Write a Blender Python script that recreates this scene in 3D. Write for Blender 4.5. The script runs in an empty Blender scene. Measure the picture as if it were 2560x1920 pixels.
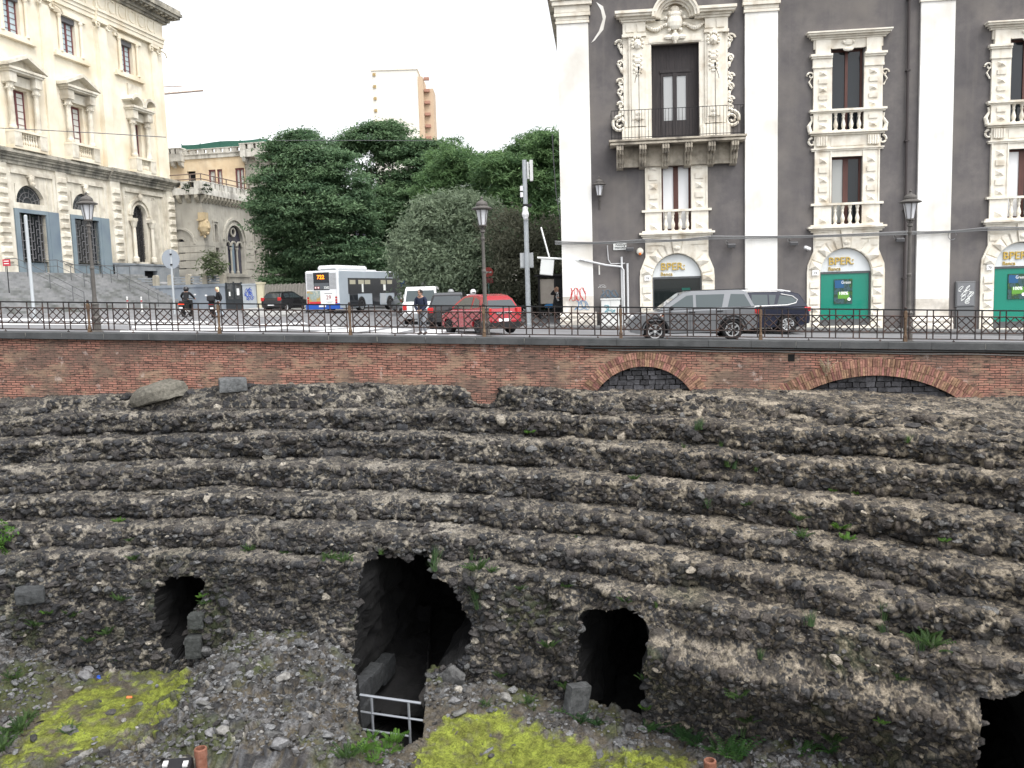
import bpy, bmesh, math, random
import numpy as np
from mathutils import Vector, Matrix, Euler
random.seed(7)
sc = bpy.context.scene
C = sc.collection
R_ = math.radians
PI = math.pi
# ---------------------------------------------------------------- camera model
F = 2180.0; PITCH = R_(6.10); ROLL = R_(1.72)
_f = (0, math.cos(PITCH), -math.sin(PITCH)); _u0 = (0, math.sin(PITCH), math.cos(PITCH)); _r0 = (1, 0, 0)
_c, _s = math.cos(ROLL), math.sin(ROLL)
_R = tuple(_c*a-_s*b for a, b in zip(_r0, _u0)); _U = tuple(_s*a+_c*b for a, b in zip(_r0, _u0))
def ray(x, y):
    a = (x-1280)/F; b = (960-y)/F
    return tuple(_f[i]+_R[i]*a+_U[i]*b for i in range(3))
def projn(P):
    d = P@np.array(_f)
    return 1280+F*(P@np.array(_R))/d, 960-F*(P@np.array(_U))/d
def at(x, y, Y):
    d = ray(x, y); k = Y/d[1]; return Vector((d[0]*k, Y, d[2]*k))
def S(X, Y=0):                                   # street level
    return -1.68-0.0394*max(-48, min(30, X))
def ground(x, y, dz=0):
    d = ray(x, y); k = (-1.68+dz)/(d[2]+0.0394*d[0]); return Vector((d[0]*k, d[1]*k, d[2]*k))
cam = bpy.data.cameras.new('camera'); co = bpy.data.objects.new('camera', cam); C.objects.link(co)
cam.sensor_width = 36; cam.lens = 36*F/2560; cam.clip_start = .1; cam.clip_end = 3000
M = Matrix((_R, _U, tuple(-a for a in _f))).transposed().to_4x4()
co.matrix_world = M
sc.camera = co
# ---------------------------------------------------------------- materials
def lin(h):
    h = h.lstrip('#'); r = [int(h[i:i+2], 16)/255 for i in (0, 2, 4)]
    return tuple(c/12.92 if c <= .04045 else ((c+.055)/1.055)**2.4 for c in r)
def mat(name, cols, rough=.85, scale=1.5, bump=0, bscale=25, metal=0, streak=0, spec=.3, detail=6, coat=0, dirt=None, dirt_s=.7, vscale=(1,1,1), contrast=.25):
    m = bpy.data.materials.new(name); m.use_nodes = True
    nt = m.node_tree; N = nt.nodes; L = nt.links; b = N['Principled BSDF']
    b.inputs['Roughness'].default_value = rough; b.inputs['Metallic'].default_value = metal
    b.inputs['Specular IOR Level'].default_value = spec
    if coat: b.inputs['Coat Weight'].default_value = coat; b.inputs['Coat Roughness'].default_value = .05
    if isinstance(cols[0], (int, float)): cols = [cols]
    if len(cols) == 1 and not streak and not bump and dirt is None:
        b.inputs['Base Color'].default_value = (*cols[0], 1); return m
    g = N.new('ShaderNodeNewGeometry'); mp = N.new('ShaderNodeMapping'); mp.inputs['Scale'].default_value = vscale
    L.new(g.outputs['Position'], mp.inputs['Vector']); vec = mp.outputs['Vector']
    n = N.new('ShaderNodeTexNoise'); n.inputs['Scale'].default_value = scale; n.inputs['Detail'].default_value = detail; n.inputs['Roughness'].default_value = .65
    L.new(vec, n.inputs['Vector'])
    r = N.new('ShaderNodeValToRGB'); el = r.color_ramp.elements
    k = len(cols); el[0].position = .5-contrast; el[0].color = (*cols[0], 1); el[1].position = .5+contrast; el[1].color = (*cols[-1], 1)
    for i in range(1, k-1):
        e = el.new(.5-contrast+2*contrast*i/(k-1)); e.color = (*cols[i], 1)
    L.new(n.outputs['Fac'], r.inputs['Fac']); col = r.outputs['Color']
    def mixin(colr, mapscale, sc_, lo, hi, amt):
        nonlocal col
        mp2 = N.new('ShaderNodeMapping'); mp2.inputs['Scale'].default_value = mapscale
        L.new(g.outputs['Position'], mp2.inputs['Vector'])
        n2 = N.new('ShaderNodeTexNoise'); n2.inputs['Scale'].default_value = sc_; n2.inputs['Detail'].default_value = 5
        L.new(mp2.outputs['Vector'], n2.inputs['Vector'])
        mr = N.new('ShaderNodeMapRange'); mr.inputs[1].default_value = lo; mr.inputs[2].default_value = hi; mr.inputs[4].default_value = amt
        L.new(n2.outputs['Fac'], mr.inputs[0])
        mx = N.new('ShaderNodeMix'); mx.data_type = 'RGBA'
        L.new(mr.outputs[0], mx.inputs[0]); L.new(col, mx.inputs[6]); mx.inputs[7].default_value = (*colr, 1)
        col = mx.outputs[2]
    if dirt is not None: mixin(dirt, (1, 1, 1), dirt_s, .48, .72, .85)
    if streak: mixin(dirt if dirt is not None else tuple(c*.45 for c in cols[0]), (3, 3, .22), 1.3, .52, .78, streak)
    L.new(col, b.inputs['Base Color'])
    if bump:
        n3 = N.new('ShaderNodeTexNoise'); n3.inputs['Scale'].default_value = bscale; n3.inputs['Detail'].default_value = 4
        L.new(vec, n3.inputs['Vector'])
        bp = N.new('ShaderNodeBump'); bp.inputs['Strength'].default_value = bump; bp.inputs['Distance'].default_value = .05
        L.new(n3.outputs['Fac'], bp.inputs['Height']); L.new(bp.outputs['Normal'], b.inputs['Normal'])
    return m
def attrmat(name, attr, rough=.9, bump=.4, bscale=14, noise=.35, nscale=9, spec=.2, trans=0):
    """base colour from a colour attribute, varied by fine noise"""
    m = bpy.data.materials.new(name); m.use_nodes = True
    nt = m.node_tree; N = nt.nodes; L = nt.links; b = N['Principled BSDF']
    b.inputs['Roughness'].default_value = rough; b.inputs['Specular IOR Level'].default_value = spec
    a = N.new('ShaderNodeAttribute'); a.attribute_name = attr
    col = a.outputs['Color']
    if noise:
        g = N.new('ShaderNodeNewGeometry')
        n = N.new('ShaderNodeTexNoise'); n.inputs['Scale'].default_value = nscale; n.inputs['Detail'].default_value = 5; n.inputs['Roughness'].default_value = .7
        L.new(g.outputs['Position'], n.inputs['Vector'])
        mr = N.new('ShaderNodeMapRange'); mr.inputs[1].default_value = .36; mr.inputs[2].default_value = .64
        mr.inputs[3].default_value = 1-noise; mr.inputs[4].default_value = 1+noise
        L.new(n.outputs['Fac'], mr.inputs[0])
        v = N.new('ShaderNodeVectorMath'); v.operation = 'SCALE'
        L.new(col, v.inputs[0]); L.new(mr.outputs[0], v.inputs['Scale']); col = v.outputs[0]
        if bump:
            n3 = N.new('ShaderNodeTexNoise'); n3.inputs['Scale'].default_value = bscale; n3.inputs['Detail'].default_value = 5; n3.inputs['Roughness'].default_value = .7
            L.new(g.outputs['Position'], n3.inputs['Vector'])
            bp = N.new('ShaderNodeBump'); bp.inputs['Strength'].default_value = bump; bp.inputs['Distance'].default_value = .06
            L.new(n3.outputs['Fac'], bp.inputs['Height']); L.new(bp.outputs['Normal'], b.inputs['Normal'])
    L.new(col, b.inputs['Base Color'])
    return m
def glass(name, col, rough=.04, spec=.8, wave=.0):
    m = mat(name, col, rough=rough, spec=spec)
    return m
def emis(name, col, st):
    m = mat(name, col); b = m.node_tree.nodes['Principled BSDF']
    b.inputs['Emission Color'].default_value = (*col, 1); b.inputs['Emission Strength'].default_value = st
    return m
# ---------------------------------------------------------------- mesh builder
class MB:
    def __init__(s): s.v = []; s.f = []
    def add(s, v, f):
        o = len(s.v); s.v += [tuple(p) for p in v]; s.f += [tuple(i+o for i in q) for q in f]; return s
    def box(s, x0, x1, y0, y1, z0, z1):
        return s.add([(x0,y0,z0),(x1,y0,z0),(x1,y1,z0),(x0,y1,z0),(x0,y0,z1),(x1,y0,z1),(x1,y1,z1),(x0,y1,z1)],
            [(0,3,2,1),(4,5,6,7),(0,1,5,4),(1,2,6,5),(2,3,7,6),(3,0,4,7)])
    def obox(s, c, d, rot=(0,0,0), taper=1.0):
        E_ = Euler(rot).to_matrix(); x, y, z = (q/2 for q in d); P = []
        for k, t in ((-1, 1), (1, taper)):
            for a, b in ((-1,-1),(1,-1),(1,1),(-1,1)): P.append(Vector(c)+E_@Vector((a*x*t, b*y*t, k*z)))
        return s.add(P, [(0,3,2,1),(4,5,6,7),(0,1,5,4),(1,2,6,5),(2,3,7,6),(3,0,4,7)])
    def prism(s, poly, y0, y1):                    # polygon in (x, z) run along y
        n = len(poly)
        return s.add([(x,y0,z) for x,z in poly]+[(x,y1,z) for x,z in poly],
            [tuple(range(n)), tuple(range(2*n-1,n-1,-1))]+[(i,i+n,(i+1)%n+n,(i+1)%n) for i in range(n)])
    def prismx(s, poly, x0, x1):                   # polygon in (y, z) run along x
        n = len(poly)
        return s.add([(x0,y,z) for y,z in poly]+[(x1,y,z) for y,z in poly],
            [tuple(range(n)), tuple(range(2*n-1,n-1,-1))]+[(i,i+n,(i+1)%n+n,(i+1)%n) for i in range(n)])
    def prismz(s, poly, z0, z1):
        n = len(poly)
        return s.add([(x,y,z0) for x,y in poly]+[(x,y,z1) for x,y in poly],
            [tuple(range(n-1,-1,-1)), tuple(range(n,2*n))]+[(i,(i+1)%n,(i+1)%n+n,i+n) for i in range(n)])
    def tube(s, pts, r, n=6, cap=True):
        pts = [Vector(p) for p in pts]; k = len(pts); rs = r if isinstance(r, (list, tuple)) else [r]*k
        V = []; Fc = []
        for i, p in enumerate(pts):
            t = (pts[min(i+1,k-1)]-pts[max(i-1,0)]); t = t.normalized() if t.length > 1e-9 else Vector((0,0,1))
            a = t.cross(Vector((0,0,1)) if abs(t.z) < .9 else Vector((1,0,0))).normalized(); b = t.cross(a)
            for j in range(n):
                w = 2*PI*j/n; V.append(p+(a*math.cos(w)+b*math.sin(w))*rs[i])
        for i in range(k-1):
            for j in range(n): Fc.append((i*n+j, i*n+(j+1)%n, (i+1)*n+(j+1)%n, (i+1)*n+j))
        if cap: Fc += [tuple(range(n-1,-1,-1)), tuple(range((k-1)*n, k*n))]
        return s.add(V, Fc)
    def lathe(s, prof, c=(0,0,0), n=12, sx=1, sy=1, cap=True):
        V = []; Fc = []; k = len(prof)
        for r, z in prof:
            for j in range(n):
                w = 2*PI*(j+.5)/n; V.append((c[0]+r*math.cos(w)*sx, c[1]+r*math.sin(w)*sy, c[2]+z))
        for i in range(k-1):
            for j in range(n): Fc.append((i*n+j, i*n+(j+1)%n, (i+1)*n+(j+1)%n, (i+1)*n+j))
        if cap: Fc += [tuple(range(n-1,-1,-1)), tuple(range((k-1)*n, k*n))]
        return s.add(V, Fc)
    def ball(s, c, r, n=8, sx=1, sy=1, sz=1):
        k = max(4, n//2)
        return s.lathe([(max(r*math.sin(PI*i/k), r*.02), -r*sz*math.cos(PI*i/k)) for i in range(k+1)], c, n, sx, sy)
    def quad(s, a, b, c, d): return s.add([a, b, c, d], [(0,1,2,3)])
    def disc(s, c, r, n=16, ax='y', t=.02):
        pl = [(c[0]+r*math.cos(2*PI*i/n), c[2]+r*math.sin(2*PI*i/n)) for i in range(n)]
        return s.prism(pl, c[1]-t/2, c[1]+t/2)
    def spiral(s, c, r, turns, t, start=0, sgn=1, n=5, k=18, y=0):
        pts = []; rr = []
        for i in range(k+1):
            q = i/k; a = start+sgn*turns*2*PI*q; ra = r*(1-.82*q)
            pts.append((c[0]+ra*math.cos(a), y, c[1]+ra*math.sin(a))); rr.append(t*(1-.4*q))
        return s.tube(pts, rr, n)
    def wall(s, x0, x1, z0, z1, y, ops, depth, back=False):
        """front sheet at y with rectangular openings and reveals running to y+depth"""
        xs = sorted({x0, x1}|{o[0] for o in ops}|{o[1] for o in ops}); zs = sorted({z0, z1}|{o[2] for o in ops}|{o[3] for o in ops})
        xs = [x for x in xs if x0 <= x <= x1]; zs = [z for z in zs if z0 <= z <= z1]
        for i in range(len(xs)-1):
            for j in range(len(zs)-1):
                cx, cz = (xs[i]+xs[i+1])/2, (zs[j]+zs[j+1])/2
                if any(o[0] < cx < o[1] and o[2] < cz < o[3] for o in ops): continue
                s.quad((xs[i],y,zs[j]),(xs[i+1],y,zs[j]),(xs[i+1],y,zs[j+1]),(xs[i],y,zs[j+1]))
        for a, b, c, d in ops:
            s.quad((a,y,c),(a,y+depth,c),(a,y+depth,d),(a,y,d)); s.quad((b,y,c),(b,y,d),(b,y+depth,d),(b,y+depth,c))
            s.quad((a,y,d),(a,y+depth,d),(b,y+depth,d),(b,y,d)); s.quad((a,y,c),(b,y,c),(b,y+depth,c),(a,y+depth,c))
        return s
def arcpts(cx, cz, r, a0, a1, n, rz=None):
    rz = rz or r
    return [(cx+r*math.cos(R_(a0+(a1-a0)*i/n)), cz+rz*math.sin(R_(a0+(a1-a0)*i/n))) for i in range(n+1)]
def obj(name, mb, m, parent=None, loc=None, rot=None, smooth=False, bevel=0):
    me = bpy.data.meshes.new(name)
    if isinstance(mb, MB): me.from_pydata(mb.v, [], mb.f)
    else: me = mb
    if isinstance(m, (list, tuple)):
        for q in m: me.materials.append(q)
    elif m: me.materials.append(m)
    if isinstance(mb, MB):
        bm = bmesh.new(); bm.from_mesh(me); bmesh.ops.recalc_face_normals(bm, faces=bm.faces[:])
        if bevel:
            bmesh.ops.bevel(bm, geom=[e for e in bm.edges if len(e.link_faces) == 2 and e.calc_face_angle(0) > .5], offset=bevel, segments=1, affect='EDGES', clamp_overlap=True)
        bm.to_mesh(me); bm.free()
    if smooth: me.shade_smooth()
    o = bpy.data.objects.new(name, me); C.objects.link(o)
    if parent: o.parent = parent
    if loc is not None: o.location = loc
    if rot is not None: o.rotation_euler = rot
    return o
def tag(o, label=None, cat=None, group=None, kind=None):
    if label: o['label'] = label
    if cat: o['category'] = cat
    if group: o['group'] = group
    if kind: o['kind'] = kind
    return o
def thing(name, label, cat, loc=(0,0,0), rz=0, group=None):
    o = bpy.data.objects.new(name, None); C.objects.link(o); o.location = loc; o.rotation_euler = (0,0,rz); o.empty_display_size = .2
    return tag(o, label, cat, group)
def struct(name, mb, m, **k): return tag(obj(name, mb, m, **k), kind='structure')
def dup(root, loc, rz, label=None, scale=None):
    def cp(o, par):
        c = o.copy(); C.objects.link(c)
        if par: c.parent = par
        for ch in list(o.children): cp(ch, c)
        return c
    r = cp(root, None); r.location = loc; r.rotation_euler = (0,0,rz)
    if scale: r.scale = (scale,)*3 if isinstance(scale, (int, float)) else scale
    if label: r['label'] = label
    return r
def text(name, s, size, m, parent=None, loc=(0,0,0), rot=(PI/2,0,0), ext=.01, off=0, align='LEFT', sx=1):
    cu = bpy.data.curves.new(name, 'FONT'); cu.body = s; cu.size = size; cu.extrude = ext; cu.offset = off; cu.align_x = align; cu.resolution_u = 3
    t = bpy.data.objects.new('tmp', cu); C.objects.link(t); bpy.context.view_layer.update()
    me = bpy.data.meshes.new_from_object(t.evaluated_get(bpy.context.evaluated_depsgraph_get())); me.name = name
    bpy.data.objects.remove(t); me.materials.clear(); me.materials.append(m)
    o = bpy.data.objects.new(name, me); C.objects.link(o)
    if parent: o.parent = parent
    o.location = loc; o.rotation_euler = rot; o.scale = (sx, 1, 1)
    return o
def npmesh(name, V, Fq, m, col=None, attr='tint', parent=None, smooth=True):
    me = bpy.data.meshes.new(name); V = np.asarray(V, dtype=np.float32); Fq = np.asarray(Fq, dtype=np.int32); k = Fq.shape[1]
    me.vertices.add(len(V)); me.vertices.foreach_set('co', V.ravel())
    me.loops.add(Fq.size); me.loops.foreach_set('vertex_index', Fq.ravel())
    me.polygons.add(len(Fq)); me.polygons.foreach_set('loop_start', np.arange(0, Fq.size, k, dtype=np.int32))
    me.update(calc_edges=True)
    if col is not None:
        ca = me.color_attributes.new(attr, 'FLOAT_COLOR', 'POINT')
        cc = np.ones((len(V), 4), dtype=np.float32); cc[:, :3] = col; ca.data.foreach_set('color', cc.ravel())
    me.polygons.foreach_set('use_smooth', np.full(len(Fq), smooth, dtype=bool))
    me.materials.append(m)
    o = bpy.data.objects.new(name, me); C.objects.link(o)
    if parent: o.parent = parent
    return o
# ---------------------------------------------------------------- numpy noise
def _h(ix, iy, iz, s):
    with np.errstate(over='ignore'):
        x = (ix.astype(np.int64)*374761393+iy.astype(np.int64)*668265263+iz.astype(np.int64)*2147483647+s*974634777) & 0xFFFFFFFF
        x = ((x ^ (x >> 13))*1274126177) & 0xFFFFFFFF; x = ((x ^ (x >> 16))*2246822519) & 0xFFFFFFFF
        return ((x ^ (x >> 15)) & 0xFFFFFF)/float(0x1000000)
def vnoise(P, sc_=1, seed=0):
    p = P*sc_; i = np.floor(p).astype(np.int64); f = p-i; f = f*f*(3-2*f); o = 0
    for a in (0, 1):
        for b in (0, 1):
            for c in (0, 1):
                w = (f[:,0] if a else 1-f[:,0])*(f[:,1] if b else 1-f[:,1])*(f[:,2] if c else 1-f[:,2])
                o = o+w*_h(i[:,0]+a, i[:,1]+b, i[:,2]+c, seed)
    return o
def fbm(P, sc_=1, seed=0, o=3):
    r = 0; a = .5; t = 0
    for k in range(o): r = r+a*vnoise(P, sc_*2**k, seed+k*17); t += a; a *= .5
    return r/t
def worley(P, cell, seed=0):
    p = P/np.asarray(cell); i = np.floor(p).astype(np.int64)
    d1 = np.full(len(P), 9.); d2 = np.full(len(P), 9.); idr = np.zeros(len(P)); off = np.zeros((len(P), 3))
    for a in (-1,0,1):
        for b in (-1,0,1):
            for c in (-1,0,1):
                x, y, z = i[:,0]+a, i[:,1]+b, i[:,2]+c
                q = np.stack([x+_h(x,y,z,seed)*.9, y+_h(x,y,z,seed+1)*.9, z+_h(x,y,z,seed+2)*.9], 1)-p
                aq = np.abs(q); d = .6*np.sqrt((q*q).sum(1))+.4*np.maximum(np.maximum(aq[:,0], aq[:,1]), aq[:,2])*1.25; cl = d < d1; off = np.where(cl[:,None], q, off)
                d2 = np.where(cl, d1, np.minimum(d2, d)); idr = np.where(cl, _h(x,y,z,seed+3), idr); d1 = np.where(cl, d, d1)
    return d1, d2, idr, off
# ---------------------------------------------------------------- light
w = bpy.data.worlds.new('World'); sc.world = w; w.use_nodes = True
nt = w.node_tree; N = nt.nodes; L = nt.links; bg = N['Background']
sky = N.new('ShaderNodeTexSky'); sky.sky_type = 'NISHITA'; sky.sun_disc = False
SUN_EL, SUN_AZ = R_(58), R_(142)
sky.sun_elevation = SUN_EL; sky.sun_rotation = SUN_AZ; sky.air_density = 1.0; sky.dust_density = 3.0; sky.ozone_density = 1.0
hs = N.new('ShaderNodeHueSaturation'); hs.inputs['Saturation'].default_value = .12
L.new(sky.outputs[0], hs.inputs['Color'])
tc = N.new('ShaderNodeTexCoord'); cn = N.new('ShaderNodeTexNoise'); cn.inputs['Scale'].default_value = 2.2; cn.inputs['Detail'].default_value = 5
L.new(tc.outputs['Generated'], cn.inputs['Vector'])
mr = N.new('ShaderNodeMapRange'); mr.inputs[1].default_value = .35; mr.inputs[2].default_value = .7; mr.inputs[3].default_value = 1.0; mr.inputs[4].default_value = 1.5
L.new(cn.outputs['Fac'], mr.inputs[0])
vm = N.new('ShaderNodeVectorMath'); vm.operation = 'SCALE'; L.new(hs.outputs[0], vm.inputs[0]); L.new(mr.outputs[0], vm.inputs['Scale'])
L.new(vm.outputs[0], bg.inputs['Color']); bg.inputs['Strength'].default_value = .15
sl = bpy.data.lights.new('sun', 'SUN'); sl.energy = 1.0; sl.angle = R_(35); sl.color = (1, .95, .88)
so = bpy.data.objects.new('sun', sl); C.objects.link(so)
# sun_rotation turns clockwise from +Y seen from above: direction towards the sun
_sd = Vector((math.sin(SUN_AZ)*math.cos(SUN_EL), math.cos(SUN_AZ)*math.cos(SUN_EL), math.sin(SUN_EL)))
so.rotation_euler = _sd.to_track_quat('Z', 'Y').to_euler()
vs = sc.view_settings; vs.view_transform = 'Standard'; vs.look = 'None'; vs.gamma = 1; vs.use_curve_mapping = False; vs.exposure = 1.0
# ================================================================ amphitheatre
DARK = np.array([.031,.032,.035]); BROWN = np.array([.054,.049,.046]); GREY = np.array([.100,.101,.102]); MORT = np.array([.190,.172,.143]); PALE = np.array([.30,.275,.235])
rub = attrmat('lava_rubble', 'tint', bump=1.0, bscale=11, noise=.5, nscale=20)
def Yc(X): return 28.6-.0176*(X+12.7)**2
def LF(X): q_ = np.clip((1.5-X)/7.5, 0, 1); return q_*q_*(3-2*q_)
def stones(P, seed, cell=(.27,.27,.165), small=(.14,.14,.09)):
    """height and colour of stones set in mortar at points P"""
    wob = np.stack([vnoise(P, 4, seed+50), vnoise(P, 4, seed+51), vnoise(P, 4, seed+52)], 1)-.5
    wo2 = np.stack([vnoise(P, 11, seed+53), vnoise(P, 11, seed+54), vnoise(P, 11, seed+55)], 1)-.5
    Q = P+wob*.16+wo2*.05
    a1, a2, ai, ao = worley(Q, cell, seed); b1, b2, bi, bo = worley(Q, small, seed+9)
    def tilt(i_, o_): return o_[:,0]*(((i_*37) % 1)-.5)+o_[:,1]*(((i_*71) % 1)-.5)+o_[:,2]*(((i_*113) % 1)-.5)
    ea = np.clip((a2-a1)/.38, 0, 1); eb = np.clip((b2-b1)/.4, 0, 1)
    mix = vnoise(P, 2.2, seed+20) > .64                               # patches of small stones
    present = ai < .80       # cells left as mortar
    ha = np.where(present, np.clip(ea*2.2, 0, 1)**.7*(.45+.8*((ai*29) % 1))+.75*tilt(ai, ao)*np.clip(ea*3, 0, 1), .04)
    hb = np.clip(eb*2, 0, 1)**.7*(.3+.6*((bi*29) % 1))+.5*tilt(bi, bo)*np.clip(eb*3, 0, 1)
    h = np.where(mix | ~present, hb*.55, ha)
    idr = np.where(mix | ~present, bi, ai); e = np.where(mix | ~present, eb, ea)
    stone = np.clip((e-.10)/.12, 0, 1)*np.where(mix | ~present, bi < .62, True)
    base = DARK+(BROWN-DARK)*np.clip(idr*1.9-.5, 0, 1)[:,None]
    base = np.where((idr > .83)[:,None], GREY, base); base = np.where(((idr*97) % 1 > .972)[:,None], PALE*.8, base)
    base = base*(.65+.7*((idr*53) % 1))[:,None]
    mo = MORT*(.45+1.0*(.15*fbm(P, 1.2, seed+40, 2)+.85*fbm(P, 7, seed+41, 2)))[:,None]
    return h, base*stone[:,None]+mo*(1-stone)[:,None], stone
tiers = [(2.95,-4.0),(2.04,-4.66),(1.04,-5.47),(0.,-6.28),(-.95,-6.97),(-1.95,-7.66)]
prof = [(14.0,-3.1),(8.0,-3.12),(3.75,-3.17),(3.58,-3.24),(3.5,-3.4),(3.2,-3.93)]
for i, (d, z) in enumerate(tiers):
    nd, nz = tiers[i+1] if i+1 < len(tiers) else (-2.75,-8.4)
    D, H = d-nd, z-nz
    prof += [(d+.50,z+.05),(d+.1,z+.0),(d-.50*D,z-.04*H),(d-.61*D,z-.07*H),(d-.675*D,z-.15*H),(d-.70*D,z-.42*H),(d-.76*D,z-.79*H)]
prof = prof[:-3]+[(-2.42,-7.82),(-2.5,-8.05),(-2.55,-8.6),(-2.6,-9.6),(-2.62,-10.6),(-2.6,-12.2)]
pr = np.array(prof); seg = np.sqrt((np.diff(pr, axis=0)**2).sum(1)); cum = np.concatenate([[0], np.cumsum(seg)])
ss = np.concatenate([np.linspace(0, cum[1], 24)[:-1], np.arange(cum[1], cum[2], .05), np.arange(cum[2], cum[-1], .029)])
d_s = np.interp(ss, cum, pr[:,0]); z_s = np.interp(ss, cum, pr[:,1])
us = []; x = -21.0
while x < 16.5:
    us.append(x); x += .031/math.sqrt(1+(.0352*(x+12.7))**2)
us = np.array(us); nu, ns = len(us), len(ss)
yu = Yc(us); sl_ = -.0352*(us+12.7); nn = np.sqrt(1+sl_**2); nx, ny = -sl_/nn, 1/nn
arc = np.concatenate([[0], np.cumsum(np.sqrt(np.diff(us)**2+np.diff(yu)**2))])
# broad wear: lips worn back, blocks gone, treads sagging
A2, S2 = np.meshgrid(arc, ss, indexing='ij')
Dd = np.broadcast_to(d_s, (nu, ns)).copy(); Zz = np.broadcast_to(z_s, (nu, ns)).copy()
q = np.stack([A2.ravel(), S2.ravel()*.9, np.zeros(A2.size)], 1)
wear = (fbm(q, .45, 3, 3)-.5).reshape(nu, ns); wear2 = (fbm(q, 1.3, 8, 2)-.5).reshape(nu, ns)
bite = np.clip((fbm(q*np.array([1,1.6,1]), .8, 61, 3)-.57)*7, 0, 1).reshape(nu, ns)
Dd += wear*.55+wear2*.28+bite*.20; Zz += -bite*.07+ (fbm(q, .3, 12, 2)-.5).reshape(nu, ns)*.16+wear2*.08
# the upper terrace: falls away to the right, broken down on the left, with one gap
Xg = us[:,None]+nx[:,None]*Dd
zt = np.interp(Xg, [-22,-18,-14,-9,-4,0.3,3,5.7,8.4,11.8,14.9,17], [-3.4,-3.38,-3.32,-3.14,-3.22,-3.22,-3.42,-3.5,-3.55,-3.72,-3.98,-4.1])
top = Zz > -3.98
Zz = np.where(top, -4.0+(Zz+4.0)*np.clip((zt+4.0)/.85, .03, 1.3), Zz)
notch = np.exp(-((Xg+1.0)/.5)**4)*(Zz > -4.05)*(Dd > 2.6); Zz -= notch*.55*np.clip((Zz+4.1)/.9, 0, 1); Dd += notch*.35
lw = np.clip((-9.5-Xg)/2.5, 0, 1)*top; Zz -= lw*.12; Dd -= lw*.25*(S2 < cum[6])
# the bare concrete flank right of the third opening leans out and is undercut at its foot
ext = np.clip((us[:,None]-3.2)/1.5, 0, 1)*np.clip((-8.3-Zz)/.6, 0, 1)
Dd += ext*(-.75*np.exp(-((Zz+9.0)/.85)**2)+.35*np.clip((-9.8-Zz)/1.5, 0, 1)+.1)
P = np.stack([us[:,None]+nx[:,None]*Dd, yu[:,None]+ny[:,None]*Dd, Zz], 2)
lf = LF(P[...,0]); P[...,1] -= lf*1.75; P[...,2] += lf*.0625*np.abs(P[...,2])
def gridnormals(P):
    a = np.gradient(P, axis=0); b = np.gradient(P, axis=1); n = np.cross(b, a); return n/np.maximum(np.linalg.norm(n, axis=2, keepdims=True), 1e-9)
Nn = gridnormals(P)
if Nn[nu//2, ns-30, 1] > 0: Nn = -Nn
Pf = P.reshape(-1, 3)
h, col, stn = stones(Pf, 5)
up = np.clip(Nn[...,2].ravel(), 0, 1)
amp = .16*(1-.72*up)
hh = h*amp+.07*(fbm(Pf, 6, 77, 3)-.5)+.05*(vnoise(Pf, 14, 78)-.5)
Pd = Pf+Nn.reshape(-1, 3)*hh[:,None]
tread_dim = np.clip(up*1.6-.7, 0, 1)*np.clip((fbm(Pf, 5, 66, 3)-.30)*4, 0, 1); col = col*(1-.2*tread_dim[:,None])   # level treads darkened in colour to tone down the light from above
# trodden treads collect fine grey-tan grit; pale lime crust on some treads
grit = np.clip(up*1.5-.75, 0, 1)*np.clip((fbm(Pf, 4.5, 60, 3)-.42)*6, 0, 1)
col = col*(1-.45*grit[:,None])+np.array([.150,.136,.116])*.45*grit[:,None]
lime = np.clip((fbm(Pf*np.array([.6,.6,4]), 1.6, 91, 4)-.60)*7, 0, .8)*up*(vnoise(Pf, 6, 92) > .35)
col = col*(1-lime[:,None]*.75)+PALE*lime[:,None]*.75
gm = np.clip((fbm(Pf, .7, 95, 3)-.56)*6, 0, 1)*np.clip((-6.9-Pf[:,2])/3.5, 0, .55)     # thin green film low down
col = col*(1-gm[:,None])+np.array([.045,.058,.022])*gm[:,None]
wm = np.clip((Pf[:,0]+2)/9, 0, 1)[:,None]                                # warmer, paler mortar to the right
col = col*(1+wm*np.array([.20,.14,.06]))
px, py = projn(Pd)
holes = {
 'left': [(392,1475),(400,1455),(430,1447),(480,1446),(508,1456),(500,1500),(482,1520),(468,1545),(468,1642),(440,1645),(405,1612),(392,1560)],
 'mid': [(945,1388),(970,1375),(1000,1397),(1030,1390),(1060,1378),(1082,1412),(1100,1450),(1128,1475),(1150,1512),(1166,1550),(1172,1588),(1170,1618),(1158,1640),(1132,1650),(1105,1668),(1070,1700),(1060,1740),(1060,1760),(1058,1850),(1000,1900),(900,1900),(895,1740),(890,1660),(892,1600),(895,1520),(905,1460),(918,1410)],
 'right': [(1448,1545),(1462,1532),(1500,1526),(1570,1528),(1604,1540),(1616,1580),(1615,1640),(1600,1670),(1612,1720),(1605,1760),(1592,1900),(1462,1900),(1440,1720),(1445,1640),(1455,1590)],
 'edge': [(2455,1745),(2500,1752),(2560,1735),(2640,1740),(2660,2100),(2430,2100),(2450,1850)]}
def inpoly(x, y, poly):
    r = np.zeros(len(x), bool); n = len(poly)
    for i in range(n):
        (x1,y1),(x2,y2) = poly[i], poly[(i+1) % n]
        if y1 == y2: continue
        c = ((y1 > y) != (y2 > y)) & (x < (x2-x1)*(y-y1)/(y2-y1)+x1); r ^= c
    return r
idx = np.arange(nu*ns).reshape(nu, ns)
Q4 = np.stack([idx[:-1,:-1], idx[1:,:-1], idx[1:,1:], idx[:-1,1:]], 2).reshape(-1, 4)
fx, fy = px[Q4].mean(1), py[Q4].mean(1); fz = Pd[Q4][:,:,2].mean(1); fd = Dd.ravel()[Q4].mean(1)
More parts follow.
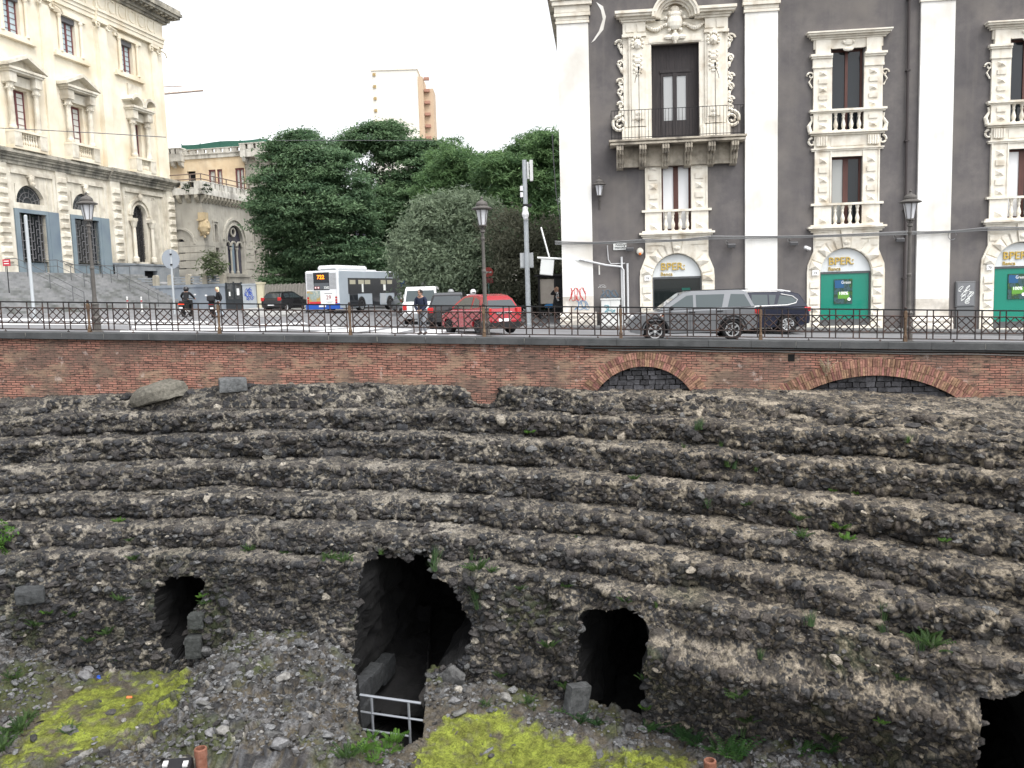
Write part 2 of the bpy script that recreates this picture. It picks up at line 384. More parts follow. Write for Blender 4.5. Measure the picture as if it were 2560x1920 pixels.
jx = (vnoise(Pf[Q4[:,0]], 2.2, 33)-.5)*14; jy = (vnoise(Pf[Q4[:,0]], 2.2, 34)-.5)*14
kill = np.zeros(len(Q4), bool); hid = np.zeros(len(Q4), int)
for k, (nm, poly) in enumerate(holes.items()):
    pc_ = np.mean(poly, axis=0); poly = [(pc_[0]+(a_-pc_[0])*1.05, pc_[1]+(b_-pc_[1])*1.03) for a_, b_ in poly]
    i_ = inpoly(fx+jx, fy+jy, poly) & (fd < (-.4 if nm == 'mid' else -1.6)); kill |= i_; hid[i_] = k+1
ruin = thing('amphitheatre_ruin', 'ruined amphitheatre of dark lava rubble with curved worn seating tiers and tunnel mouths', 'ancient ruin', (0, 24, -7))
ro = Vector((0, 24, -7))
def ruinpart(name, V, Fq, m, col=None):
    o = npmesh(name, np.asarray(V)-np.array(ro), Fq, m, col, parent=ruin); return o
Fk = Q4[~kill]
used = np.zeros(nu*ns, bool); used[Fk.ravel()] = True; remap = np.cumsum(used)-1
pod = (Pf[Fk[:,0]][:,2] < -8.0) & (Dd.ravel()[Fk[:,0]] < -2.2)
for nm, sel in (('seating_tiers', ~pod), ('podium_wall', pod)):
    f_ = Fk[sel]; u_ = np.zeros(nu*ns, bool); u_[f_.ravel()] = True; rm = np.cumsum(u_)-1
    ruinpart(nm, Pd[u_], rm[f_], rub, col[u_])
# tunnels run back from the ragged edge of each hole
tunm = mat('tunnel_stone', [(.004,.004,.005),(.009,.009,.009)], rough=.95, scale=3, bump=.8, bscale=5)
from collections import Counter
for k, nm in enumerate(holes):
    f_ = Q4[hid == k+1]
    if not len(f_): continue
    E_ = Counter()
    for a, b in ((0,1),(1,2),(2,3),(3,0)):
        for p_, q_ in zip(f_[:,a].tolist(), f_[:,b].tolist()): E_[(min(p_,q_), max(p_,q_))] += 1
    ed = [e for e, c in E_.items() if c == 1]
    vv = sorted({i for e in ed for i in e}); vi = {v: i for i, v in enumerate(vv)}
    B = Pd[vv]; cx = B.mean(0); lay = [B]; m_ = len(vv)
    ea_, eb_ = np.array([vi[a] for a, b in ed]), np.array([vi[b] for a, b in ed]); Bs = B.copy(); dg = np.bincount(ea_, minlength=m_)+np.bincount(eb_, minlength=m_)
    for it_ in range(30):
        ac = np.zeros_like(Bs); np.add.at(ac, ea_, Bs[eb_]); np.add.at(ac, eb_, Bs[ea_]); Bs = .5*Bs+.5*ac/np.maximum(dg, 1)[:,None]
    X0 = cx[0]; s_ = -.0352*(X0+12.7); back = np.array([-s_*.6, 1, 0]); back /= np.linalg.norm(back)
    if nm == 'edge': back = np.array([.3,1,0])/math.sqrt(1.09)
    for j in range(1, 19):
        t = j*.42; sh = 1-.012*j
        B_ = Bs if j > 2 else B+(Bs-B)*j/3; b2 = cx+back*t+(B_-cx)*np.array([sh, 1, sh]); b2[:,1] = (cx+back*t)[1]+(B_[:,1]-cx[1])*max(0, 1-j*.12)
        b2 += (np.stack([vnoise(b2, 1.6, 4), vnoise(b2, 1.6, 5), vnoise(b2, 1.6, 6)], 1)-.5)*.3+(np.stack([vnoise(b2, 4, 7), vnoise(b2, 4, 8), vnoise(b2, 4, 9)], 1)-.5)*.22; lay.append(b2)
    cap = lay[-1].mean(0); V = np.concatenate(lay+[cap[None]]); Fq = []
    for j in range(len(lay)-1):
        for a, b in ed: Fq.append((j*m_+vi[a], j*m_+vi[b], (j+1)*m_+vi[b], (j+1)*m_+vi[a]))
    o4 = len(V)-1
    for a, b in ed: Fq.append(((len(lay)-1)*m_+vi[a], (len(lay)-1)*m_+vi[b], o4, o4))
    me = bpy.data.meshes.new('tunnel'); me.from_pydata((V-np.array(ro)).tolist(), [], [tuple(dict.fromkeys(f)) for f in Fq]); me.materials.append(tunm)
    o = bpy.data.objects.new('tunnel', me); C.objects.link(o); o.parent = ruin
# ---------------------------------------------------------------- pit floor
gx = np.arange(-19, 15.5, .05); gy = np.concatenate([np.arange(4, 18.2, .4), np.arange(18.2, 28.6, .042)])
GX, GY = np.meshgrid(gx, gy, indexing='ij'); G = np.stack([GX.ravel(), GY.ravel(), np.zeros(GX.size)], 1)
def podY(X): return Yc(X)-2.35*np.sqrt(1+(.0352*(X+12.7))**2)-LF(X)*1.75
dist = podY(G[:,0])-G[:,1]                                           # distance in front of the podium
def sm(x): x = np.clip(x, 0, 1); return x*x*(3-2*x)
fl = -11.35+(fbm(G, .35, 2, 3)-.5)*.35+LF(G[:,0])*.7
md = 1.45*np.exp(-np.abs((G[:,0]+6.55-.05*dist)/2.2)**2.6)*sm(1.15-dist/8.5)    # rubble cone between first and second openings
md2 = 1.5*sm((-12.3-G[:,0])/3.2)*sm(1.2-dist/7)                             # bank at far left
md3 = .55*np.exp(-((G[:,0]+1.0)/2.3)**2)*sm(1.1-dist/3.5)                   # earth under the moss by the pier
md4 = .5*sm((G[:,0]-4)/2)*sm(1.0-dist/2.2)
wellm = inpoly(*projn(np.stack([G[:,0], G[:,1], np.full(len(G), -11.2)], 1)), [(890,1560),(1080,1560),(1072,1740),(1062,1880),(1012,1915),(900,1908),(880,1800)])
fl = fl+md+md2+md3+md4+(fbm(G, 1.4, 7, 3)-.5)*.22
Pg = G.copy(); Pg[:,2] = fl
hg, cg, sg = stones(Pg*np.array([1,1,1.]), 71, (.26,.26,.26), (.13,.13,.13))
gravel = np.clip(md/1.0+md2/.9+md4*.8+2.4*np.clip(fbm(Pg, .8, 19, 3)-.40, 0, .5)+.25, 0, 1)
Ng = gridnormals(Pg.reshape(len(gx), len(gy), 3)).reshape(-1, 3); Ng = np.where(Ng[:,2:3] < 0, -Ng, Ng)
Pg = Pg+Ng*(hg*.21*gravel+.10*(fbm(Pg, 6, 44, 3)-.5))[:,None]
earth = np.array([.075,.064,.048])*(.6+.8*fbm(Pg, 2.5, 15, 3))[:,None]
gs = np.where((worley(Pg, (.2,.2,.2), 7)[2] > .55)[:,None], cg*1.1+.06, cg)*np.array([1.0,1.02,1.05])
cols_ = earth*(1-gravel*sg*.9)[:,None]+gs*(gravel*sg*.9)[:,None]
gr = np.clip((fbm(Pg, .9, 23, 3)-.52)*5, 0, .7)
cols_ = cols_*(1-gr[:,None])+np.array([.05,.062,.02])*gr[:,None]
gi = np.arange(G.shape[0]).reshape(len(gx), len(gy))
GQ = np.stack([gi[:-1,:-1], gi[1:,:-1], gi[1:,1:], gi[:-1,1:]], 2).reshape(-1, 4)
wf = wellm[GQ].all(1); inside = (dist[GQ] < -.3).all(1)
flo = npmesh('pit_ground', Pg, GQ[~wf & ~inside], attrmat('pit_earth', 'tint', bump=.5, bscale=20, noise=.4, nscale=18), cols_); tag(flo, kind='structure')
# the sunken passage in front of the large opening
E_ = Counter()
for a, b in ((0,1),(1,2),(2,3),(3,0)):
    for p_, q_ in zip(GQ[wf][:,a].tolist(), GQ[wf][:,b].tolist()): E_[(min(p_,q_), max(p_,q_))] += 1
ed = [e for e, c in E_.items() if c == 1]; vv = sorted({i for e in ed for i in e}); vi = {v: i for i, v in enumerate(vv)}; m_ = len(vv)
B = Pg[vv]; V = [B]
for j in (1, 2, 3):
    b2 = B.copy(); b2[:,2] -= .7*j; b2 += (np.stack([vnoise(b2, 2, 4), vnoise(b2, 2, 5), b2[:,2]*0+.5], 1)-.5)*.25; V.append(b2)
V = np.concatenate(V+[V[-1].mean(0)[None]]); Fq = []
for j in range(3):
    for a, b in ed: Fq.append((j*m_+vi[a], j*m_+vi[b], (j+1)*m_+vi[b], (j+1)*m_+vi[a]))
for a, b in ed: Fq.append((3*m_+vi[a], 3*m_+vi[b], len(V)-1))
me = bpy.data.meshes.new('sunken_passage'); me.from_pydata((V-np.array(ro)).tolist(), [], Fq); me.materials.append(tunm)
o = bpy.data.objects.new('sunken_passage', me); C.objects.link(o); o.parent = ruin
# moss
fxg, fyg = projn(Pg); mossm = attrmat('moss_green', 'tint', bump=.7, bscale=35, noise=.4, nscale=22, rough=1)
mossall = np.zeros(len(G)); tree_z = fbm(Pg, 1.7, 88, 3); tz2 = fbm(Pg, 5, 89, 2)
for lab, poly, th in (('right', [(1062,1862),(1075,1838),(1120,1800),(1150,1783),(1230,1778),(1290,1790),(1345,1815),(1400,1838),(1470,1862),(1560,1880),(1650,1892),(1740,1915),(1760,1990),(1040,1990)], .30),
                  ('left', [(120,1790),(190,1735),(250,1690),(330,1672),(400,1660),(470,1670),(466,1720),(440,1750),(420,1800),(390,1840),(300,1870),(190,1885),(110,1925),(-20,1990),(-20,1900),(60,1850)], .39)):
    soft = 0
    for k_ in range(8): soft = soft+inpoly(fxg+(tz2-.5)*70+34*math.cos(k_*2.4)*(k_/8), fyg+(tree_z-.5)*50+20*math.sin(k_*2.4)*(k_/8), poly)/8.
    mossall = np.maximum(mossall, soft)
    v_ = soft > 0 
    f_ = GQ[~wf]; f_ = f_[v_[f_].all(1)]
    u_ = np.zeros(len(G), bool); u_[f_.ravel()] = True; rm = np.cumsum(u_)-1
    Vm = Pg[u_].copy(); Vm[:,2] += .012+.06*np.clip(fbm(Vm, 9, 3, 2)-.3, 0, 1); ec = cols_[u_]; cov = np.clip((fbm(Vm, 1.5, 90, 4)*.6+fbm(Vm, 7, 93, 2)*.4-th+.22*(soft[u_]-1))*6, 0, 1)[:,None]
    t_ = fbm(Vm, 3.3, 41, 3)[:,None]; t2 = (vnoise(Vm, 11, 5)*.6+vnoise(Vm, 24, 6)*.4 > .58)[:,None]
    cm = np.array([.205,.240,.042])*np.clip(t_*2.2-.45, 0, 1)+np.array([.10,.105,.025])*(1-np.clip(t_*2.2-.45, 0, 1)); cm = np.where(t2, cm*.66, cm)*cov+ec*1.1*(1-cov)
    tag(npmesh('moss', Vm, rm[f_], mossm, cm), kind='stuff')
def floor_z(X, Y):
    i = int(np.clip(np.searchsorted(gx, X), 0, len(gx)-1)); j = int(np.clip(np.searchsorted(gy, Y), 0, len(gy)-1)); return float(Pg[gi[i, j], 2])
def floor_at(px_, py_):
    d = np.hypot(fxg-px_, fyg-py_); i = int(np.argmin(d)); return Vector(Pg[i])
_vis = np.where(used)[0]
def ruin_at(px_, py_):
    """nearest visible point of the ruin under a pixel"""
    d = np.hypot(px[_vis]-px_, py[_vis]-py_); c = np.argsort(d)[:60]; c = c[d[c] < max(3, d[c[0]]+2)]
    j = c[np.argmin(Pd[_vis[c]][:,1])]; return Vector(Pd[_vis[j]]), Vector(Nn.reshape(-1,3)[_vis[j]])

# ---------------------------------------------------------------- angular stones standing proud of the masonry and lying on the slope
def proto(seed):
    rg = np.random.default_rng(seed); bm = bmesh.new(); bmesh.ops.create_icosphere(bm, subdivisions=2, radius=1)
    V = np.array([v.co[:] for v in bm.verts]); Fq = np.array([[v.index for v in f.verts] for f in bm.faces]); bm.free()
    for i in range(13):
        n = rg.normal(size=3); n /= np.linalg.norm(n); h_ = rg.uniform(.5,.82); V = V-np.maximum(V@n-h_, 0)[:,None]*n
    return V+rg.normal(size=V.shape)*.035, Fq
PROT = [proto(200+i) for i in range(14)]
def scatter(name, pts, nrm, size, flat, col, parent, org, seed, sink=.12):
    rg = np.random.default_rng(seed); Vs = []; Fs = []; Cs = []; o_ = 0
    for i in range(len(pts)):
        V, Fq = PROT[rg.integers(len(PROT))]; a = rg.uniform(0, 2*PI); c_, s_ = math.cos(a), math.sin(a); t = rg.normal()*.3
        W_ = V*size[i]*np.array([rg.uniform(.9,1.5), rg.uniform(.7,1.1), flat*rg.uniform(.75,1.25)])*.5
        W_ = W_@np.array([[c_,s_,0],[-s_,c_,0],[0,0,1]]); W_ = W_@np.array([[math.cos(t),0,math.sin(t)],[0,1,0],[-math.sin(t),0,math.cos(t)]])
        Vs.append(W_+pts[i]-nrm[i]*size[i]*sink-org); Fs.append(Fq+o_); Cs.append(np.repeat(col[i][None], len(V), 0)); o_ += len(V)
    return npmesh(name, np.concatenate(Vs), np.concatenate(Fs), rub, np.concatenate(Cs), parent=parent, smooth=False)
def stonecol(n, rg, pale=.05):
    k = rg.random(n); c = DARK+(BROWN-DARK)*rg.random(n)[:,None]; c = np.where((k > .80)[:,None], GREY*.9, c); c = np.where((k > 1-pale)[:,None], PALE*.7, c)
    return c*(.6+.8*rg.random(n))[:,None]
rg_ = np.random.default_rng(5); Nf = Nn.reshape(-1, 3)
cand = np.where(used & (Pf[:,1] < 29.3) & (px > -120) & (px < 2680) & (py < 2000))[0]
wgt = np.where(Nf[cand,2] < .6, 1.0, .16); pick = cand[rg_.random(len(cand)) < wgt*13500/wgt.sum()]
sz = np.clip(np.exp(rg_.normal(size=len(pick))*.42)*.155, .07, .42); cs_ = stonecol(len(pick), rg_, .035)*(1+.35*wm[pick]*np.array([.3,.2,.08]))
o = scatter('lava_stones', Pd[pick], Nf[pick], sz, .68, cs_, ruin, np.array(ro), 6); o['kind'] = 'stuff'
# ragged stones round the tunnel mouths
rim = []
for k, nm in enumerate(holes):
    f_ = Q4[hid == k+1]; hv = np.zeros(nu*ns, bool); hv[f_.ravel()] = True; e_ = np.where(hv & used)[0]; rim.append(e_[rg_.random(len(e_)) < .07])
rim = np.concatenate(rim); o = scatter('tunnel_rim_stones', Pd[rim], Nf[rim], rg_.uniform(.08, .34, len(rim)), .75, stonecol(len(rim), rg_, .06), ruin, np.array(ro), 8, .3); o['kind'] = 'stuff'
gvis = np.where((fyg > 1500) & (fyg < 1990) & (fxg > -60) & (fxg < 2500) & (dist > 0) & ~wellm & (G[:,1] > 18.3))[0]
gw_ = (.05+gravel[gvis]**1.5)*(1-.93*np.clip(mossall[gvis]*1.6, 0, 1)); pk = gvis[rg_.random(len(gvis)) < gw_*5200/gw_.sum()]
sz = np.clip(np.exp(rg_.normal(size=len(pk))*.5)*.10, .04, .34); cg_ = np.where((rg_.random(len(pk)) > .45)[:,None], np.array([.13,.132,.135]), np.array([.062,.06,.058]))*(.55+.9*rg_.random(len(pk)))[:,None]
tag(scatter('slope_rubble', Pg[pk], Ng[pk], sz, .6, cg_, None, np.zeros(3), 9, .05), kind='stuff')
# ================================================================ street
asph = mat('asphalt', [(.17,.172,.18),(.215,.217,.228)], rough=.9, scale=.8, bump=.15, bscale=60, dirt=(.14,.14,.147), dirt_s=.25)
xs = np.concatenate([np.linspace(-700,-60,9), np.arange(-48,31,3.), np.linspace(60,500,7)]); ys = np.concatenate([np.array([-4.]), np.arange(26,130,4.), np.array([200,400,800,1500])])
def ga(X): return 29.9-(X+3.1)*math.tan(R_(4.2))          # line of the brick wall face at x = X
V = []
for X in xs:
    for k, Y in enumerate(ys):
        yy = max(Y, ga(X)+.35) if k > 0 else ga(X)+.35
        V.append((X, yy, S(X)))
n_ = len(ys); Fq = [(i*n_+j, (i+1)*n_+j, (i+1)*n_+j+1, i*n_+j+1) for i in range(len(xs)-1) for j in range(n_-1) if not (abs(V[i*n_+j][1]-V[i*n_+j+1][1]) < 1e-6 and abs(V[(i+1)*n_+j][1]-V[(i+1)*n_+j+1][1]) < 1e-6)]
mb = MB(); mb.add(V, Fq); struct('street', mb, asph)
paint = mat('road_paint', [(.62,.63,.65),(.8,.8,.8)], rough=.7, scale=4, dirt=(.3,.3,.31), dirt_s=3)
def gpoly(pts, dz=.006): return [tuple(ground(x, y)+Vector((0,0,dz))) for x, y in pts]
mb = MB()
for pts in [[(-20,796),(330,800),(520,804),(520,807),(330,804),(-20,801)], [(-20,806),(420,808),(640,812),(640,816),(420,813),(-20,812)],
            [(330,815),(600,813),(760,806),(770,810),(600,818),(330,821)], [(300,824),(600,823),(820,811),(850,814),(620,829),(300,830)],
            [(690,822),(800,815),(885,817),(800,826)], [(760,832),(900,818),(960,820),(870,834)], [(905,834),(985,821),(1035,823),(975,836)], [(1010,837),(1075,824),(1130,825),(1090,838)],[(1120,838),(1160,826),(1200,827),(1190,839)]]:
    k = len(pts); mb.add(gpoly(pts), [tuple(range(k-1,-1,-1))])
struct('zebra_crossing', mb, paint)
mb = MB()
for a in ((1420,846),(1660,848)):
    p0 = ground(*a); mb.add([(p0.x,p0.y,S(p0.x)+.006),(p0.x+2.6,p0.y-.05,S(p0.x+2.6)+.006),(p0.x+2.6,p0.y+.1,S(p0.x+2.6)+.006),(p0.x,p0.y+.15,S(p0.x)+.006)], [(0,1,2,3)])
struct('lane_marking', mb, paint)
conc = mat('kerb_concrete', [(.30,.30,.30),(.42,.42,.41)], rough=.9, scale=2, dirt=(.2,.2,.19), dirt_s=1.5)
def slab(name, pts, h, m):
    b = [ground(x, y) for x, y in pts]; k = len(b)
    mb = MB(); mb.add([(p.x,p.y,S(p.x)-.1) for p in b]+[(p.x,p.y,S(p.x)+h) for p in b], [tuple(range(k,2*k)), tuple(range(k-1,-1,-1))]+[(i,(i+1)%k,(i+1)%k+k,i+k) for i in range(k)])
    return struct(name, mb, m)
slab('traffic_island', [(602,779),(640,773),(760,771),(800,775),(720,792),(620,793)], .14, conc)
# pavement in front of the palace and round its corner
pav = mat('lava_paving', [(.11,.112,.115),(.17,.17,.17)], rough=.85, scale=1.2, bump=.2, bscale=12)
e6 = Vector((math.cos(R_(6)), -math.sin(R_(6)), 0)); n6 = Vector((-math.sin(R_(6)), -math.cos(R_(6)), 0))
PALO = Vector((2.3, 40.9, 0))
def pw(t, dep): return PALO+e6*t+n6*dep                 # palace frame: t along the front, dep towards the camera
mb = MB(); cs = [pw(-.6,2.2), pw(30,2.2), pw(30,-1), pw(-.6,-1)]; 
mb.add([(p.x,p.y,S(p.x)-.2) for p in cs]+[(p.x,p.y,S(p.x)+.13) for p in cs], [(4,5,6,7),(0,1,5,4),(1,2,6,5),(2,3,7,6),(3,0,4,7)])
struct('pavement', mb, pav)
mb = MB(); cs = [Vector((-6,56,0)), Vector((1.6,42,0)), Vector((1.6,70,0)), Vector((-6,70,0))]
mb.add([(p.x,p.y,S(p.x)-.2) for p in cs]+[(p.x,p.y,S(p.x)+.15) for p in cs], [(4,5,6,7),(0,1,5,4),(1,2,6,5),(2,3,7,6),(3,0,4,7)])
struct('square_pavement', mb, pav)
# ================================================================ brick wall, coping, railing
RA = R_(-4.2)
wallt = thing('brick_retaining_wall', 'old red brick retaining wall with grey lava coping and two arches above the ruin', 'wall', (-3.1, 29.9, 0), RA)
def capz(x): return -1.46-.0375*x
bk = bpy.data.materials.new('old_brick'); bk.use_nodes = True; nt = bk.node_tree; N = nt.nodes; L = nt.links; b = N['Principled BSDF']; b.inputs['Roughness'].default_value = .9; b.inputs['Specular IOR Level'].default_value = .15
tcx = N.new('ShaderNodeTexCoord'); nz = N.new('ShaderNodeTexNoise'); nz.inputs['Scale'].default_value = 1.4; nz.inputs['Detail'].default_value = 3
L.new(tcx.outputs['Object'], nz.inputs['Vector'])
sx = N.new('ShaderNodeSeparateXYZ'); L.new(tcx.outputs['Object'], sx.inputs[0])
ad = N.new('ShaderNodeMath'); ad.operation = 'MULTIPLY_ADD'; ad.inputs[1].default_value = .09; L.new(nz.outputs['Fac'], ad.inputs[0]); L.new(sx.outputs['Z'], ad.inputs[2])
ad2 = N.new('ShaderNodeMath'); ad2.operation = 'MULTIPLY_ADD'; ad2.inputs[1].default_value = .0375; L.new(sx.outputs['X'], ad2.inputs[0]); L.new(ad.outputs[0], ad2.inputs[2])
cx_ = N.new('ShaderNodeCombineXYZ'); L.new(sx.outputs['X'], cx_.inputs[0]); L.new(ad2.outputs[0], cx_.inputs[1])
br = N.new('ShaderNodeTexBrick'); br.inputs['Scale'].default_value = 1; br.inputs['Brick Width'].default_value = .34; br.inputs['Row Height'].default_value = .083
br.inputs['Mortar Size'].default_value = .013; br.inputs['Mortar Smooth'].default_value = .3; br.inputs['Bias'].default_value = -.1
br.inputs['Color1'].default_value = (.40,.195,.148,1); br.inputs['Color2'].default_value = (.23,.125,.098,1); br.inputs['Mortar'].default_value = (.035,.028,.024,1)
L.new(cx_.outputs[0], br.inputs['Vector']); col = br.outputs['Color']
def layer(colr, sc_, lo, hi, amt, seedv, vs=(1,1,1)):
    global col
    mp = N.new('ShaderNodeMapping'); mp.inputs['Location'].default_value = (seedv, seedv*.7, 0); mp.inputs['Scale'].default_value = vs; L.new(tcx.outputs['Object'], mp.inputs['Vector'])
    n = N.new('ShaderNodeTexNoise'); n.inputs['Scale'].default_value = sc_; n.inputs['Detail'].default_value = 6; n.inputs['Roughness'].default_value = .7; L.new(mp.outputs[0], n.inputs['Vector'])
    m1 = N.new('ShaderNodeMapRange'); m1.inputs[1].default_value = lo; m1.inputs[2].default_value = hi; m1.inputs[4].default_value = amt; L.new(n.outputs['Fac'], m1.inputs[0])
    mx = N.new('ShaderNodeMix'); mx.data_type = 'RGBA'; L.new(m1.outputs[0], mx.inputs[0]); L.new(col, mx.inputs[6]); mx.inputs[7].default_value = (*colr, 1); col = mx.outputs[2]
layer((.30,.22,.155), 1.1, .50, .60, .7, 3.1, (1,1,2)); layer((.125,.095,.078), .55, .48, .61, .72, 9.3, (1,1,1.6)); layer((.035,.03,.028), 2.6, .53, .62, .85, 21.4, (1,1,5)); layer((.055,.045,.04), 7, .56, .66, .7, 33.4, (1,1,4)); layer((.52,.44,.40), 1.8, .60, .70, .6, 5.5)
L.new(col, b.inputs['Base Color'])
bp = N.new('ShaderNodeBump'); bp.inputs['Strength'].default_value = .7; bp.inputs['Distance'].default_value = .03; L.new(br.outputs['Fac'], bp.inputs['Height']); bp.invert = True
L.new(bp.outputs['Normal'], b.inputs['Normal'])
ZC = .23                                              # coping height
arches = [(7.55, -4.57, 1.90, 2.40), (15.1, -8.2, 5.05, 5.62)]   # centre x, centre z, inner and outer radius
X0, X1 = -22, 26
# outline of the wall face with the two arch mouths cut out of its foot
zb = -4.6
pts = [(X0, zb)]
for cx0, cz, ri, ro_ in arches:
    a0 = math.degrees(math.asin((zb-cz)/ri)) if abs(zb-cz) < ri else -90
    pts += [p for p in arcpts(cx0, cz, ri, 180-a0, a0, 20)]
pts += [(X1, zb), (X1, capz(X1)-ZC)]+[(x, capz(x)-ZC) for x in (12.9,12.88,12.32,12.3)][:0]+[(X0, capz(X0)-ZC)]
body = MB(); n = len(pts); body.add([(x,0,z) for x,z in pts]+[(x,.55,z) for x,z in pts], [tuple(range(n)), tuple(range(2*n-1,n-1,-1))]+[(i,i+n,(i+1)%n+n,(i+1)%n) for i in range(n)])
obj('brick_face', body, bk, wallt)
vous = attrmat('arch_brick', 'tint', noise=.35, nscale=12, bump=.4, bscale=30)
infm = attrmat('arch_infill_stone', 'tint', noise=.4, nscale=10, bump=.5, bscale=20)
def tinted(name, boxes, m, parent):
    """boxes: (list of 8 points, colour)"""
    V = []; Fq = []; Cc = []
    for P8, c in boxes:
        o = len(V); V += P8; Cc += [c]*8; Fq += [tuple(i+o for i in q) for q in ((0,3,2,1),(4,5,6,7),(0,1,5,4),(1,2,6,5),(2,3,7,6),(3,0,4,7))]
    return npmesh(name, np.array(V), np.array(Fq), m, np.array(Cc), parent=parent, smooth=False)
rnd = random.Random(4)
for cx0, cz, ri, ro_ in arches:
    bx = []; a = 180-math.degrees(math.asin((zb-cz)/ro_)) if abs(zb-cz) < ro_ else 180
    a = min(a, 190); a1 = 180-a; da = math.degrees(.075/ri)
    while a > a1:
        for r0, r1 in ((ri, (ri+ro_)/2-.006), ((ri+ro_)/2+.006, ro_-rnd.random()*.03)):
            t0, t1 = R_(a), R_(a-da+math.degrees(.012/ri)); y0 = -.035-rnd.random()*.03
            c = np.array([.275,.142,.112])*(.55+.7*rnd.random())*np.array([1,.9+.35*rnd.random(),1])
            P8 = [(cx0+r*math.cos(t), y, cz+r*math.sin(t)) for r in (r0, r1) for t, y in ((t0,y0),(t1,y0),(t1,.3),(t0,.3))]
            bx.append((P8, c))
        a -= da
    tinted('brick_arch', bx, vous, wallt)
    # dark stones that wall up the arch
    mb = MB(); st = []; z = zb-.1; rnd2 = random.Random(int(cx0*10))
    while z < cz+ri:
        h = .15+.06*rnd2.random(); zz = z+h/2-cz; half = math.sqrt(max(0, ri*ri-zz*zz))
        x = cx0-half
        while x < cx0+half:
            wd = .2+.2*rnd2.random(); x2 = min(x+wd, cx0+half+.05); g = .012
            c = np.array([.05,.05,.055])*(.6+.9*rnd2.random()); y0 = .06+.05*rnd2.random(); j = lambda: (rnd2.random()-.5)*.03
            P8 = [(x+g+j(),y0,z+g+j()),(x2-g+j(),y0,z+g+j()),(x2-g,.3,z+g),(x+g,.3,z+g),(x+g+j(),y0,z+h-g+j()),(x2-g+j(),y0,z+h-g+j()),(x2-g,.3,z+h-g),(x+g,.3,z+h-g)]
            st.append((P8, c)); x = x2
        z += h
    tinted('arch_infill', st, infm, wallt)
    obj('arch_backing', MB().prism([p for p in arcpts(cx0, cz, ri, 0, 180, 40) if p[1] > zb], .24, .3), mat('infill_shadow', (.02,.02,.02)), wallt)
obj('putlog_hole', MB().box(12.36,12.58,-.012,.0,-2.62,-2.38), mat('hole_black', (.004,.004,.004)), wallt)
lavam = mat('lava_coping', [(.052,.055,.058),(.085,.088,.09)], rough=.8, scale=2.5, bump=.3, bscale=30, dirt=(.035,.037,.038), dirt_s=1.2)
cap = MB(); x = X0; rnd = random.Random(11); jn = MB()
while x < X1:
    wd = (1.3+.5*rnd.random()); x2 = x+wd; o = rnd.random()*.012
    za, zb_ = capz(x), capz(x2-.012)
    cap.add([(x,-.16-o,za-ZC),(x2-.012,-.16-o,zb_-ZC),(x2-.012,.5,zb_-ZC),(x,.5,za-ZC),(x,-.16-o,za-.02),(x2-.012,-.16-o,zb_-.02),(x2-.012,.5,zb_),(x,.5,za),(x,-.13-o,za),(x2-.012,-.13-o,zb_)],
        [(0,3,2,1),(0,1,5,4),(4,5,9,8),(8,9,6,7),(1,2,6,9,5),(3,0,4,8,7),(2,3,7,6)])
    if rnd.random() < .75: jn.add([(x2-.016+a*.004,-.158,capz(x2)-zz) for a, zz in ((0,.22),(2.5*rnd.random()+1,.2),(5*rnd.random(),.12),(4,.02),(0,.02),(-1,.12))], [(0,1,2,3,4,5)])
    x = x2
obj('coping', cap, lavam, wallt); obj('joint_mortar', jn, mat('lime_mortar', (.4,.38,.33)), wallt)
bp_ = MB().tube([(x, -.09, capz(x)-ZC-.07-.015*math.sin(x*1.3)) for x in np.arange(5.6, X1, .6)], .045, 7)
obj('drain_pipe', bp_, mat('black_pipe', (.012,.013,.013), rough=.5), wallt)
obj('conduit', MB().tube([(x, -.07, capz(x)-ZC-.15-.01*math.sin(x*2)) for x in np.arange(6.4, X1, .5)], .016, 5), mat('grey_conduit', (.25,.25,.24)), wallt)
# ---- railing
iron = mat('rusty_iron', [(.020,.017,.017),(.034,.024,.022),(.085,.045,.032)], rough=.7, scale=3.5, spec=.4, contrast=.2)
rust = mat('rusted_post', [(.055,.038,.030),(.12,.078,.05),(.20,.14,.085)], rough=.8, scale=6, bump=.3, bscale=40)
blk = mat('black_handrail', (.01,.01,.011), rough=.45)
rail = thing('iron_railing', 'rusty iron lattice railing with black handrail along the coping of the brick wall', 'railing', (-3.1, 29.9, 0), RA)
YR = .22; px0 = 2.19; ppitch = 4.66
pm = MB().box(-.055,.055,-.055,.055,0,.13).lathe([(.058,.13),(.066,.17),(.05,.22),(.042,.26),(.036,.27),(.046,.72),(.05,.76),(.058,.77),(.058,.80),(.05,.82)], n=10)
pm.box(-.05,.05,-.05,.05,.82,.99).lathe([(.05,.99),(.035,1.04),(.022,1.06)], n=8)
pmesh = None; hr = MB()
pbase = [k for k in range(-5, 6)]
cell_w, gap = .575, .2
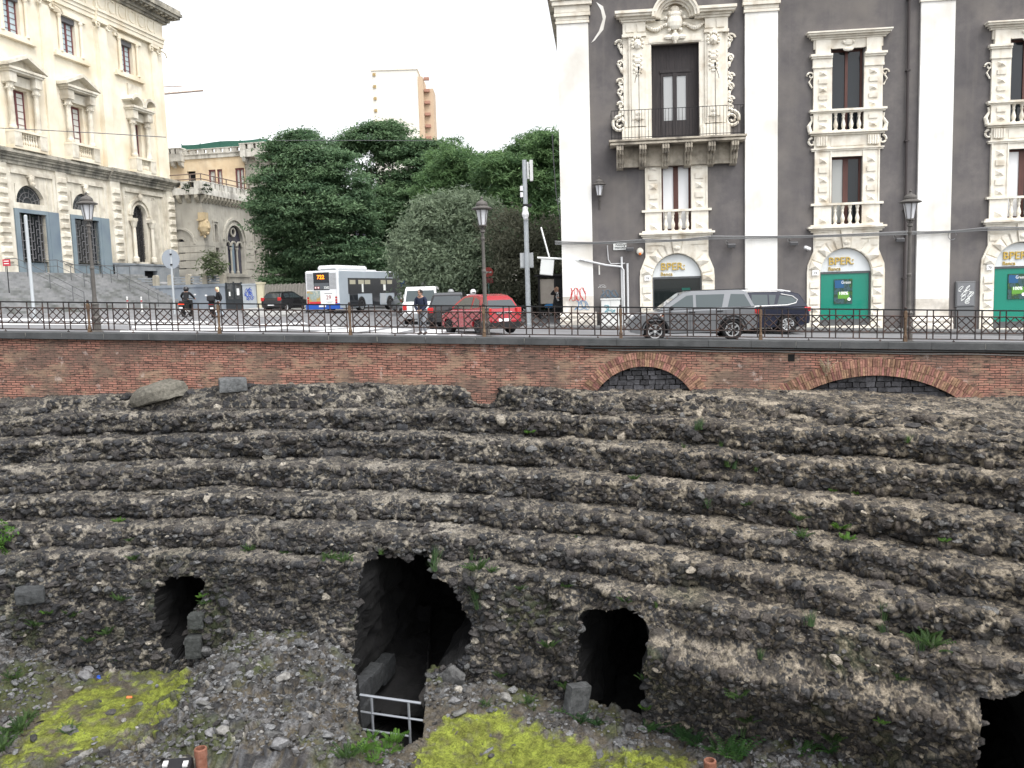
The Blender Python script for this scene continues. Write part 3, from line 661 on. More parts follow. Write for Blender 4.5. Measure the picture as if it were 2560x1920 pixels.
for k in pbase:
    x = px0+k*ppitch+(.02*k if abs(k) > 2 else 0)
    if x < -20 or x > 24: continue
    if pmesh is None: o = obj('rail_post', pm, rust, rail); pmesh = o.data; fm = obj('finial', MB().ball((0,0,1.10), .048, 10), iron, o).data
    else:
        o = bpy.data.objects.new('rail_post', pmesh); C.objects.link(o); o.parent = rail
        q_ = bpy.data.objects.new('finial', fm); C.objects.link(q_); q_.parent = o
    o.location = (x, YR, capz(x)); o.rotation_euler = (0, 0, 0)
    x2 = px0+(k+1)*ppitch+(.02*(k+1) if abs(k+1) > 2 else 0)
    if x2 > 24.5: continue
    pn = MB(); W_ = x2-x; z = lambda xx, h: capz(xx)+h
    def bar(xa, ha, xb, hb, r=.019, y=YR): pn.tube([(xa, y, z(xa, ha)), (xb, y, z(xb, hb))], r, 4)
    bar(x+.05, .845, x2-.05, .845, .021); bar(x+.05, .305, x2-.05, .305, .022)
    xa, xb = x+.05, x2-.05
    pn.add([(a, YR+c, z(a, h)) for a in (xa, xb) for c, h in ((-.02,.075),(.02,.075),(.02,.11),(-.02,.11))], [(0,1,5,4),(1,2,6,5),(2,3,7,6),(3,0,4,7),(0,3,2,1),(4,5,6,7)])
    nC = 6; first = (W_-nC*cell_w-(nC-1)*gap)/2
    for c in range(nC):
        a = x+first+c*(cell_w+gap); b_ = a+cell_w; mid = (a+b_)/2; hm = .575
        for xx in (a, b_):
            if not (k == -4 and c == 2): pn.tube([(xx, YR-.012, z(xx,.09)), (xx, YR-.012, z(xx,1.03))], .0225, 5)
            pn.ball((xx, YR-.018, z(xx,.845)), .033, 6)
        bar(a,.305,b_,.845,.0195,YR); bar(a,.845,b_,.305,.0195,YR+.012)
        for q1, q2 in (((a,hm),(mid,.845)),((mid,.845),(b_,hm)),((b_,hm),(mid,.305)),((mid,.305),(a,hm))): bar(q1[0],q1[1],q2[0],q2[1],.0195,YR+.006)
        pn.ball((mid, YR-.012, z(mid, hm)), .026, 6)
        if c in (1, 4): pn.box(b_+.07,b_+.13,YR-.03,YR+.03,z(b_,0)-.01,z(b_,.03)).tube([(b_+.1,YR,z(b_,0)),(b_+.1,YR,z(b_,.09))],.014,5)
    obj('lattice_panel', pn, iron, rail)
hx = np.linspace(-20, 24, 60)
hr.add([(a, YR+c, capz(a)+h) for a in (-20, 24) for c, h in ((-.035,1.03),(.035,1.03),(.035,1.075),(-.035,1.075))], [(0,1,5,4),(1,2,6,5),(2,3,7,6),(3,0,4,7),(0,3,2,1),(4,5,6,7)])
obj('handrail', hr, blk, rail)
# ================================================================ bank palace (local frame: x along the front, -y towards the camera, z up from eye level)
pal = thing('baroque_palace', 'dark grey baroque palace with white pilasters and carved stone windows, a bank at street level', 'building', PALO, R_(-6))
stucco = mat('lava_stucco', [(.086,.081,.084),(.120,.112,.113),(.182,.168,.160)], rough=.92, scale=.7, bump=.12, bscale=40, streak=.4, dirt=(.175,.16,.148), dirt_s=.45)
white = mat('white_pilaster_plaster', [(.74,.73,.70),(.84,.84,.82)], rough=.8, scale=.8, bump=.05, bscale=30, streak=.3, dirt=(.56,.53,.47), dirt_s=.5)
wbase = mat('worn_pilaster_foot', [(.40,.37,.32),(.62,.58,.52),(.78,.76,.72)], rough=.9, scale=1.6, bump=.2, bscale=25, dirt=(.3,.28,.25), dirt_s=1.2)
lime = mat('carved_limestone', [(.66,.61,.51),(.78,.745,.66),(.84,.82,.76)], rough=.85, scale=1.6, bump=.1, bscale=40, streak=.4, dirt=(.46,.39,.29), dirt_s=1.6)
limed = mat('weathered_limestone', [(.24,.21,.17),(.42,.38,.31),(.55,.50,.42)], rough=.9, scale=2.5, bump=.15, bscale=40, streak=.6, dirt=(.09,.08,.07), dirt_s=1.5)
brownw = mat('brown_window_wood', [(.07,.03,.026),(.12,.055,.045)], rough=.6, scale=5, vscale=(1,1,.2))
darkw = mat('old_door_wood', [(.03,.028,.03),(.06,.052,.052)], rough=.8, scale=6, vscale=(2,2,.2), bump=.2, bscale=15)
gl = glass('window_glass', (.016,.02,.024), rough=.06, spec=.35)
glc = glass('curtained_glass', (.30,.31,.30), rough=.1, spec=.8)
glw = glass('blind_behind_glass', (.78,.79,.80), rough=.25, spec=.6)
inn = mat('dark_interior', (.01,.01,.012))
W1, W2, W3 = 5.45, 12.93, 20.4
ZB, ZT = -3.2, 14.2
ops = []
for c in (W1, W2, W3):
    ops += [(c-1.12, c+1.12, ZB+.6, 1.46), (c-.66, c+.66, 2.5, 5.48)]
    ops.append((c-1.05, c+1.05, 6.6, 10.75) if c == W1 else (c-.68, c+.68, 6.5, 10.12))
wl = MB().wall(.24, 30, ZB, ZT, 0, ops, .45)
obj('side_wall', MB().box(.21,.3,.012,16,ZB,ZT-.02), white, pal)
wl.quad((30,0,ZB),(30,0,ZT),(30,16,ZT),(30,16,ZB)).quad((0,16,ZB),(30,16,ZB),(30,16,ZT),(0,16,ZT))
obj('wall', wl, stucco, pal)
obj('roof', MB().box(-.4,30.4,-.6,16.4,ZT,ZT+.3), limed, pal)
obj('interior_floor_shell', MB().quad((.3,.9,ZB),(29.7,.9,ZB),(29.7,.9,ZT),(.3,.9,ZT)), inn, pal)
for t0 in (.2, 8.5, 15.95, 23.4):
    t1 = t0+1.42
    o = obj('pilaster', MB().box(t0,t1,-.14,.02,-.35 if t0 < 1 else -.9,12.0), white, pal)
    zf = S(PALO.x+t0)+.1
    obj('pilaster_foot', MB().box(t0,t1,-.14,.02,zf+.4,-.35 if t0 < 1 else -.9).prismx([(-.34,zf-.3),(-.34,zf+.22),(-.27,zf+.30),(-.30,zf+.42),(-.22,zf+.52),(-.143,zf+.58),(.02,zf+.58),(.02,zf-.3)], t0-.14, t1+.14), wbase, o)
    c = MB()
    for d_, z0, z1 in ((.19,11.86,11.96),(.17,12.0,12.16),(.24,12.16,12.3),(.22,12.32,12.62),(.32,12.62,12.8),(.38,12.82,13.0)): c.box(t0-(d_-.14),t1+(d_-.14),-d_,.01,z0,z1)
    obj('capital', c, lime, o)
obj('torn_plaster', MB().prism([(1.75,11.0),(1.9,11.1),(2.3,11.55),(2.42,12.1),(2.3,12.55),(2.0,12.75),(2.2,12.4),(2.28,12.0),(2.1,11.5)], -.018, .005), white, pal)
# ---- generic pieces
def cornice(mb, x0, x1, z0, steps, y=0):
    for d_, a, b_ in steps: mb.box(x0-d_*.85, x1+d_*.85, y-d_, y, z0+a, z0+b_)
def baluster(mb, x, y, z0, h):
    mb.lathe([(.085,0),(.085,.08*h),(.055,.1*h),(.09,.24*h),(.095,.33*h),(.05,.55*h),(.042,.62*h),(.065,.72*h),(.05,.78*h),(.085,.9*h),(.085,h)], (x, y, z0), 8)
def studs(mb, xc, y, z0, z1, w_=.36, pitch=.42, tri=True):
    z = z0; i = 0
    while z+pitch*.8 < z1:
        a, b_ = xc-w_/2, xc+w_/2
        if i % 2 == 0 or not tri: mb.add([(a,y,z),(b_,y,z),(b_,y,z+pitch*.62),(a,y,z+pitch*.62),(xc,y-.11,z+pitch*.31)], [(0,1,4),(1,2,4),(2,3,4),(3,0,4)])
        else: mb.prismx([(y+.01,z),(y-.045,z+.02),(y-.06,z+pitch*.62),(y+.01,z+pitch*.62)], a, b_)
        z += pitch; i += 1
def casement(par, c, w_, z0, z1, y, wood, pane, mull=.11):
    f = MB(); a, b_ = c-w_/2, c+w_/2; t = .09
    f.box(a,a+t,y,y+.07,z0,z1).box(b_-t,b_,y,y+.07,z0,z1).box(a+t,b_-t,y,y+.07,z1-t,z1).box(a+t,b_-t,y,y+.07,z0,z0+t).box(c-mull,c+mull,y-.02,y+.05,z0+t,z1-t)
    o = obj('casement', f, wood, par)
    pn = pane if isinstance(pane, (list, tuple)) else (pane, pane)
    for p_, (x0, x1) in zip(pn, ((a+t, c-mull), (c+mull, b_-t))): obj('pane', MB().quad((x0,y+.035,z0+t),(x1,y+.035,z0+t),(x1,y+.035,z1-t),(x0,y+.035,z1-t)), p_, o)
    return o
def lower_window(c, pane, lab):
    s_ = MB(); y = 0
    for sg in (-1, 1):
        xc = c+sg*1.03
        s_.box(c+sg*.66 if sg > 0 else c-1.4, c+1.4 if sg > 0 else c-.66, -.10, .0, 2.5, 5.8)
        studs(s_, xc, -.10, 3.52, 5.75)
        studs(s_, xc, -.13, 2.58, 3.3)
        s_.box(c+sg*.66 if sg > 0 else c-1.42, c+1.42 if sg > 0 else c-.66, -.13, -.10, 2.5, 3.38)
        for ed_ in (.70, 1.36): s_.box(c+sg*ed_-.03, c+sg*ed_+.03, -.135, -.1, 3.5, 5.75)
    s_.box(c-.66, c+.66, -.10, 0, 5.48, 5.8)
    cornice(s_, c-1.4, c+1.4, 3.36, ((.19,0,.10),))
    cornice(s_, c-1.42, c+1.42, 2.18, ((.14,0,.09),(.22,.09,.17),(.32,.17,.26),(.16,.26,.34)))
    o = obj('window_surround', s_, lime, pal)
    if lab: o['label'] = lab
    casement(o, c, 1.32, 2.52, 5.48, .18, brownw, pane)
    bl = MB()
    for i in range(4): baluster(bl, c-.48+i*.32, -.04, 2.5, .86)
    obj('balustrade', bl, lime, o); return o
def upper_window(c, pane):
    s_ = MB()
    for sg in (-1, 1):
        x0, x1 = (c+.68, c+1.47) if sg > 0 else (c-1.47, c-.68)
        s_.box(x0, x1, -.12, 0, 6.6, 9.5); studs(s_, c+sg*1.07, -.12, 7.6, 9.3, .36, .345)
        studs(s_, c+sg*1.07, -.16, 6.72, 7.4, .36, .33); s_.box(x0, x1, -.16, -.12, 6.6, 7.46)
        for d_, a, b_ in ((.17,9.32,9.42),(.16,9.42,9.72),(.22,9.72,9.8),(.27,9.8,9.9)): s_.box(x0-(d_-.12)*(sg<0), x1+(d_-.12)*(sg>0), -d_, 0, a, b_)
        s_.box(x0+.08, x1-.08, -.18, 0, 9.9, 10.5)
        # side volutes
        s_.spiral((c+sg*1.58, 9.02), .17, 1.1, .045, 0 if sg > 0 else PI, sg, y=-.06); s_.tube([(c+sg*1.5,-.06,9.0),(c+sg*1.66,-.06,8.75),(c+sg*1.52,-.06,8.5)], .04, 5)
        s_.tube([(c+sg*1.55,-.07,7.3),(c+sg*1.52,-.07,7.1),(c+sg*1.66,-.07,6.85),(c+sg*1.6,-.07,6.6)], [.05,.05,.09,.1], 6)
        s_.spiral((c+sg*1.5, 6.15), .2, .9, .06, PI/2, -sg, y=-.07)
        s_.box(c+sg*1.1-.24, c+sg*1.1+.24, -.2, -.1, 5.98, 6.36)
        for q in range(4): s_.tube([(c+sg*1.1-.16+q*.105,-.21,6.36),(c+sg*1.1-.16+q*.105,-.2,5.95)], .03, 5)
    s_.box(c-1.47, c+1.47, -.10, 0, 10.14, 10.56).box(c-.68,c+.68,-.1,0,10.12,10.14)
    s_.ball((c,-.12,10.36), .14, 8, 1.5, .5, 1).ball((c-.2,-.12,10.38), .08, 6).ball((c+.2,-.12,10.38), .08, 6).ball((c,-.1,10.08),.14,8,1.8,.5,.7)
    cornice(s_, c-1.44, c+1.44, 10.52, ((.16,0,.08),(.24,.08,.16),(.36,.16,.24),(.42,.24,.30)))
    cornice(s_, c-1.42, c+1.42, 7.44, ((.26,0,.09),(.2,-.06,0)))
    cornice(s_, c-1.42, c+1.42, 6.42, ((.18,0,.08),(.28,.08,.16),(.2,.16,.2)))
    s_.box(c-1.42, c+1.42, -.10, 0, 5.8, 6.42).box(c-.7,c+.7,-.125,-.1,5.95,6.3)
    cornice(s_, c-1.4, c+1.4, 5.74, ((.15,0,.07),(.19,.07,.12)))
    o = obj('window_surround', s_, lime, pal)
    casement(o, c, 1.36, 6.6, 10.12, .2, brownw, pane, .06)
    bl = MB()
    for i in range(4): baluster(bl, c-.5+i*.333, -.06, 6.6, .84)
    obj('balustrade', bl, lime, o); return o
lower_window(W1, glw, 'lower window with white blinds, under the balcony'); lower_window(W2, (glc, gl), None); lower_window(W3, (glw, gl), None)
upper_window(W2, gl); upper_window(W3, gl)
# ---- arched bank doorways
teal = glass('teal_window_film', (.014,.21,.15), rough=.06, spec=.7); tealm = bpy.data.materials['teal_window_film']
sgn = mat('sign_panel_white', [(.60,.63,.64),(.66,.69,.70)], rough=.5, scale=.8)
gold = mat('gold_letters', (.50,.34,.06), rough=.45, metal=0, spec=.6)
greyf = mat('grey_metal_frame', (.10,.105,.11), rough=.4, metal=.4)
pgr = mat('poster_print', [(.02,.03,.02),(.05,.10,.12),(.02,.05,.02),(.12,.22,.06)], rough=.5, scale=4.5, contrast=.2)
pwh = mat('poster_white', (.8,.82,.8)); pbl = mat('poster_blue', (.03,.10,.22)); pgn = mat('poster_green', (.12,.30,.05))
def doorway(c, film, num):
    r = 1.12; cz = .34; zb_ = S(PALO.x+c)+.13
    s_ = MB()
    # flat surround: square shoulders over the arch, swelling out at the haunches
    outl = [(c-1.42,2.2),(c-1.42,1.35),(c-1.52,1.1),(c-1.66,.75),(c-1.69,.4),(c-1.69,zb_-.3),(c-r,zb_-.3)]+arcpts(c,cz,r,180,0,20)+[(c+r,zb_-.3),(c+1.69,zb_-.3),(c+1.69,.4),(c+1.66,.75),(c+1.52,1.1),(c+1.42,1.35),(c+1.42,2.2)]
    s_.prism(outl, -.09, .3)
    for i in range(11):                              # voussoirs
        a = 172-i*16.4; a2 = a-13.2; ro2 = 1.62 if i not in (4,5,6) else 1.98; ri2 = r+.03; d_ = -.15 if i % 2 == 0 else -.13
        if i in (4, 6): a, a2, d_ = (113, 99, -.13) if i == 4 else (81, 67, -.13)
        if i == 5: a, a2, d_ = 97.5, 82.5, -.2
        ca = [(c+rr*math.cos(R_(t)), cz+rr*math.sin(R_(t))) for rr, t in ((ri2,a),(ri2,(a+a2)/2),(ri2,a2),(ro2,a2),(ro2,a))]
        s_.prism(ca, d_, -.08)
        if i % 2 == 0 and i not in (4,6):
            mx_, mz_ = c+(r+.28)*math.cos(R_((a+a2)/2)), cz+(r+.28)*math.sin(R_((a+a2)/2)); k = len(ca)
            s_.add([(x_,d_,z_) for x_, z_ in (ca[0],ca[2],ca[3],ca[4])]+[(mx_,d_-.09,mz_)], [(0,1,4),(1,2,4),(2,3,4),(3,0,4)])
    s_.ball((c,-.22,1.72), .13, 8, 1.2, .5, .8)
    for sg in (-1, 1):
        s_.box(min(c+sg*.62,c+sg*1.36), max(c+sg*.62,c+sg*1.36), -.125, -.08, 1.87, 2.14); s_.box(min(c+sg*.95,c+sg*1.36), max(c+sg*.95,c+sg*1.36), -.125, -.08, 1.56, 1.82)
        z = .02; i = 0
        while z > zb_+.2:
            a, b_ = sorted((c+sg*1.18, c+sg*1.56))
            if i % 2: s_.add([(a,-.09,z-.3),(b_,-.09,z-.3),(b_,-.09,z),(a,-.09,z),((a+b_)/2,-.2,z-.15)], [(0,1,4),(1,2,4),(2,3,4),(3,0,4)])
            else: s_.prismx([(-.08,z-.3),(-.15,z-.3),(-.15,z-.02),(-.08,z)], a, b_)
            z -= .37; i += 1
    o = obj('arched_doorway', s_, lime, pal)
    sp = obj('sign_panel', MB().prism([(c-r+.02,.42)]+[(c+(r-.02)*math.cos(R_(t)), max(.42, cz+(r-.02)*math.sin(R_(t)))) for t in range(176, 3, -9)]+[(c+r-.02,.42)], .06, .12), sgn, o)
    text('sign_lettering', 'BPER:', .47, gold, o, (c-.74, .03, .735), ext=.03, off=.003, sx=1.0)
    text('sign_lettering', 'Banca', .235, gold, o, (c-.74, .04, .475), ext=.02, off=0)
    fr = MB().box(c-r,c+r,.05,.13,.33,.41).box(c-r,c-r+.07,.05,.13,zb_,.33).box(c+r-.07,c+r,.05,.13,zb_,.33)
    obj('door_frame', fr, greyf, o)
    zp = zb_+.42
    obj('step_panel', MB().box(c-r+.07,c+r-.07,.06,.2,zb_+.12,zp), greyf, o)
    obj('threshold', MB().box(c-1.3,c+1.3,-.22,.3,zb_-.3,zb_+.13), lime, o)
    obj('shop_glass', MB().quad((c-r+.07,.09,zp),(c+r-.07,.09,zp),(c+r-.07,.09,.33),(c-r+.07,.09,.33)), film, o)
    if film is tealm:
        po = obj('poster', MB().box(c-.47,c+.33,.05,.075,-1.03,.08), pgr, o)
        obj('poster_picture', MB().box(c-.44,c-.05,.046,.05,-.32,.03), pbl, po)
        obj('poster_band', MB().box(c-.3,c+.2,.044,.05,-.80,-.5), pgn, po)
        text('poster_lettering', '100%', .19, pwh, po, (c-.27,.045,-.62), ext=.003, off=.006)
        text('poster_lettering', 'Green', .19, pwh, po, (c-.16,.045,-.13), ext=.002, sx=.85)
        obj('poster_seal', MB().disc((c+.19,.045,-.83), .075, 12, t=.006), pwh, po)
    else:
        po = obj('notice', MB().box(c+.22,c+.6,.05,.07,-.95,-.1), mat('notice_green', (.015,.09,.07)), o)
        obj('notice_text', MB().box(c+.28,c+.5,.044,.05,-.3,-.26).box(c+.28,c+.52,.044,.05,-.42,-.4).box(c+.28,c+.42,.044,.05,-.5,-.48), pwh, po)
        obj('interior_column', MB().box(c-.12,c+.14,.5,.7,zp,.33), mat('yellow_interior', (.25,.2,.02)), o)
    obj('number_plate', MB().box(c-1.48,c-1.2,-.17,-.15,.28,.52), mat('enamel_white', (.8,.8,.8)), o)
    text('number', num, .15, mat('number_black', (.02,.02,.02)), o, (c-1.42,-.175,.34), ext=.002)
shopd = glass('dark_shop_glass', (.012,.016,.016), rough=.03, spec=.9)
doorway(W1, shopd, '76'); doorway(W2, tealm, '73'); doorway(W3, tealm, '70')
# ---- the big balcony window
b_ = MB(); c = W1
def zz(*a): return a
for sg in (-1, 1):
    x0, x1 = sorted((c+sg*1.05, c+sg*1.3)); b_.box(x0,x1,-.16,0,6.6,11.0)
    x0, x1 = sorted((c+sg*1.3, c+sg*2.05)); b_.box(x0,x1,-.24,0,7.2,11.1).box(x0+.1,x1-.1,-.28,-.24,7.5,10.9)
    x0, x1 = sorted((c+sg*2.05, c+sg*2.3)); b_.box(x0,x1,-.14,0,7.2,11.1)
    x0, x1 = sorted((c+sg*1.08, c+sg*2.4)); b_.box(x0,x1,-.34,0,6.55,7.0); x0, x1 = sorted((c+sg*1.12, c+sg*2.35)); b_.box(x0,x1,-.28,0,7.0,7.15)
    x0, x1 = sorted((c+sg*1.3, c+sg*2.3)); b_.box(x0-.04,x1+.04,-.32,0,11.08,11.2).box(x0,x1,-.26,0,11.2,11.72)
    for q in range(2): b_.box(c+sg*(1.48+q*.5)-.18, c+sg*(1.48+q*.5)+.18, -.3, -.25, 11.28, 11.64)
    # mask and drops on the pilaster strip
    mx_ = c+sg*1.66; b_.ball((mx_,-.3,10.75), .2, 10, .85, .7, 1.15); b_.ball((mx_,-.42,10.72), .05, 6)
    for a in range(9): b_.ball((mx_+.24*math.cos(R_(a*30-30)),-.28,10.78+.3*math.sin(R_(a*30-30))), .075, 6)
    for z, r in ((10.2,.13),(10.02,.16),(9.8,.12),(9.62,.15),(9.45,.1)): b_.ball((mx_,-.28,z), r, 7, 1.2, .5, .8); b_.ball((mx_-.15,-.28,z+.08), r*.5, 6); b_.ball((mx_+.15,-.28,z+.08), r*.5, 6)
    for z in (7.55, 7.75): b_.ball((mx_,-.29,z), .11, 6, 1.2, .5, 1)
    # scroll ornament down the outer edge
    ex = c+sg*2.42
    for z, r, s2 in ((10.85,.2,1),(10.0,.15,-1),(9.2,.16,1),(8.75,.17,-1),(8.2,.15,1),(7.85,.12,-1)):
        b_.spiral((ex+sg*.02, z), r, 1.2, .06, 0 if s2*sg > 0 else PI, s2*sg, y=-.08); b_.ball((ex-sg*.05,-.08,z-.28), .1, 6, .8, .6, 1.4); b_.tube([(ex-sg*.1,-.07,z+.2),(ex+sg*.08,-.07,z-.1),(ex-sg*.12,-.07,z-.45)], .05, 5)
    b_.spiral((ex+sg*.06, 7.35), .36, 1.7, .085, PI/2, -sg, n=6, k=30, y=-.1); b_.tube([(ex-sg*.1,-.1,7.8),(ex+sg*.1,-.1,7.72),(ex+sg*.3,-.1,7.55)], .06, 5)
b_.box(c-1.3,c+1.3,-.18,0,10.75,11.1).box(c-1.3,c+1.3,-.10,0,11.1,11.75).box(c-1.16,c+1.16,-.21,-.18,10.8,10.92)
for x0, x1 in ((c-2.3,c-.86),(c+.86,c+2.3)):
    for d_, a, bb in ((.32,11.72,11.82),(.4,11.82,11.92),(.55,11.92,12.02),(.62,12.02,12.14)): b_.box(x0-(d_-.24)*.9*(x0 < c-1), x1+(d_-.24)*.9*(x1 > c+1), -d_, 0, a, bb)
for d_, r0, r1 in ((.3,.62,.72),(.42,.72,.84),(.58,.84,.95),(.64,.95,1.04)):
    pl = arcpts(c, 11.78, r1, 178, 2, 18)+arcpts(c, 11.78, r0, 2, 178, 18); b_.prism(pl, -d_, 0)
b_.prism(arcpts(c, 11.78, .66, 0, 180, 16), -.1, 0)
for z, rx, rz_ in ((11.62,.34,.36),(11.95,.3,.16),(12.15,.2,.16)): b_.ball((c,-.25,z), rx, 12, 1, .45, rz_/rx)
for a in range(10): b_.ball((c+.42*math.cos(R_(a*36+18)),-.24,11.66+.46*math.sin(R_(a*36+18))), .085, 6)
for sg in (-1, 1):
    for i in range(9):
        q = i/8; b_.ball((c+sg*(.5+q*.75),-.2,11.52-.18*math.sin(PI*q)), .065+.035*math.sin(PI*q), 6)
    b_.ball((c+sg*.28,-.24,10.98), .17, 8, 1.3, .5, .7); b_.spiral((c+sg*.42, 12.3), .14, 1, .04, 0, sg, y=-.25)
b_.ball((c,-.26,10.98), .19, 8, 1, .6, 1.1).ball((c,-.24,10.78), .1, 6)
bw = obj('balcony_window_surround', b_, lime, pal)
d = MB().box(c-1.05,c+1.05,.2,.26,9.6,10.75).box(c-1.05,c-.62,.2,.26,6.6,9.6).box(c+.62,c+1.05,.2,.26,6.6,9.6).box(c-.66,c+.66,.14,.2,9.55,9.68)
d.box(c-.62,c-.5,.17,.24,6.6,9.6).box(c+.5,c+.62,.17,.24,6.6,9.6).box(c-.09,c+.09,.15,.24,6.6,9.6).box(c-.5,c-.09,.17,.24,9.4,9.6).box(c+.09,c+.5,.17,.24,9.4,9.6).box(c-.5,c-.09,.17,.24,6.6,7.45).box(c+.09,c+.5,.17,.24,6.6,7.45)
for x in (c-.7, c-.35, c, c+.35, c+.7): d.box(x-.01,x+.01,.19,.2,9.7,10.7)
dw = obj('wooden_doors', d, darkw, bw)
glg = glass('grey_sky_glass', (.34,.35,.35), rough=.06, spec=1.0)
for sg in (-1, 1): obj('pane', MB().quad((c+sg*.3-.205,.21,7.45),(c+sg*.3+.205,.21,7.45),(c+sg*.3+.205,.21,9.4),(c+sg*.3-.205,.21,9.4)), glg, dw)
bal = MB().box(c-2.95,c+2.95,-.98,0,6.30,6.38).box(c-2.9,c+2.9,-.92,0,6.38,6.44).box(c-3.0,c+3.0,-1.02,0,6.44,6.52).box(c-2.35,c+2.35,-.3,0,5.4,6.3)
blc = obj('balcony', bal, limed, pal)
cb = None
for i in range(6):
    x = c-2.52+i*1.006
    if cb is None:
        m_ = MB().prismx([(0,6.30),(-.88,6.30),(-.9,6.1),(-.82,5.95),(-.62,5.92),(-.5,5.85),(-.42,5.6),(-.3,5.42),(-.15,5.36),(-.05,5.3),(0,5.3)], -.15, .15)
        for s_ in (-.11, 0, .11): m_.tube([(s_,-.9,6.28),(s_,-.93,6.08),(s_,-.84,5.92),(s_,-.62,5.9),(s_,-.5,5.83),(s_,-.43,5.58),(s_,-.3,5.38)], .05, 5)
        o = obj('corbel', m_, limed, blc); cb = o.data
    else: o = bpy.data.objects.new('corbel', cb); C.objects.link(o); o.parent = blc
    o.location = (x, 0, 0)
br_ = MB(); yb = -.95
xs_ = np.linspace(c-2.88, c+2.88, 40)
for x in xs_: br_.tube([(x,yb,6.52),(x,yb,7.78)], .009, 4)
for y in np.linspace(yb, 0, 7)[1:]:
    for sx_ in (-2.88, 2.88): br_.tube([(c+sx_,y,6.52),(c+sx_,y,7.78)], .009, 4)
for z in (6.6, 7.78): br_.tube([(c-2.88,0,z),(c-2.88,yb,z),(c+2.88,yb,z),(c+2.88,0,z)], .014, 4)
for sg in (-1, 1): br_.tube([(c+sg*1.65,yb,6.52),(c+sg*1.65,yb,9.5)], .014, 5).ball((c+sg*1.65,yb,9.55), .05, 6, 1, 1, 2).tube([(c+sg*1.65,yb,9.45),(c+sg*1.8,yb+.05,9.1),(c+sg*1.82,yb+.05,8.95)], .012, 4)
obj('balcony_railing', br_, mat('black_ironwork', (.012,.012,.014), rough=.6), blc)
# ---- downpipe, pipes and cables fixed to the front
dp = MB().tube([(15.45,-.12,ZT),(15.45,-.12,-.2)], .06, 8).tube([(15.45,-.12,-.2),(15.45,-.12,-2.2)], .075, 8)
for z in (12,9,6,3,0): dp.box(15.36,15.54,-.2,0,z,z+.05)
obj('downpipe', dp, mat('downpipe_brown', (.05,.042,.042), rough=.6), pal)
pp = MB().tube([(1.0,-.2,1.35),(2.2,-.2,1.05),(2.9,-.18,.95),(3.02,-.17,.8),(3.02,-.17,-1.95)], .045, 8).tube([(2.94,-.12,1.4),(2.94,-.12,-2.0)], .05, 8).tube([(3.2,-.12,1.1),(3.2,-.12,-2.0)], .05, 8)
pp.tube([(2.3,-.06,1.95),(2.33,-.06,1.3),(2.45,-.06,1.1),(3.1,-.08,1.1)], .022, 5)
obj('white_pipes', pp, mat('pale_pipe', (.55,.56,.57), rough=.5), pal)
cbm = MB()
for k, (dz, sag) in enumerate(((0,.03),(.05,.05),(-.05,.02),(.09,.09))):
    pts = []
    for a, b2, z0, z1 in ((-.1,3.9,2.12,2.06),(3.9,7,2.06,2.10),(7,15.4,2.10,2.0),(15.4,19,2.0,2.08),(19,27,2.05,2.0)):
        for i in range(8): q = i/8; pts.append((a+(b2-a)*q, -.2-.05*k-.1*(3.8 < a+(b2-a)*q < 7.1)-.1*(11.4 < a+(b2-a)*q < 14.4), z0+(z1-z0)*q+dz-sag*math.sin(PI*q)))
    cbm.tube(pts, .018, 5)
cbm.tube(arcpts3 := [(17.42+.17*math.cos(a), -.2, 1.85+.2*math.sin(a)) for a in np.linspace(0, 5.5, 12)], .015, 4)
obj('facade_cables', cbm, mat('grey_cable', (.20,.205,.21), rough=.6), pal)
# ================================================================ stone public building on the left (x along the front, -y towards the camera)
post = thing('stone_public_building', 'tall cream stone public building with pedimented windows and blue doors above a staircase', 'building', (-35, 63, 0), R_(78.1))
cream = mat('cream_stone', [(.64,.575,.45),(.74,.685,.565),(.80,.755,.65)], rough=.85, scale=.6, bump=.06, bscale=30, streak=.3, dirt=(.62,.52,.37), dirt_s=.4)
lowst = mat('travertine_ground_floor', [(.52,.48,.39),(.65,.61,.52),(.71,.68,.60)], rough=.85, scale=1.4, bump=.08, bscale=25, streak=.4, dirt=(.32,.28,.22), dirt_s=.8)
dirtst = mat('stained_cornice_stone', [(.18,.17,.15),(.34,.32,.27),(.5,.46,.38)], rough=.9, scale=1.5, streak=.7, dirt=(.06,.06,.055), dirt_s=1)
plinm = mat('blue_grey_plinth', [(.22,.24,.26),(.32,.34,.36)], rough=.85, scale=1, streak=.4, dirt=(.16,.19,.22), dirt_s=.9)
bluep = mat('blue_grey_door_paint', [(.16,.205,.235),(.215,.265,.295)], rough=.6, scale=1.2, dirt=(.12,.155,.20), dirt_s=.6)
redw = mat('maroon_window_wood', [(.13,.045,.05),(.18,.07,.07)], rough=.6, scale=4)
gsky = glass('sky_reflecting_glass', (.42,.52,.56), rough=.05, spec=1.0)
gpl = glass('pale_curtain_glass', (.62,.63,.60), rough=.2, spec=.8)
gdk = glass('dark_green_glass', (.10,.12,.115), rough=.08, spec=.9)
ironp = mat('grey_ironwork', (.13,.13,.135), rough=.6)
PZ0, PZ1 = -1.2, 25.0
XL, XR = -9.0, 19.6
doors = ((.38, 3.05), (6.12, 8.92))
wins = ((-4.2, 0), (1.45, 0), (7.3, 0), (15.0, 1))       # centre, kind of hood
ops = [(a, b_, 2.3, 6.62) for a, b_ in doors]+[(a-.0, b_+.0, 7.34, 8.66) for a, b_ in ((.24,3.06),(5.99,8.91))]+[(13.56, 15.42, 3.45, 8.42)]
for c, k in wins:
    hw = .82 if k == 0 else .6
    ops.append((c-hw, c+hw, 12.5, 15.35)); ops.append(((c-.75+.0), c+.75, 19.2, 22.0))
ops[-1] = (13.75, 15.2, 19.4, 22.15)
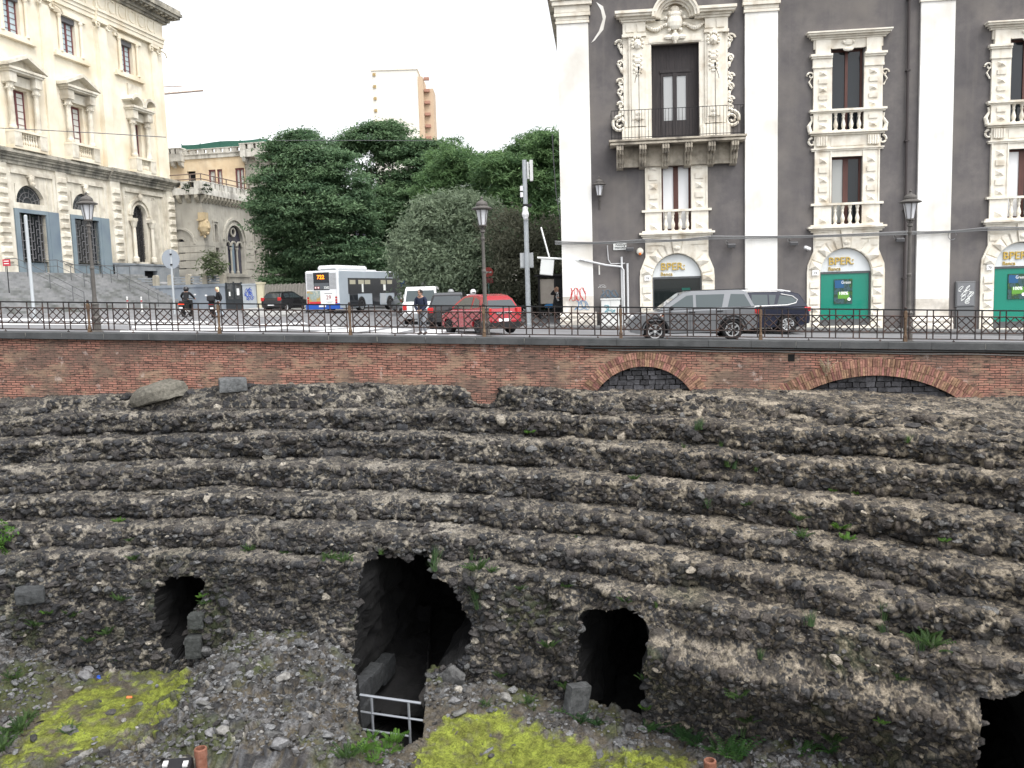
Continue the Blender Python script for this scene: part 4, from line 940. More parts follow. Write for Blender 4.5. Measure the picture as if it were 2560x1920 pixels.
up = MB().wall(XL, XR, 10.9, 24.9, 0, [o for o in ops if o[2] > 10], .5)
up.quad((XR,0,10.9),(XR,14,10.9),(XR,14,24.9),(XR,0,24.9)).quad((XL,0,10.9),(XL,14,10.9),(XL,14,24.9),(XL,0,24.9)).quad((XL,14,PZ0),(XR,14,PZ0),(XR,14,24.9),(XL,14,24.9))
obj('upper_wall', up, cream, post)
lo = MB().wall(XL, XR, 3.2, 10.7, 0, [o for o in ops if o[2] < 10], .55).wall(XL, 10.3, PZ0, 3.2, 0, [(a,b_,2.3,3.2) for a, b_ in doors], .55)
lo.quad((XR,0,3.2),(XR,14,3.2),(XR,14,10.7),(XR,0,10.7))
obj('ground_floor_wall', lo, lowst, post)
obj('plinth', MB().wall(10.3, XR+.25, PZ0, 3.15, -.25, [(14.3,16.2,1.5,2.7)], .5).box(10.25,XR+.3,-.32,.0,3.15,3.3).quad((XR+.25,-.25,PZ0),(XR+.25,14,PZ0),(XR+.25,14,3.15),(XR+.25,-.25,3.15)), plinm, post)
obj('interior_shell', MB().quad((XL,.9,PZ0),(XR-.2,.9,PZ0),(XR-.2,.9,24),(XL,.9,24)), inn, post)
obj('cellar_opening', MB().quad((14.3,.2,1.5),(16.2,.2,1.5),(16.2,.2,2.7),(14.3,.2,2.7)), inn, post)
# string course and main cornice; both break forward over the end bay
sc_ = MB()
for x0, x1, o_ in ((XL, 10.35, 0), (10.35, XR, .25)):
    for d_, a, b_ in ((.15,10.0,10.25),(.25,10.25,10.45),(.5,10.62,10.72),(.62,10.72,10.88),(.5,10.88,11.02)): sc_.box(x0,x1+(d_ if x1 == XR else 0),-d_-o_,(14 if x1 == XR and d_ > .4 else .0),a,b_)
    sc_.box(x0,x1+(.4 if x1 == XR else 0),-.38-o_,0,10.45,10.62)
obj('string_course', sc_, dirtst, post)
ar = MB()
for x0, x1, o_ in ((XL, 10.35, 0), (10.35, XR-.15, .22)):
    for d_, a, b_ in ((.14,22.75,23.1),(.2,23.1,23.4),(.3,23.4,23.62)): ar.box(x0,x1,-d_-o_,0,a,b_)
    ar.box(x0,x1,-.1-o_,0,23.62,24.9)
    n_ = int((x1-x0)/1.32)
    for i in range(n_):
        x = x0+.66+i*1.32; y = -.11-o_
        ar.tube([(x+.42*math.cos(a), y-.03, 24.25+.5*math.sin(a)) for a in np.linspace(.9, 5.4, 12)], .06, 5)
        ar.box(x+.52,x+.62,y-.07,y,23.7,24.75)
obj('frieze', ar, cream, post)
mc = MB()
for x0, x1, o_ in ((XL, 10.35, 0), (10.35, XR, .25)):
    e_ = 1 if x1 == XR else 0
    for d_, a, b_ in ((.3,24.9,25.1),(.5,25.1,25.35),(1.15,25.5,25.75),(1.3,25.75,26.0),(1.2,26.0,26.3)): mc.box(x0,x1+d_*e_,-d_-o_,14+d_*e_,a,b_)
    x = x0+.3
    while x < x1+.6*e_: mc.box(x,x+.36,-1.02-o_,-.5-o_,25.35,25.5); x += .72
    mc.box(x0,x1+.45*e_,-.55-o_,14,25.35,25.5)
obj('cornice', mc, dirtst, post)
obj('parapet', MB().box(XL,XR-.3,-.1,14,26.3,27.1), cream, post)
# giant pilasters with volute capitals
for x0, x1, d_ in ((4.1,5.2,.16),(10.25,11.35,.42),(17.7,18.6,.2),(-2.0,-1.0,.16)):
    pi_ = MB(); pi_.box(x0,x1,-d_,0,11.0,22.2); pi_.box(x0-.08,x1+.08,-d_-.06,0,11.0,11.5)
    for x, sg in ((x0-.05,-1),(x1+.05,1)): pi_.spiral((x, 22.3), .3, 1.2, .1, PI/2, -sg, n=5, k=14, y=-d_-.1)
    pi_.box(x0-.12,x1+.12,-d_-.14,0,22.5,22.75).tube([(x1+.2,-d_-.2,22.45),(x1+.9,-d_-.25,22.3),(x1+1.15,-d_-.2,22.0)],.07,5)
    obj('pilaster', pi_, cream, post)
# rusticated ground-floor piers
for x0, x1 in ((4.35,5.55),(10.45,11.65),(-1.75,-.45),(18.3,19.5)):
    rp = MB(); rp.box(x0,x1,-.12-(.22 if x0 > 10 else 0),0,3.3 if x0 > 10 else 2.3,10.0); z = 3.5 if x0 > 10 else 3.0
    yv = -.12-(.22 if x0 > 10 else 0)
    while z < 9.4: rp.add([(x0+.1,yv,z),(x1-.1,yv,z),(x1-.1,yv,z+.5),(x0+.1,yv,z+.5),(x0+.25,yv-.16,z+.1),(x1-.25,yv-.16,z+.1),(x1-.25,yv-.16,z+.4),(x0+.25,yv-.16,z+.4)], [(0,1,5,4),(1,2,6,5),(2,3,7,6),(3,0,4,7),(4,5,6,7)]); z += .68
    obj('rusticated_pier', rp, lowst, post)
# recessed panels round doors: border strips
pb = MB()
for x0, x1 in ((-.15,4.0),(5.6,9.85),(12.6,18.0)):
    z0 = 3.3 if x0 > 10 else 2.3
    pb.box(x0-.3,x0,-.1,0,z0,9.7).box(x1,x1+.3,-.1,0,z0,9.7).box(x0,x1,-.16,0,9.36,9.7).box(x1-.55,x1-.45,-.05,0,z0,9.36)
obj('panel_border', pb, lowst, post)
def rectwin(c, hw, z0, z1, y, wood, pane, rows, par, mw=.08):
    f = MB(); t = .1
    f.box(c-hw,c-hw+t,y,y+.1,z0,z1).box(c+hw-t,c+hw,y,y+.1,z0,z1).box(c-hw+t,c+hw-t,y,y+.1,z1-.16,z1).box(c-hw+t,c+hw-t,y,y+.1,z0,z0+t).box(c-mw,c+mw,y-.02,y+.08,z0+t,z1-.16)
    for i in range(1, rows): z = z0+(z1-z0)*i/rows; f.box(c-hw+t,c+hw-t,y+.02,y+.06,z-.02,z+.02)
    o = obj('window', f, wood, par)
    obj('pane', MB().quad((c-hw+t,y+.05,z0+t),(c+hw-t,y+.05,z0+t),(c+hw-t,y+.05,z1-.16),(c-hw+t,y+.05,z1-.16)), pane, o); return o
for c, k in wins:
    hw = .82 if k == 0 else .6
    o = rectwin(c, hw, 12.5, 15.35, .3, redw, gpl if k == 0 else gdk, 6, post)
    s_ = MB(); hood = 1.95 if k == 0 else 1.95
    for sg in (-1, 1):
        x = c+sg*(hw+.42)
        s_.lathe([(.27,0),(.27,.15),(.22,.22),(.20,1.2),(.17,2.55),(.2,2.6),(.19,2.65),(.27,2.85),(.24,3.0),(.33,3.2)], (x,-.38,12.45), 10)
        for q in range(6): s_.ball((x+.25*math.cos(q*1.05),-.38+.25*math.sin(q*1.05),15.2), .09, 5)
        s_.box(x-.34,x+.34,-.74,0,15.6,16.3); s_.box(x-.36,x+.36,-.75,0,11.2,12.2)
    s_.box(c-hw-.7,c+hw+.7,-.3,0,15.5,16.2)
    s_.box(c-hw-.85,c+hw+.85,-.85,0,16.3,16.45).box(c-hw-.95,c+hw+.95,-.95,0,16.45,16.62)
    b2 = hw+1.12
    if k == 0:
        s_.prism([(c-b2,16.62),(c,17.45),(c+b2,16.62),(c+b2,16.86),(c,17.72),(c-b2,16.86)], -1.0, 0); s_.prism([(c-b2,16.62),(c,17.45),(c+b2,16.62)], -.35, 0)
    else:
        for sg in (-1, 1): s_.prism(arcpts(c+sg*.95, 16.62, .95, 0 if sg < 0 else 180, 150 if sg < 0 else 30, 8)+arcpts(c+sg*.95, 16.62, .72, 150 if sg < 0 else 30, 0 if sg < 0 else 180, 8), -1.0, 0)
        s_.box(c-.9,c+1.0,-.12,0,17.3,18.6).ball((c+.1,-.2,17.7), .25, 8, 1, .5, 1)
    obj('window_hood', s_, lowst, o)
    bl = MB(); bl.box(c-hw-.8,c+hw+.8,-.78,0,12.2,12.38).box(c-hw-.8,c+hw+.8,-.7,0,11.02,11.3)
    n_ = 7 if k == 0 else 6
    for i in range(n_): baluster(bl, c-hw+.1+i*(2*hw-.2)/(n_-1), -.5, 11.3, .9)
    for z in (11.55, 11.95): bl.tube([(c-hw,-.5,z),(c+hw,-.5,z)], .02, 4)
    obj('window_balustrade', bl, cream, o)
    cc = c if k == 0 else 14.45; z0, z1 = (19.2, 22.0) if k == 0 else (19.4, 22.15)
    o = rectwin(cc, .75 if k == 0 else .72, z0, z1, .28, redw, gsky, 7, post)
    s_ = MB().box(cc-.75,cc+.75,.05,.3,z1-.4,z1)
    obj('shutter_box', s_, ironp, o)
    s_ = MB()
    for sg in (-1, 1): s_.lathe([(.17,0),(.17,.1),(.13,.15),(.11,2.45),(.17,2.6),(.17,2.75)], (cc+sg*1.2,-.16,z0), 8)
    s_.box(cc-1.75,cc+1.85,-.2,0,z1,z1+.3).box(cc-1.9,cc+1.95,-.3,0,z0-.42,z0-.22).box(cc-1.75,cc+1.8,-.2,0,z0-.22,z0-.0).box(cc+1.5,cc+1.65,-.06,0,z0,z1)
    obj('window_columns', s_, cream, o)
# doors with grilles, fanlights, masks
def grille(a, b_, z0, z1, y):
    g = MB(); r2 = random.Random(3); n_ = 3; wd = (b_-a)/n_
    for i in range(n_):
        xc = a+wd*(i+.5); g.box(xc-.035,xc+.035,y-.05,y,z0,z1)
        z = z0
        while z < z1-.4:
            g.box(xc-wd*.38,xc-wd*.32,y-.03,y,z+.1,z+.6).box(xc+wd*.32,xc+wd*.38,y-.03,y,z+.35,z+.85 if z+.85 < z1 else z1); g.box(xc-wd*.38,xc+wd*.1,y-.03,y,z+.55,z+.61).box(xc-wd*.1,xc+wd*.38,y-.03,y,z+.3,z+.36); z += .62
    return g
for a, b_ in doors:
    fr = MB().box(a-.42,a,-.12,.4,2.3,6.9).box(b_,b_+.25,-.12,.4,2.3,6.9).box(a,b_,-.12,.4,6.62,6.9).box(b_+.25,b_+1.28,-.16,-.04,2.3,6.88).box(a,b_,.2,.3,2.3,3.1)
    o = obj('door', fr, bluep, post)
    obj('door_grille', grille(a, b_, 3.1, 6.6, .22), ironp, o)
    obj('door_glass', MB().quad((a,.3,3.1),(b_,.3,3.1),(b_,.3,6.62),(a,.3,6.62)), glass('door_glass_dark', (.02,.022,.026), rough=.1), o)
    c = (a+b_)/2+.02; r = 1.41
    f = MB()
    f.prism([(c-r-.02,8.68),(c-r-.02,7.34)]+arcpts(c,7.34,r,180,90,10,1.32)+[(c,8.68)], -.003, .5); f.prism([(c+r+.02,8.68),(c,8.68)]+arcpts(c,7.34,r,90,0,10,1.32)+[(c+r+.02,7.34)], -.003, .5)
    f.ball((c,-.2,9.05), .3, 8, .9, .6, 1.3).ball((c,-.3,8.7), .2, 6).box(c-.3,c+.3,-.25,0,9.2,9.4)
    fo = obj('fanlight_arch', f, lowst, post)
    g = MB()
    for rr in (.45,.8,1.15): g.tube([(x,.3,z) for x, z in arcpts(c,7.36,rr,0,180,14)], .04, 4)
    for t in range(20, 180, 28): g.tube([(c+.4*math.cos(R_(t)),.3,7.36+.4*math.sin(R_(t))),(c+1.38*math.cos(R_(t)),.3,7.36+1.38*math.sin(R_(t))*.95)], .03, 4)
    obj('fanlight_grille', g, ironp, fo); obj('pane', MB().quad((c-r,.36,7.34),(c+r,.36,7.34),(c+r,.36,8.66),(c-r,.36,8.66)), glass('fanlight_glass', (.06,.065,.07), rough=.1), fo)
# arched side window
c, r = 14.49, .93
f = MB().prism([(c-r-.02,8.44),(c-r-.02,7.45)]+arcpts(c,7.45,r,180,90,9,.95)+[(c,8.44)], -.004, .5).prism([(c+r+.02,8.44),(c,8.44)]+arcpts(c,7.45,r,90,0,9,.95)+[(c+r+.02,7.45)], -.004, .5)
f.prism(arcpts(c,7.45,1.55,180,0,16)+arcpts(c,7.45,1.3,0,180,16), -.16, 0).prism(arcpts(c,7.45,1.12,180,0,16)+arcpts(c,7.45,.95,0,180,16), -.1, 0).ball((c,-.25,9.0), .3, 8, .9, .6, 1.2)
for sg in (-1, 1): f.lathe([(.26,0),(.26,.35),(.16,.45),(.14,2.9),(.2,3.0),(.27,3.3),(.3,3.45)], (c+sg*1.28,-.3,3.45), 10); f.box(c+sg*1.28-.34,c+sg*1.28+.34,-.5,0,6.9,7.15); f.spiral((c+sg*2.0,9.0),.3,.6,.06,0,sg,y=-.04)
o = obj('arched_window', f, lowst, post)
obj('window_grille', grille(c-r, c+r, 3.45, 8.3, .3), mat('dark_ironwork', (.035,.035,.038), rough=.6), o); obj('pane', MB().quad((c-r,.4,3.45),(c+r,.4,3.45),(c+r,.4,8.42),(c-r,.4,8.42)), glass('dark_arched_glass', (.02,.02,.024), rough=.15), o)
# ---- staircase and handrails
stm = mat('lava_step_stone', [(.17,.175,.18),(.25,.255,.26),(.33,.33,.33)], rough=.9, scale=1.5, bump=.15, bscale=30, dirt=(.09,.1,.085), dirt_s=.9)
stairs = thing('entrance_staircase', 'broad grey stone staircase climbing to the blue doors', 'staircase', (-35, 63, 0), R_(78.1))
mb = MB(); n_ = 17; top_z = 2.3
pf = [(0,-1.4),(0,top_z),(-1.6,top_z)]; y, z = -1.6, top_z
for i in range(n_): z -= .165; pf += [(y,z+.0),(y-.33,z)]; y -= .33
pf += [(y,-1.4)]
obj('steps', MB().prismx(pf, -8.5, 12.2), stm, stairs)
pf2 = [(y_, z_) for y_, z_ in pf if y_ <= -1.6+1e-6 and z_ < 1.75]
obj('lower_steps', MB().prismx([(-3.0,-1.4),(-3.0,1.5)]+[p for p in pf2 if p[0] < -2.9], 12.2, 24.0), stm, stairs)
for nm, pts in (('handrail', [(2.0,-.5),(2.0,-4.2)]), ('handrail', [(6.0,-1.4),(6.0,-6.9)]), ('handrail', [(-1.8,-.5),(-1.8,-6.5)])):
    hh = MB(); x, y0 = pts[0]; y1 = pts[1][1]
    zf = lambda yy: top_z-max(0, -yy-1.6)*.5
    q = [(x, yy, zf(yy)+.95) for yy in np.linspace(y0, y1, 8)]; hh.tube(q, .026, 5); hh.tube([(a, b_, c_-.45) for a, b_, c_ in q], .02, 4)
    for a, b_, c_ in q[::2]+[q[-1]]: hh.tube([(a,b_,c_-1.0),(a,b_,c_)], .03, 5)
    o = obj(nm, hh, mat('dark_handrail', (.10,.105,.11), rough=.5), stairs)
hh = MB().tube([(3.2,-.9,3.25),(3.3,-2.0,2.9),(4.4,-2.1,2.9),(9.6,-2.1,2.9)], .035, 5)
for x in (4.4, 6.2, 8.0, 9.6): hh.tube([(x,-2.1,1.9),(x,-2.1,2.9)], .03, 5)
obj('handrail', hh, mat('dark_handrail', (.10,.105,.11), rough=.5), stairs)
# ================================================================ castle-like villa (x along the left face, y along the right face, corner at the origin)
CO_ = Vector((-28.05, 81.6, 0))
cas = thing('castle_villa', 'grey stone castle style villa with crenellated terrace, arched windows and a carved shield', 'building', CO_, R_(-11.9))
cst = mat('castle_ashlar', [(.30,.28,.245),(.42,.40,.35),(.52,.50,.44)], rough=.9, scale=1.2, bump=.1, bscale=20, streak=.55, dirt=(.20,.19,.17), dirt_s=.6)
cpl = mat('castle_parapet', [(.40,.38,.33),(.60,.58,.53),(.68,.67,.62)], rough=.9, scale=1.1, streak=.7, dirt=(.18,.17,.15), dirt_s=.7)
cdk = mat('castle_corbel', [(.25,.23,.19),(.42,.39,.32)], rough=.9, scale=2, streak=.4)
cor = mat('castle_ochre_wall', [(.62,.47,.30),(.72,.58,.40),(.76,.66,.50)], rough=.9, scale=.8, streak=.3, dirt=(.50,.38,.26), dirt_s=.6)
cg = glass('castle_window_glass', (.05,.05,.07), rough=.12)
cgrn = glass('open_pale_casement', (.16,.22,.27), rough=.2)
ZG, ZP = -1.2, 9.7
def ypoly(mb, pts, x0, x1): return mb.prismx(pts, x0, x1)
# right face lies in the plane x = 0, facing +x ; left face in y = 0, facing -y
w1 = MB()
opsR = [(3.95,7.2,2.5,7.3),(1.85,2.5,3.9,7.15),(9.3,9.85,3.9,7.15)]
xs0 = MB().wall(0, 10.9, ZG, ZP, 0, opsR, .45)
w1.add([(-y, x, z) for x, y, z in xs0.v], xs0.f)
xs0 = MB().wall(-9, 0, ZG, ZP, 0, [(-2.72,-1.98,2.5,5.75)], .5); w1.add(xs0.v, xs0.f)
w1.quad((-9,0,ZG),(-9,10.9,ZG),(-9,10.9,ZP),(-9,0,ZP)).quad((-9,.0,8.9),(0,.0,8.9),(0,10.9,8.9),(-9,10.9,8.9))
# banded courses on the lower part
z = -.6
while z < 4.9:
    h = .075
    w1.box(-9,.05,-.05,.001,z,z+.62).box(-.001,.05,0,1.7,z,z+.62).box(-.001,.05,2.7,3.6,z,z+.62).box(-.001,.05,7.65,9.15,z,z+.62).box(-.001,.05,10.0,10.9,z,z+.62) if not (2.4 < z+.3 < 5.9 and False) else None
    z += .72
obj('wall', w1, cst, cas)
obj('wall_shadow_core', MB().box(-8.8,-.6,.7,10.6,ZG,8.6), inn, cas)
# surrounds: big arch with three lights, blind arch on the left face, slit windows
ar = MB()
def archx(yc, zc, r0, r1, x0, x1, a0=180, a1=0, n=16): ar.prismx([(yc+p[0], p[1]) for p in [(a, b_) for a, b_ in arcpts(0, zc, r1, a0, a1, n)+arcpts(0, zc, r0, a1, a0, n)]], x0, x1)
archx(5.6, 5.75, 1.95, 2.2, 0, .16); archx(5.6, 5.7, 1.5, 1.66, 0, .1)
ar.prismx([(3.95,7.32),(3.95,5.7)]+[(5.58+p, q) for p, q in arcpts(0,5.7,1.62,180,90,9)]+[(5.58,7.32)], -.3, .004).prismx([(7.21,7.32),(5.58,7.32)]+[(5.58+p, q) for p, q in arcpts(0,5.7,1.62,90,0,9)]+[(7.21,5.7)], -.3, .004)
for yc in (4.45, 5.58, 6.7): archx(yc, 5.2, .36, .5, -.22, -.08)
archx(5.58, 6.55, .32, .46, -.22, -.08, 360, 0, 20)
for yc in (5.02, 6.14): ar.lathe([(.16,0),(.16,.2),(.1,.3),(.085,2.2),(.15,2.4),(.17,2.55)], (-.15, yc, 2.5), 8)
ar.box(-.5,.4,3.5,7.7,2.15,2.42).box(-.4,.3,3.6,7.6,1.5,2.15).prismx([(3.7,5.1),(4.0,5.1),(4.0,2.5),(3.7,2.5)], 0, .08).prismx([(7.2,5.7),(7.45,5.7),(7.45,2.5),(7.2,2.5)], 0, .08)
for y0 in (1.85, 9.3):
    y1 = y0+.62; ar.box(0,.1,y0-.15,y0,2.9,7.3).box(0,.1,y1,y1+.15,2.9,7.3).box(0,.12,y0-.2,y1+.2,7.3,7.42).box(-.2,.06,y0,y1,4.9,5.45)
    archx((y0+y1)/2, 6.8, .3, .4, -.2, .05)
ar.prism(arcpts(-2.35, 5.2, 1.55, 180, 0, 16)+arcpts(-2.35, 5.2, 1.35, 0, 180, 16), -.14, 0).prism(arcpts(-2.35, 5.2, .66, 180, 0, 12)+arcpts(-2.35, 5.2, .5, 0, 180, 12), -.1, .0)
ar.box(-8,.06,-.08,0,5.0,5.42).box(0,.08,0,1.7,5.0,5.42).box(0,.08,2.7,3.6,5.0,5.42).box(0,.08,7.65,9.15,5.0,5.42)
ar.prism([(-2.74,5.77),(-2.74,5.3)]+arcpts(-2.35,5.3,.37,180,0,8)+[(-1.96,5.3),(-1.96,5.77)], -.004, .3)
obj('window_surround', ar, cst, cas)
for q in (((-.3,3.95,2.5),(-.3,7.2,2.5),(-.3,7.2,7.3),(-.3,3.95,7.3)), ((-.3,1.85,3.9),(-.3,2.5,3.9),(-.3,2.5,7.15),(-.3,1.85,7.15)), ((-.3,9.3,3.9),(-.3,9.85,3.9),(-.3,9.85,7.15),(-.3,9.3,7.15)), ((-2.72,.35,2.5),(-1.98,.35,2.5),(-1.98,.35,5.75),(-2.72,.35,5.75))): obj('window_glass', MB().quad(*q), cg, cas)
obj('open_casement', MB().box(-.2,-.15,5.2,5.62,2.55,5.4), cgrn, cas)
sh = MB().ball((.12,.06,6.7), .62, 12, .9, .9, 1.35).ball((.16,-.06,6.7), .42, 10, .9, .9, 1.3).box(-.25,.4,-.35,.35,7.35,8.0).box(-.35,.3,-.45,.25,7.25,7.4)
for a in range(8): sh.ball((.15+.5*math.cos(a*.8),-.1,6.6+.8*math.sin(a*.8)), .14, 6)
obj('carved_shield', sh, mat('ochre_carving', [(.40,.31,.18),(.55,.45,.30)], scale=3, streak=.4), cas)
# corbel table and crenellated parapet
pa = MB().box(-9.3,.45,-.45,.0,9.65,10.15).box(0,.45,-.45,11.2,9.65,10.15).box(-9.2,.36,-.36,.0,10.15,10.3).box(.0,.36,-.36,11.1,10.15,10.3)
y = -.36
for i in range(15): pa.box(.0,.38,-.3+i*.78,-.3+i*.78+.56,10.15,10.82)
for i in range(8): pa.box(-.42-i*1.35,.3-i*1.35,-.38,-.02,10.15,10.82)
pa.box(-9.2,.4,-.4,.05,10.8,10.86).box(-.05,.4,-.4,11.1,10.8,10.86).box(-.4,.42,-.42,.3,10.15,10.84)
obj('parapet', pa, cpl, cas)
for i in range(19):
    cb_ = MB(); y = -.1+i*.6; cb_.add([(0,y,8.95),(0,y+.26,8.95),(.12,y,8.95),(.12,y+.26,8.95),(.45,y,9.65),(.45,y+.26,9.65),(0,y,9.65),(0,y+.26,9.65),(.45,y,9.35),(.45,y+.26,9.35)], [(0,1,3,2),(2,3,9,8),(8,9,5,4),(4,5,7,6),(0,2,8,4,6),(1,7,5,9,3)]); obj('corbel', cb_, cdk, cas)
for i in range(10):
    cb_ = MB(); x = -.1-i*.92; cb_.add([(x,0,8.95),(x-.34,0,8.95),(x,-.12,8.95),(x-.34,-.12,8.95),(x,-.45,9.65),(x-.34,-.45,9.65),(x,0,9.65),(x-.34,0,9.65),(x,-.45,9.35),(x-.34,-.45,9.35)], [(0,1,3,2),(2,3,9,8),(8,9,5,4),(4,5,7,6),(0,2,8,4,6),(1,7,5,9,3)]); obj('corbel', cb_, cdk, cas)
rl = MB()
for z in (11.05, 11.5): rl.tube([(-9,-.1,z),(.15,-.1,z),(.15,11,z)], .05, 5)
for q in ((-9,-.1),(-6,-.1),(-3.2,-.1),(-.9,-.1),(.15,-.1),(.15,2.2),(.15,4.4),(.15,6.6),(.15,8.8),(.15,11)): rl.tube([(q[0],q[1],10.3),(q[0],q[1],11.5)], .05, 5)
obj('terrace_railing', rl, mat('wooden_rail_brown', (.16,.12,.10)), cas)
# upper storey set back behind the terrace
YU = 9.0
uops = [(-6.77,-5.83,9.0,13.22),(-4.34,-3.56,9.0,13.24),(-3.39,-2.82,9.0,13.24),(-1.36,-.37,9.0,13.25)]
us_ = MB().wall(-12, -.3, ZG, 14.4, YU, uops, .4).quad((-.3,YU,ZG),(-.3,YU+12,ZG),(-.3,YU+12,15),(-.3,YU,15))
us_.quad((-12,YU,14.6),(-.3,YU,14.6),(-.3,YU+12,14.6),(-12,YU+12,14.6))
o = obj('upper_storey', us_, cor, cas)
for a, b_ in ((-4.34,-3.56),(-3.39,-2.82),(-1.36,-.37)): obj('upper_pane', MB().quad((a,YU+.2,9),(b_,YU+.2,9),(b_,YU+.2,13.24),(a,YU+.2,13.24)), gpl, o)
obj('upper_dark_opening', MB().quad((-6.9,YU+.3,9),(-5.7,YU+.3,9),(-5.7,YU+.3,13.3),(-6.9,YU+.3,13.3)), inn, o)
fr = MB()
for a, b_ in ((-4.34,-3.56),(-3.39,-2.82),(-1.36,-.37)): fr.box(a,a+.14,YU+.05,YU+.15,9,13.24).box(b_-.14,b_,YU+.05,YU+.15,9,13.24).box(a,b_,YU+.05,YU+.15,13.08,13.24)
fr.box(-.93,-.8,YU+.05,YU+.15,9,13.2)
obj('upper_window_frame', fr, redw, o)
pu = MB().box(-12,-.2,YU-.12,YU+.3,14.4,14.85).box(-12,-.2,YU-.2,YU+.3,14.8,14.92)
for i in range(13): pu.box(-11.8+i*.93,-11.8+i*.93+.62,YU-.16,YU+.2,14.9,15.3)
pu.box(-12,-.2,YU-.2,YU+.25,15.3,15.38)
for x0, x1 in ((-.35, 3.07), (-9.2, -6.95)):
    pu.box(x0,x1,YU-.7,YU+2.5,14.2,14.95)
    for i in range(4): t = x0+(x1-x0)*(i*.26); pu.box(t,t+(x1-x0)*.18,YU-.72,YU+2.5,14.95,15.45)
    pu.box(x0-.05,x1+.05,YU-.75,YU+2.5,15.45,15.55)
    for i in range(3): t = x0+.15+(x1-x0-.6)*i/2; pu.add([(t,YU,13.6),(t+.35,YU,13.6),(t+.35,YU-.7,14.2),(t,YU-.7,14.2),(t,YU,14.2),(t+.35,YU,14.2),(t,YU-.5,13.8),(t+.35,YU-.5,13.8)], [(0,1,7,6),(6,7,2,3),(3,2,5,4),(0,6,3,4),(1,5,2,7)])
obj('upper_parapet', pu, cpl, o)
qb = MB().box(-.25,3.0,YU+.05,YU+10,9.0,14.2).box(-.1,2.9,10.9,YU+3,ZG,9.0).box(2.9,3.3,10.85,YU+3,ZG,5.0)
obj('end_wing', qb, cst, cas)
tp = MB(); n_ = 14
for i in range(n_+1):
    q = i/n_; x = -7.45+8.87*q; sag = .16*math.sin(q*PI*3)
    tp.v += [(x,YU+.3,15.42),(x,YU+.4,15.98+.1*q-sag*.4)]
tp.f = [(2*i,2*i+2,2*i+3,2*i+1) for i in range(n_)]
tp.add([(1.42,YU+.4,16.08),(3.2,YU+1.5,15.7),(3.2,YU+1.5,15.5),(1.42,YU+.3,15.42)], [(0,1,2,3)])
tp.add([(a, b_+.04, c_) for a, b_, c_ in tp.v[:2*(n_+1)]], [(2*i,2*i+1,2*i+3,2*i+2) for i in range(n_)])
for x in (-7.4,-5.3,-3,-.8,1.42): tp.tube([(x,YU+.36,15.3),(x,YU+.36,16.1)], .05, 5)
obj('green_tarpaulin', tp, mat('green_netting', (.03,.10,.075), rough=.8), o)
# ---- garden wall with piers, gate and fence in front of the villa
gw = thing('garden_wall', 'blue grey rendered garden wall topped by stone piers in front of the villa', 'wall', (-28, 72, 0), R_(-11.9))
g = MB().box(-6,5.15,0,.35,-1.2,1.05).box(-6,5.2,-.06,.4,1.05,1.28)
obj('wall_body', g, mat('blue_grey_render', [(.20,.23,.27),(.28,.31,.34)], rough=.9, scale=.9, streak=.5, dirt=(.16,.19,.24), dirt_s=.8), gw)
g = MB()
for x in (-1.1, .25, 1.9, 3.4, 4.95): g.box(x-.2,x+.2,-.02,.36,1.28,1.95).prism(arcpts(x,1.95,.2,0,180,8), -.02, .36)
obj('piers', g, cdk, gw)
g = MB()
for a, b_ in ((.45,1.7),(2.1,3.2),(3.6,4.75),(-2.9,-1.3)):
    for z in (1.4,1.62,1.84): g.box(a,b_,.1,.2,z,z+.1)
    g.box(a+.3,a+.75,.12,.18,1.4,1.9)
obj('balustrade_slats', g, plinm, gw)
gt = thing('garden_gate', 'dark iron double gate with pale notices between garden wall and graffiti door', 'gate', (-28, 72, 0), R_(-11.9))
g = MB().box(5.2,5.3,-.02,.1,-1.2,1.35).box(6.55,6.65,-.02,.1,-1.2,1.35).box(5.88,5.96,-.02,.08,-1.2,1.4).box(5.3,6.55,.02,.06,-1.2,.0)
for x in np.arange(5.35, 6.55, .11): g.box(x,x+.03,0,.05,0,1.3)
g.box(5.3,6.55,0,.06,1.2,1.28)
obj('gate_leaves', g, mat('gate_iron', (.035,.04,.045), rough=.6), gt)
g = MB().box(5.5,5.62,-.03,-.01,.25,.6).box(6.2,6.42,-.03,-.01,.3,.85); obj('notice', g, pwh, gt)
gd = thing('graffiti_panel', 'pale grey metal door with a blue graffiti tag', 'door', (-28, 72, 0), R_(-11.9))
obj('door_panel', MB().box(6.7,7.9,0,.12,-1.2,1.1).box(6.65,8.35,-.05,.2,1.1,1.2), mat('pale_door', [(.34,.38,.42),(.44,.47,.49)], scale=2, streak=.4), gd)
g = MB(); r3 = random.Random(9)
for i in range(16): x, z = 7.3+r3.uniform(-.35,.35), .35+r3.uniform(-.4,.45); g.tube([(x+.12*math.cos(t*1.7+i),-.01,z+.15*math.sin(t*1.3+i*2)) for t in np.linspace(0,4,7)], .018, 4)
obj('graffiti', g, mat('blue_spray', (.03,.08,.42)), gd)
sfn = thing('slatted_fence', 'weathered vertical slat fence with a cream pier beside the graffiti door', 'fence', (-28, 72, 0), R_(-11.9))
g = MB()
for i in range(34): g.box(8.6+i*.13,8.6+i*.13+.09,.05,.1,-1.2,1.05+.03*((i*7)%3))
obj('slats', g, mat('grey_slats', [(.20,.19,.17),(.30,.28,.25)], scale=6), sfn)
obj('pier', MB().box(8.0,8.5,-.1,.4,-1.2,1.15).box(7.95,8.55,-.15,.45,1.15,1.28), mat('cream_pier', [(.52,.48,.34),(.62,.58,.44)], scale=2, streak=.3), sfn)
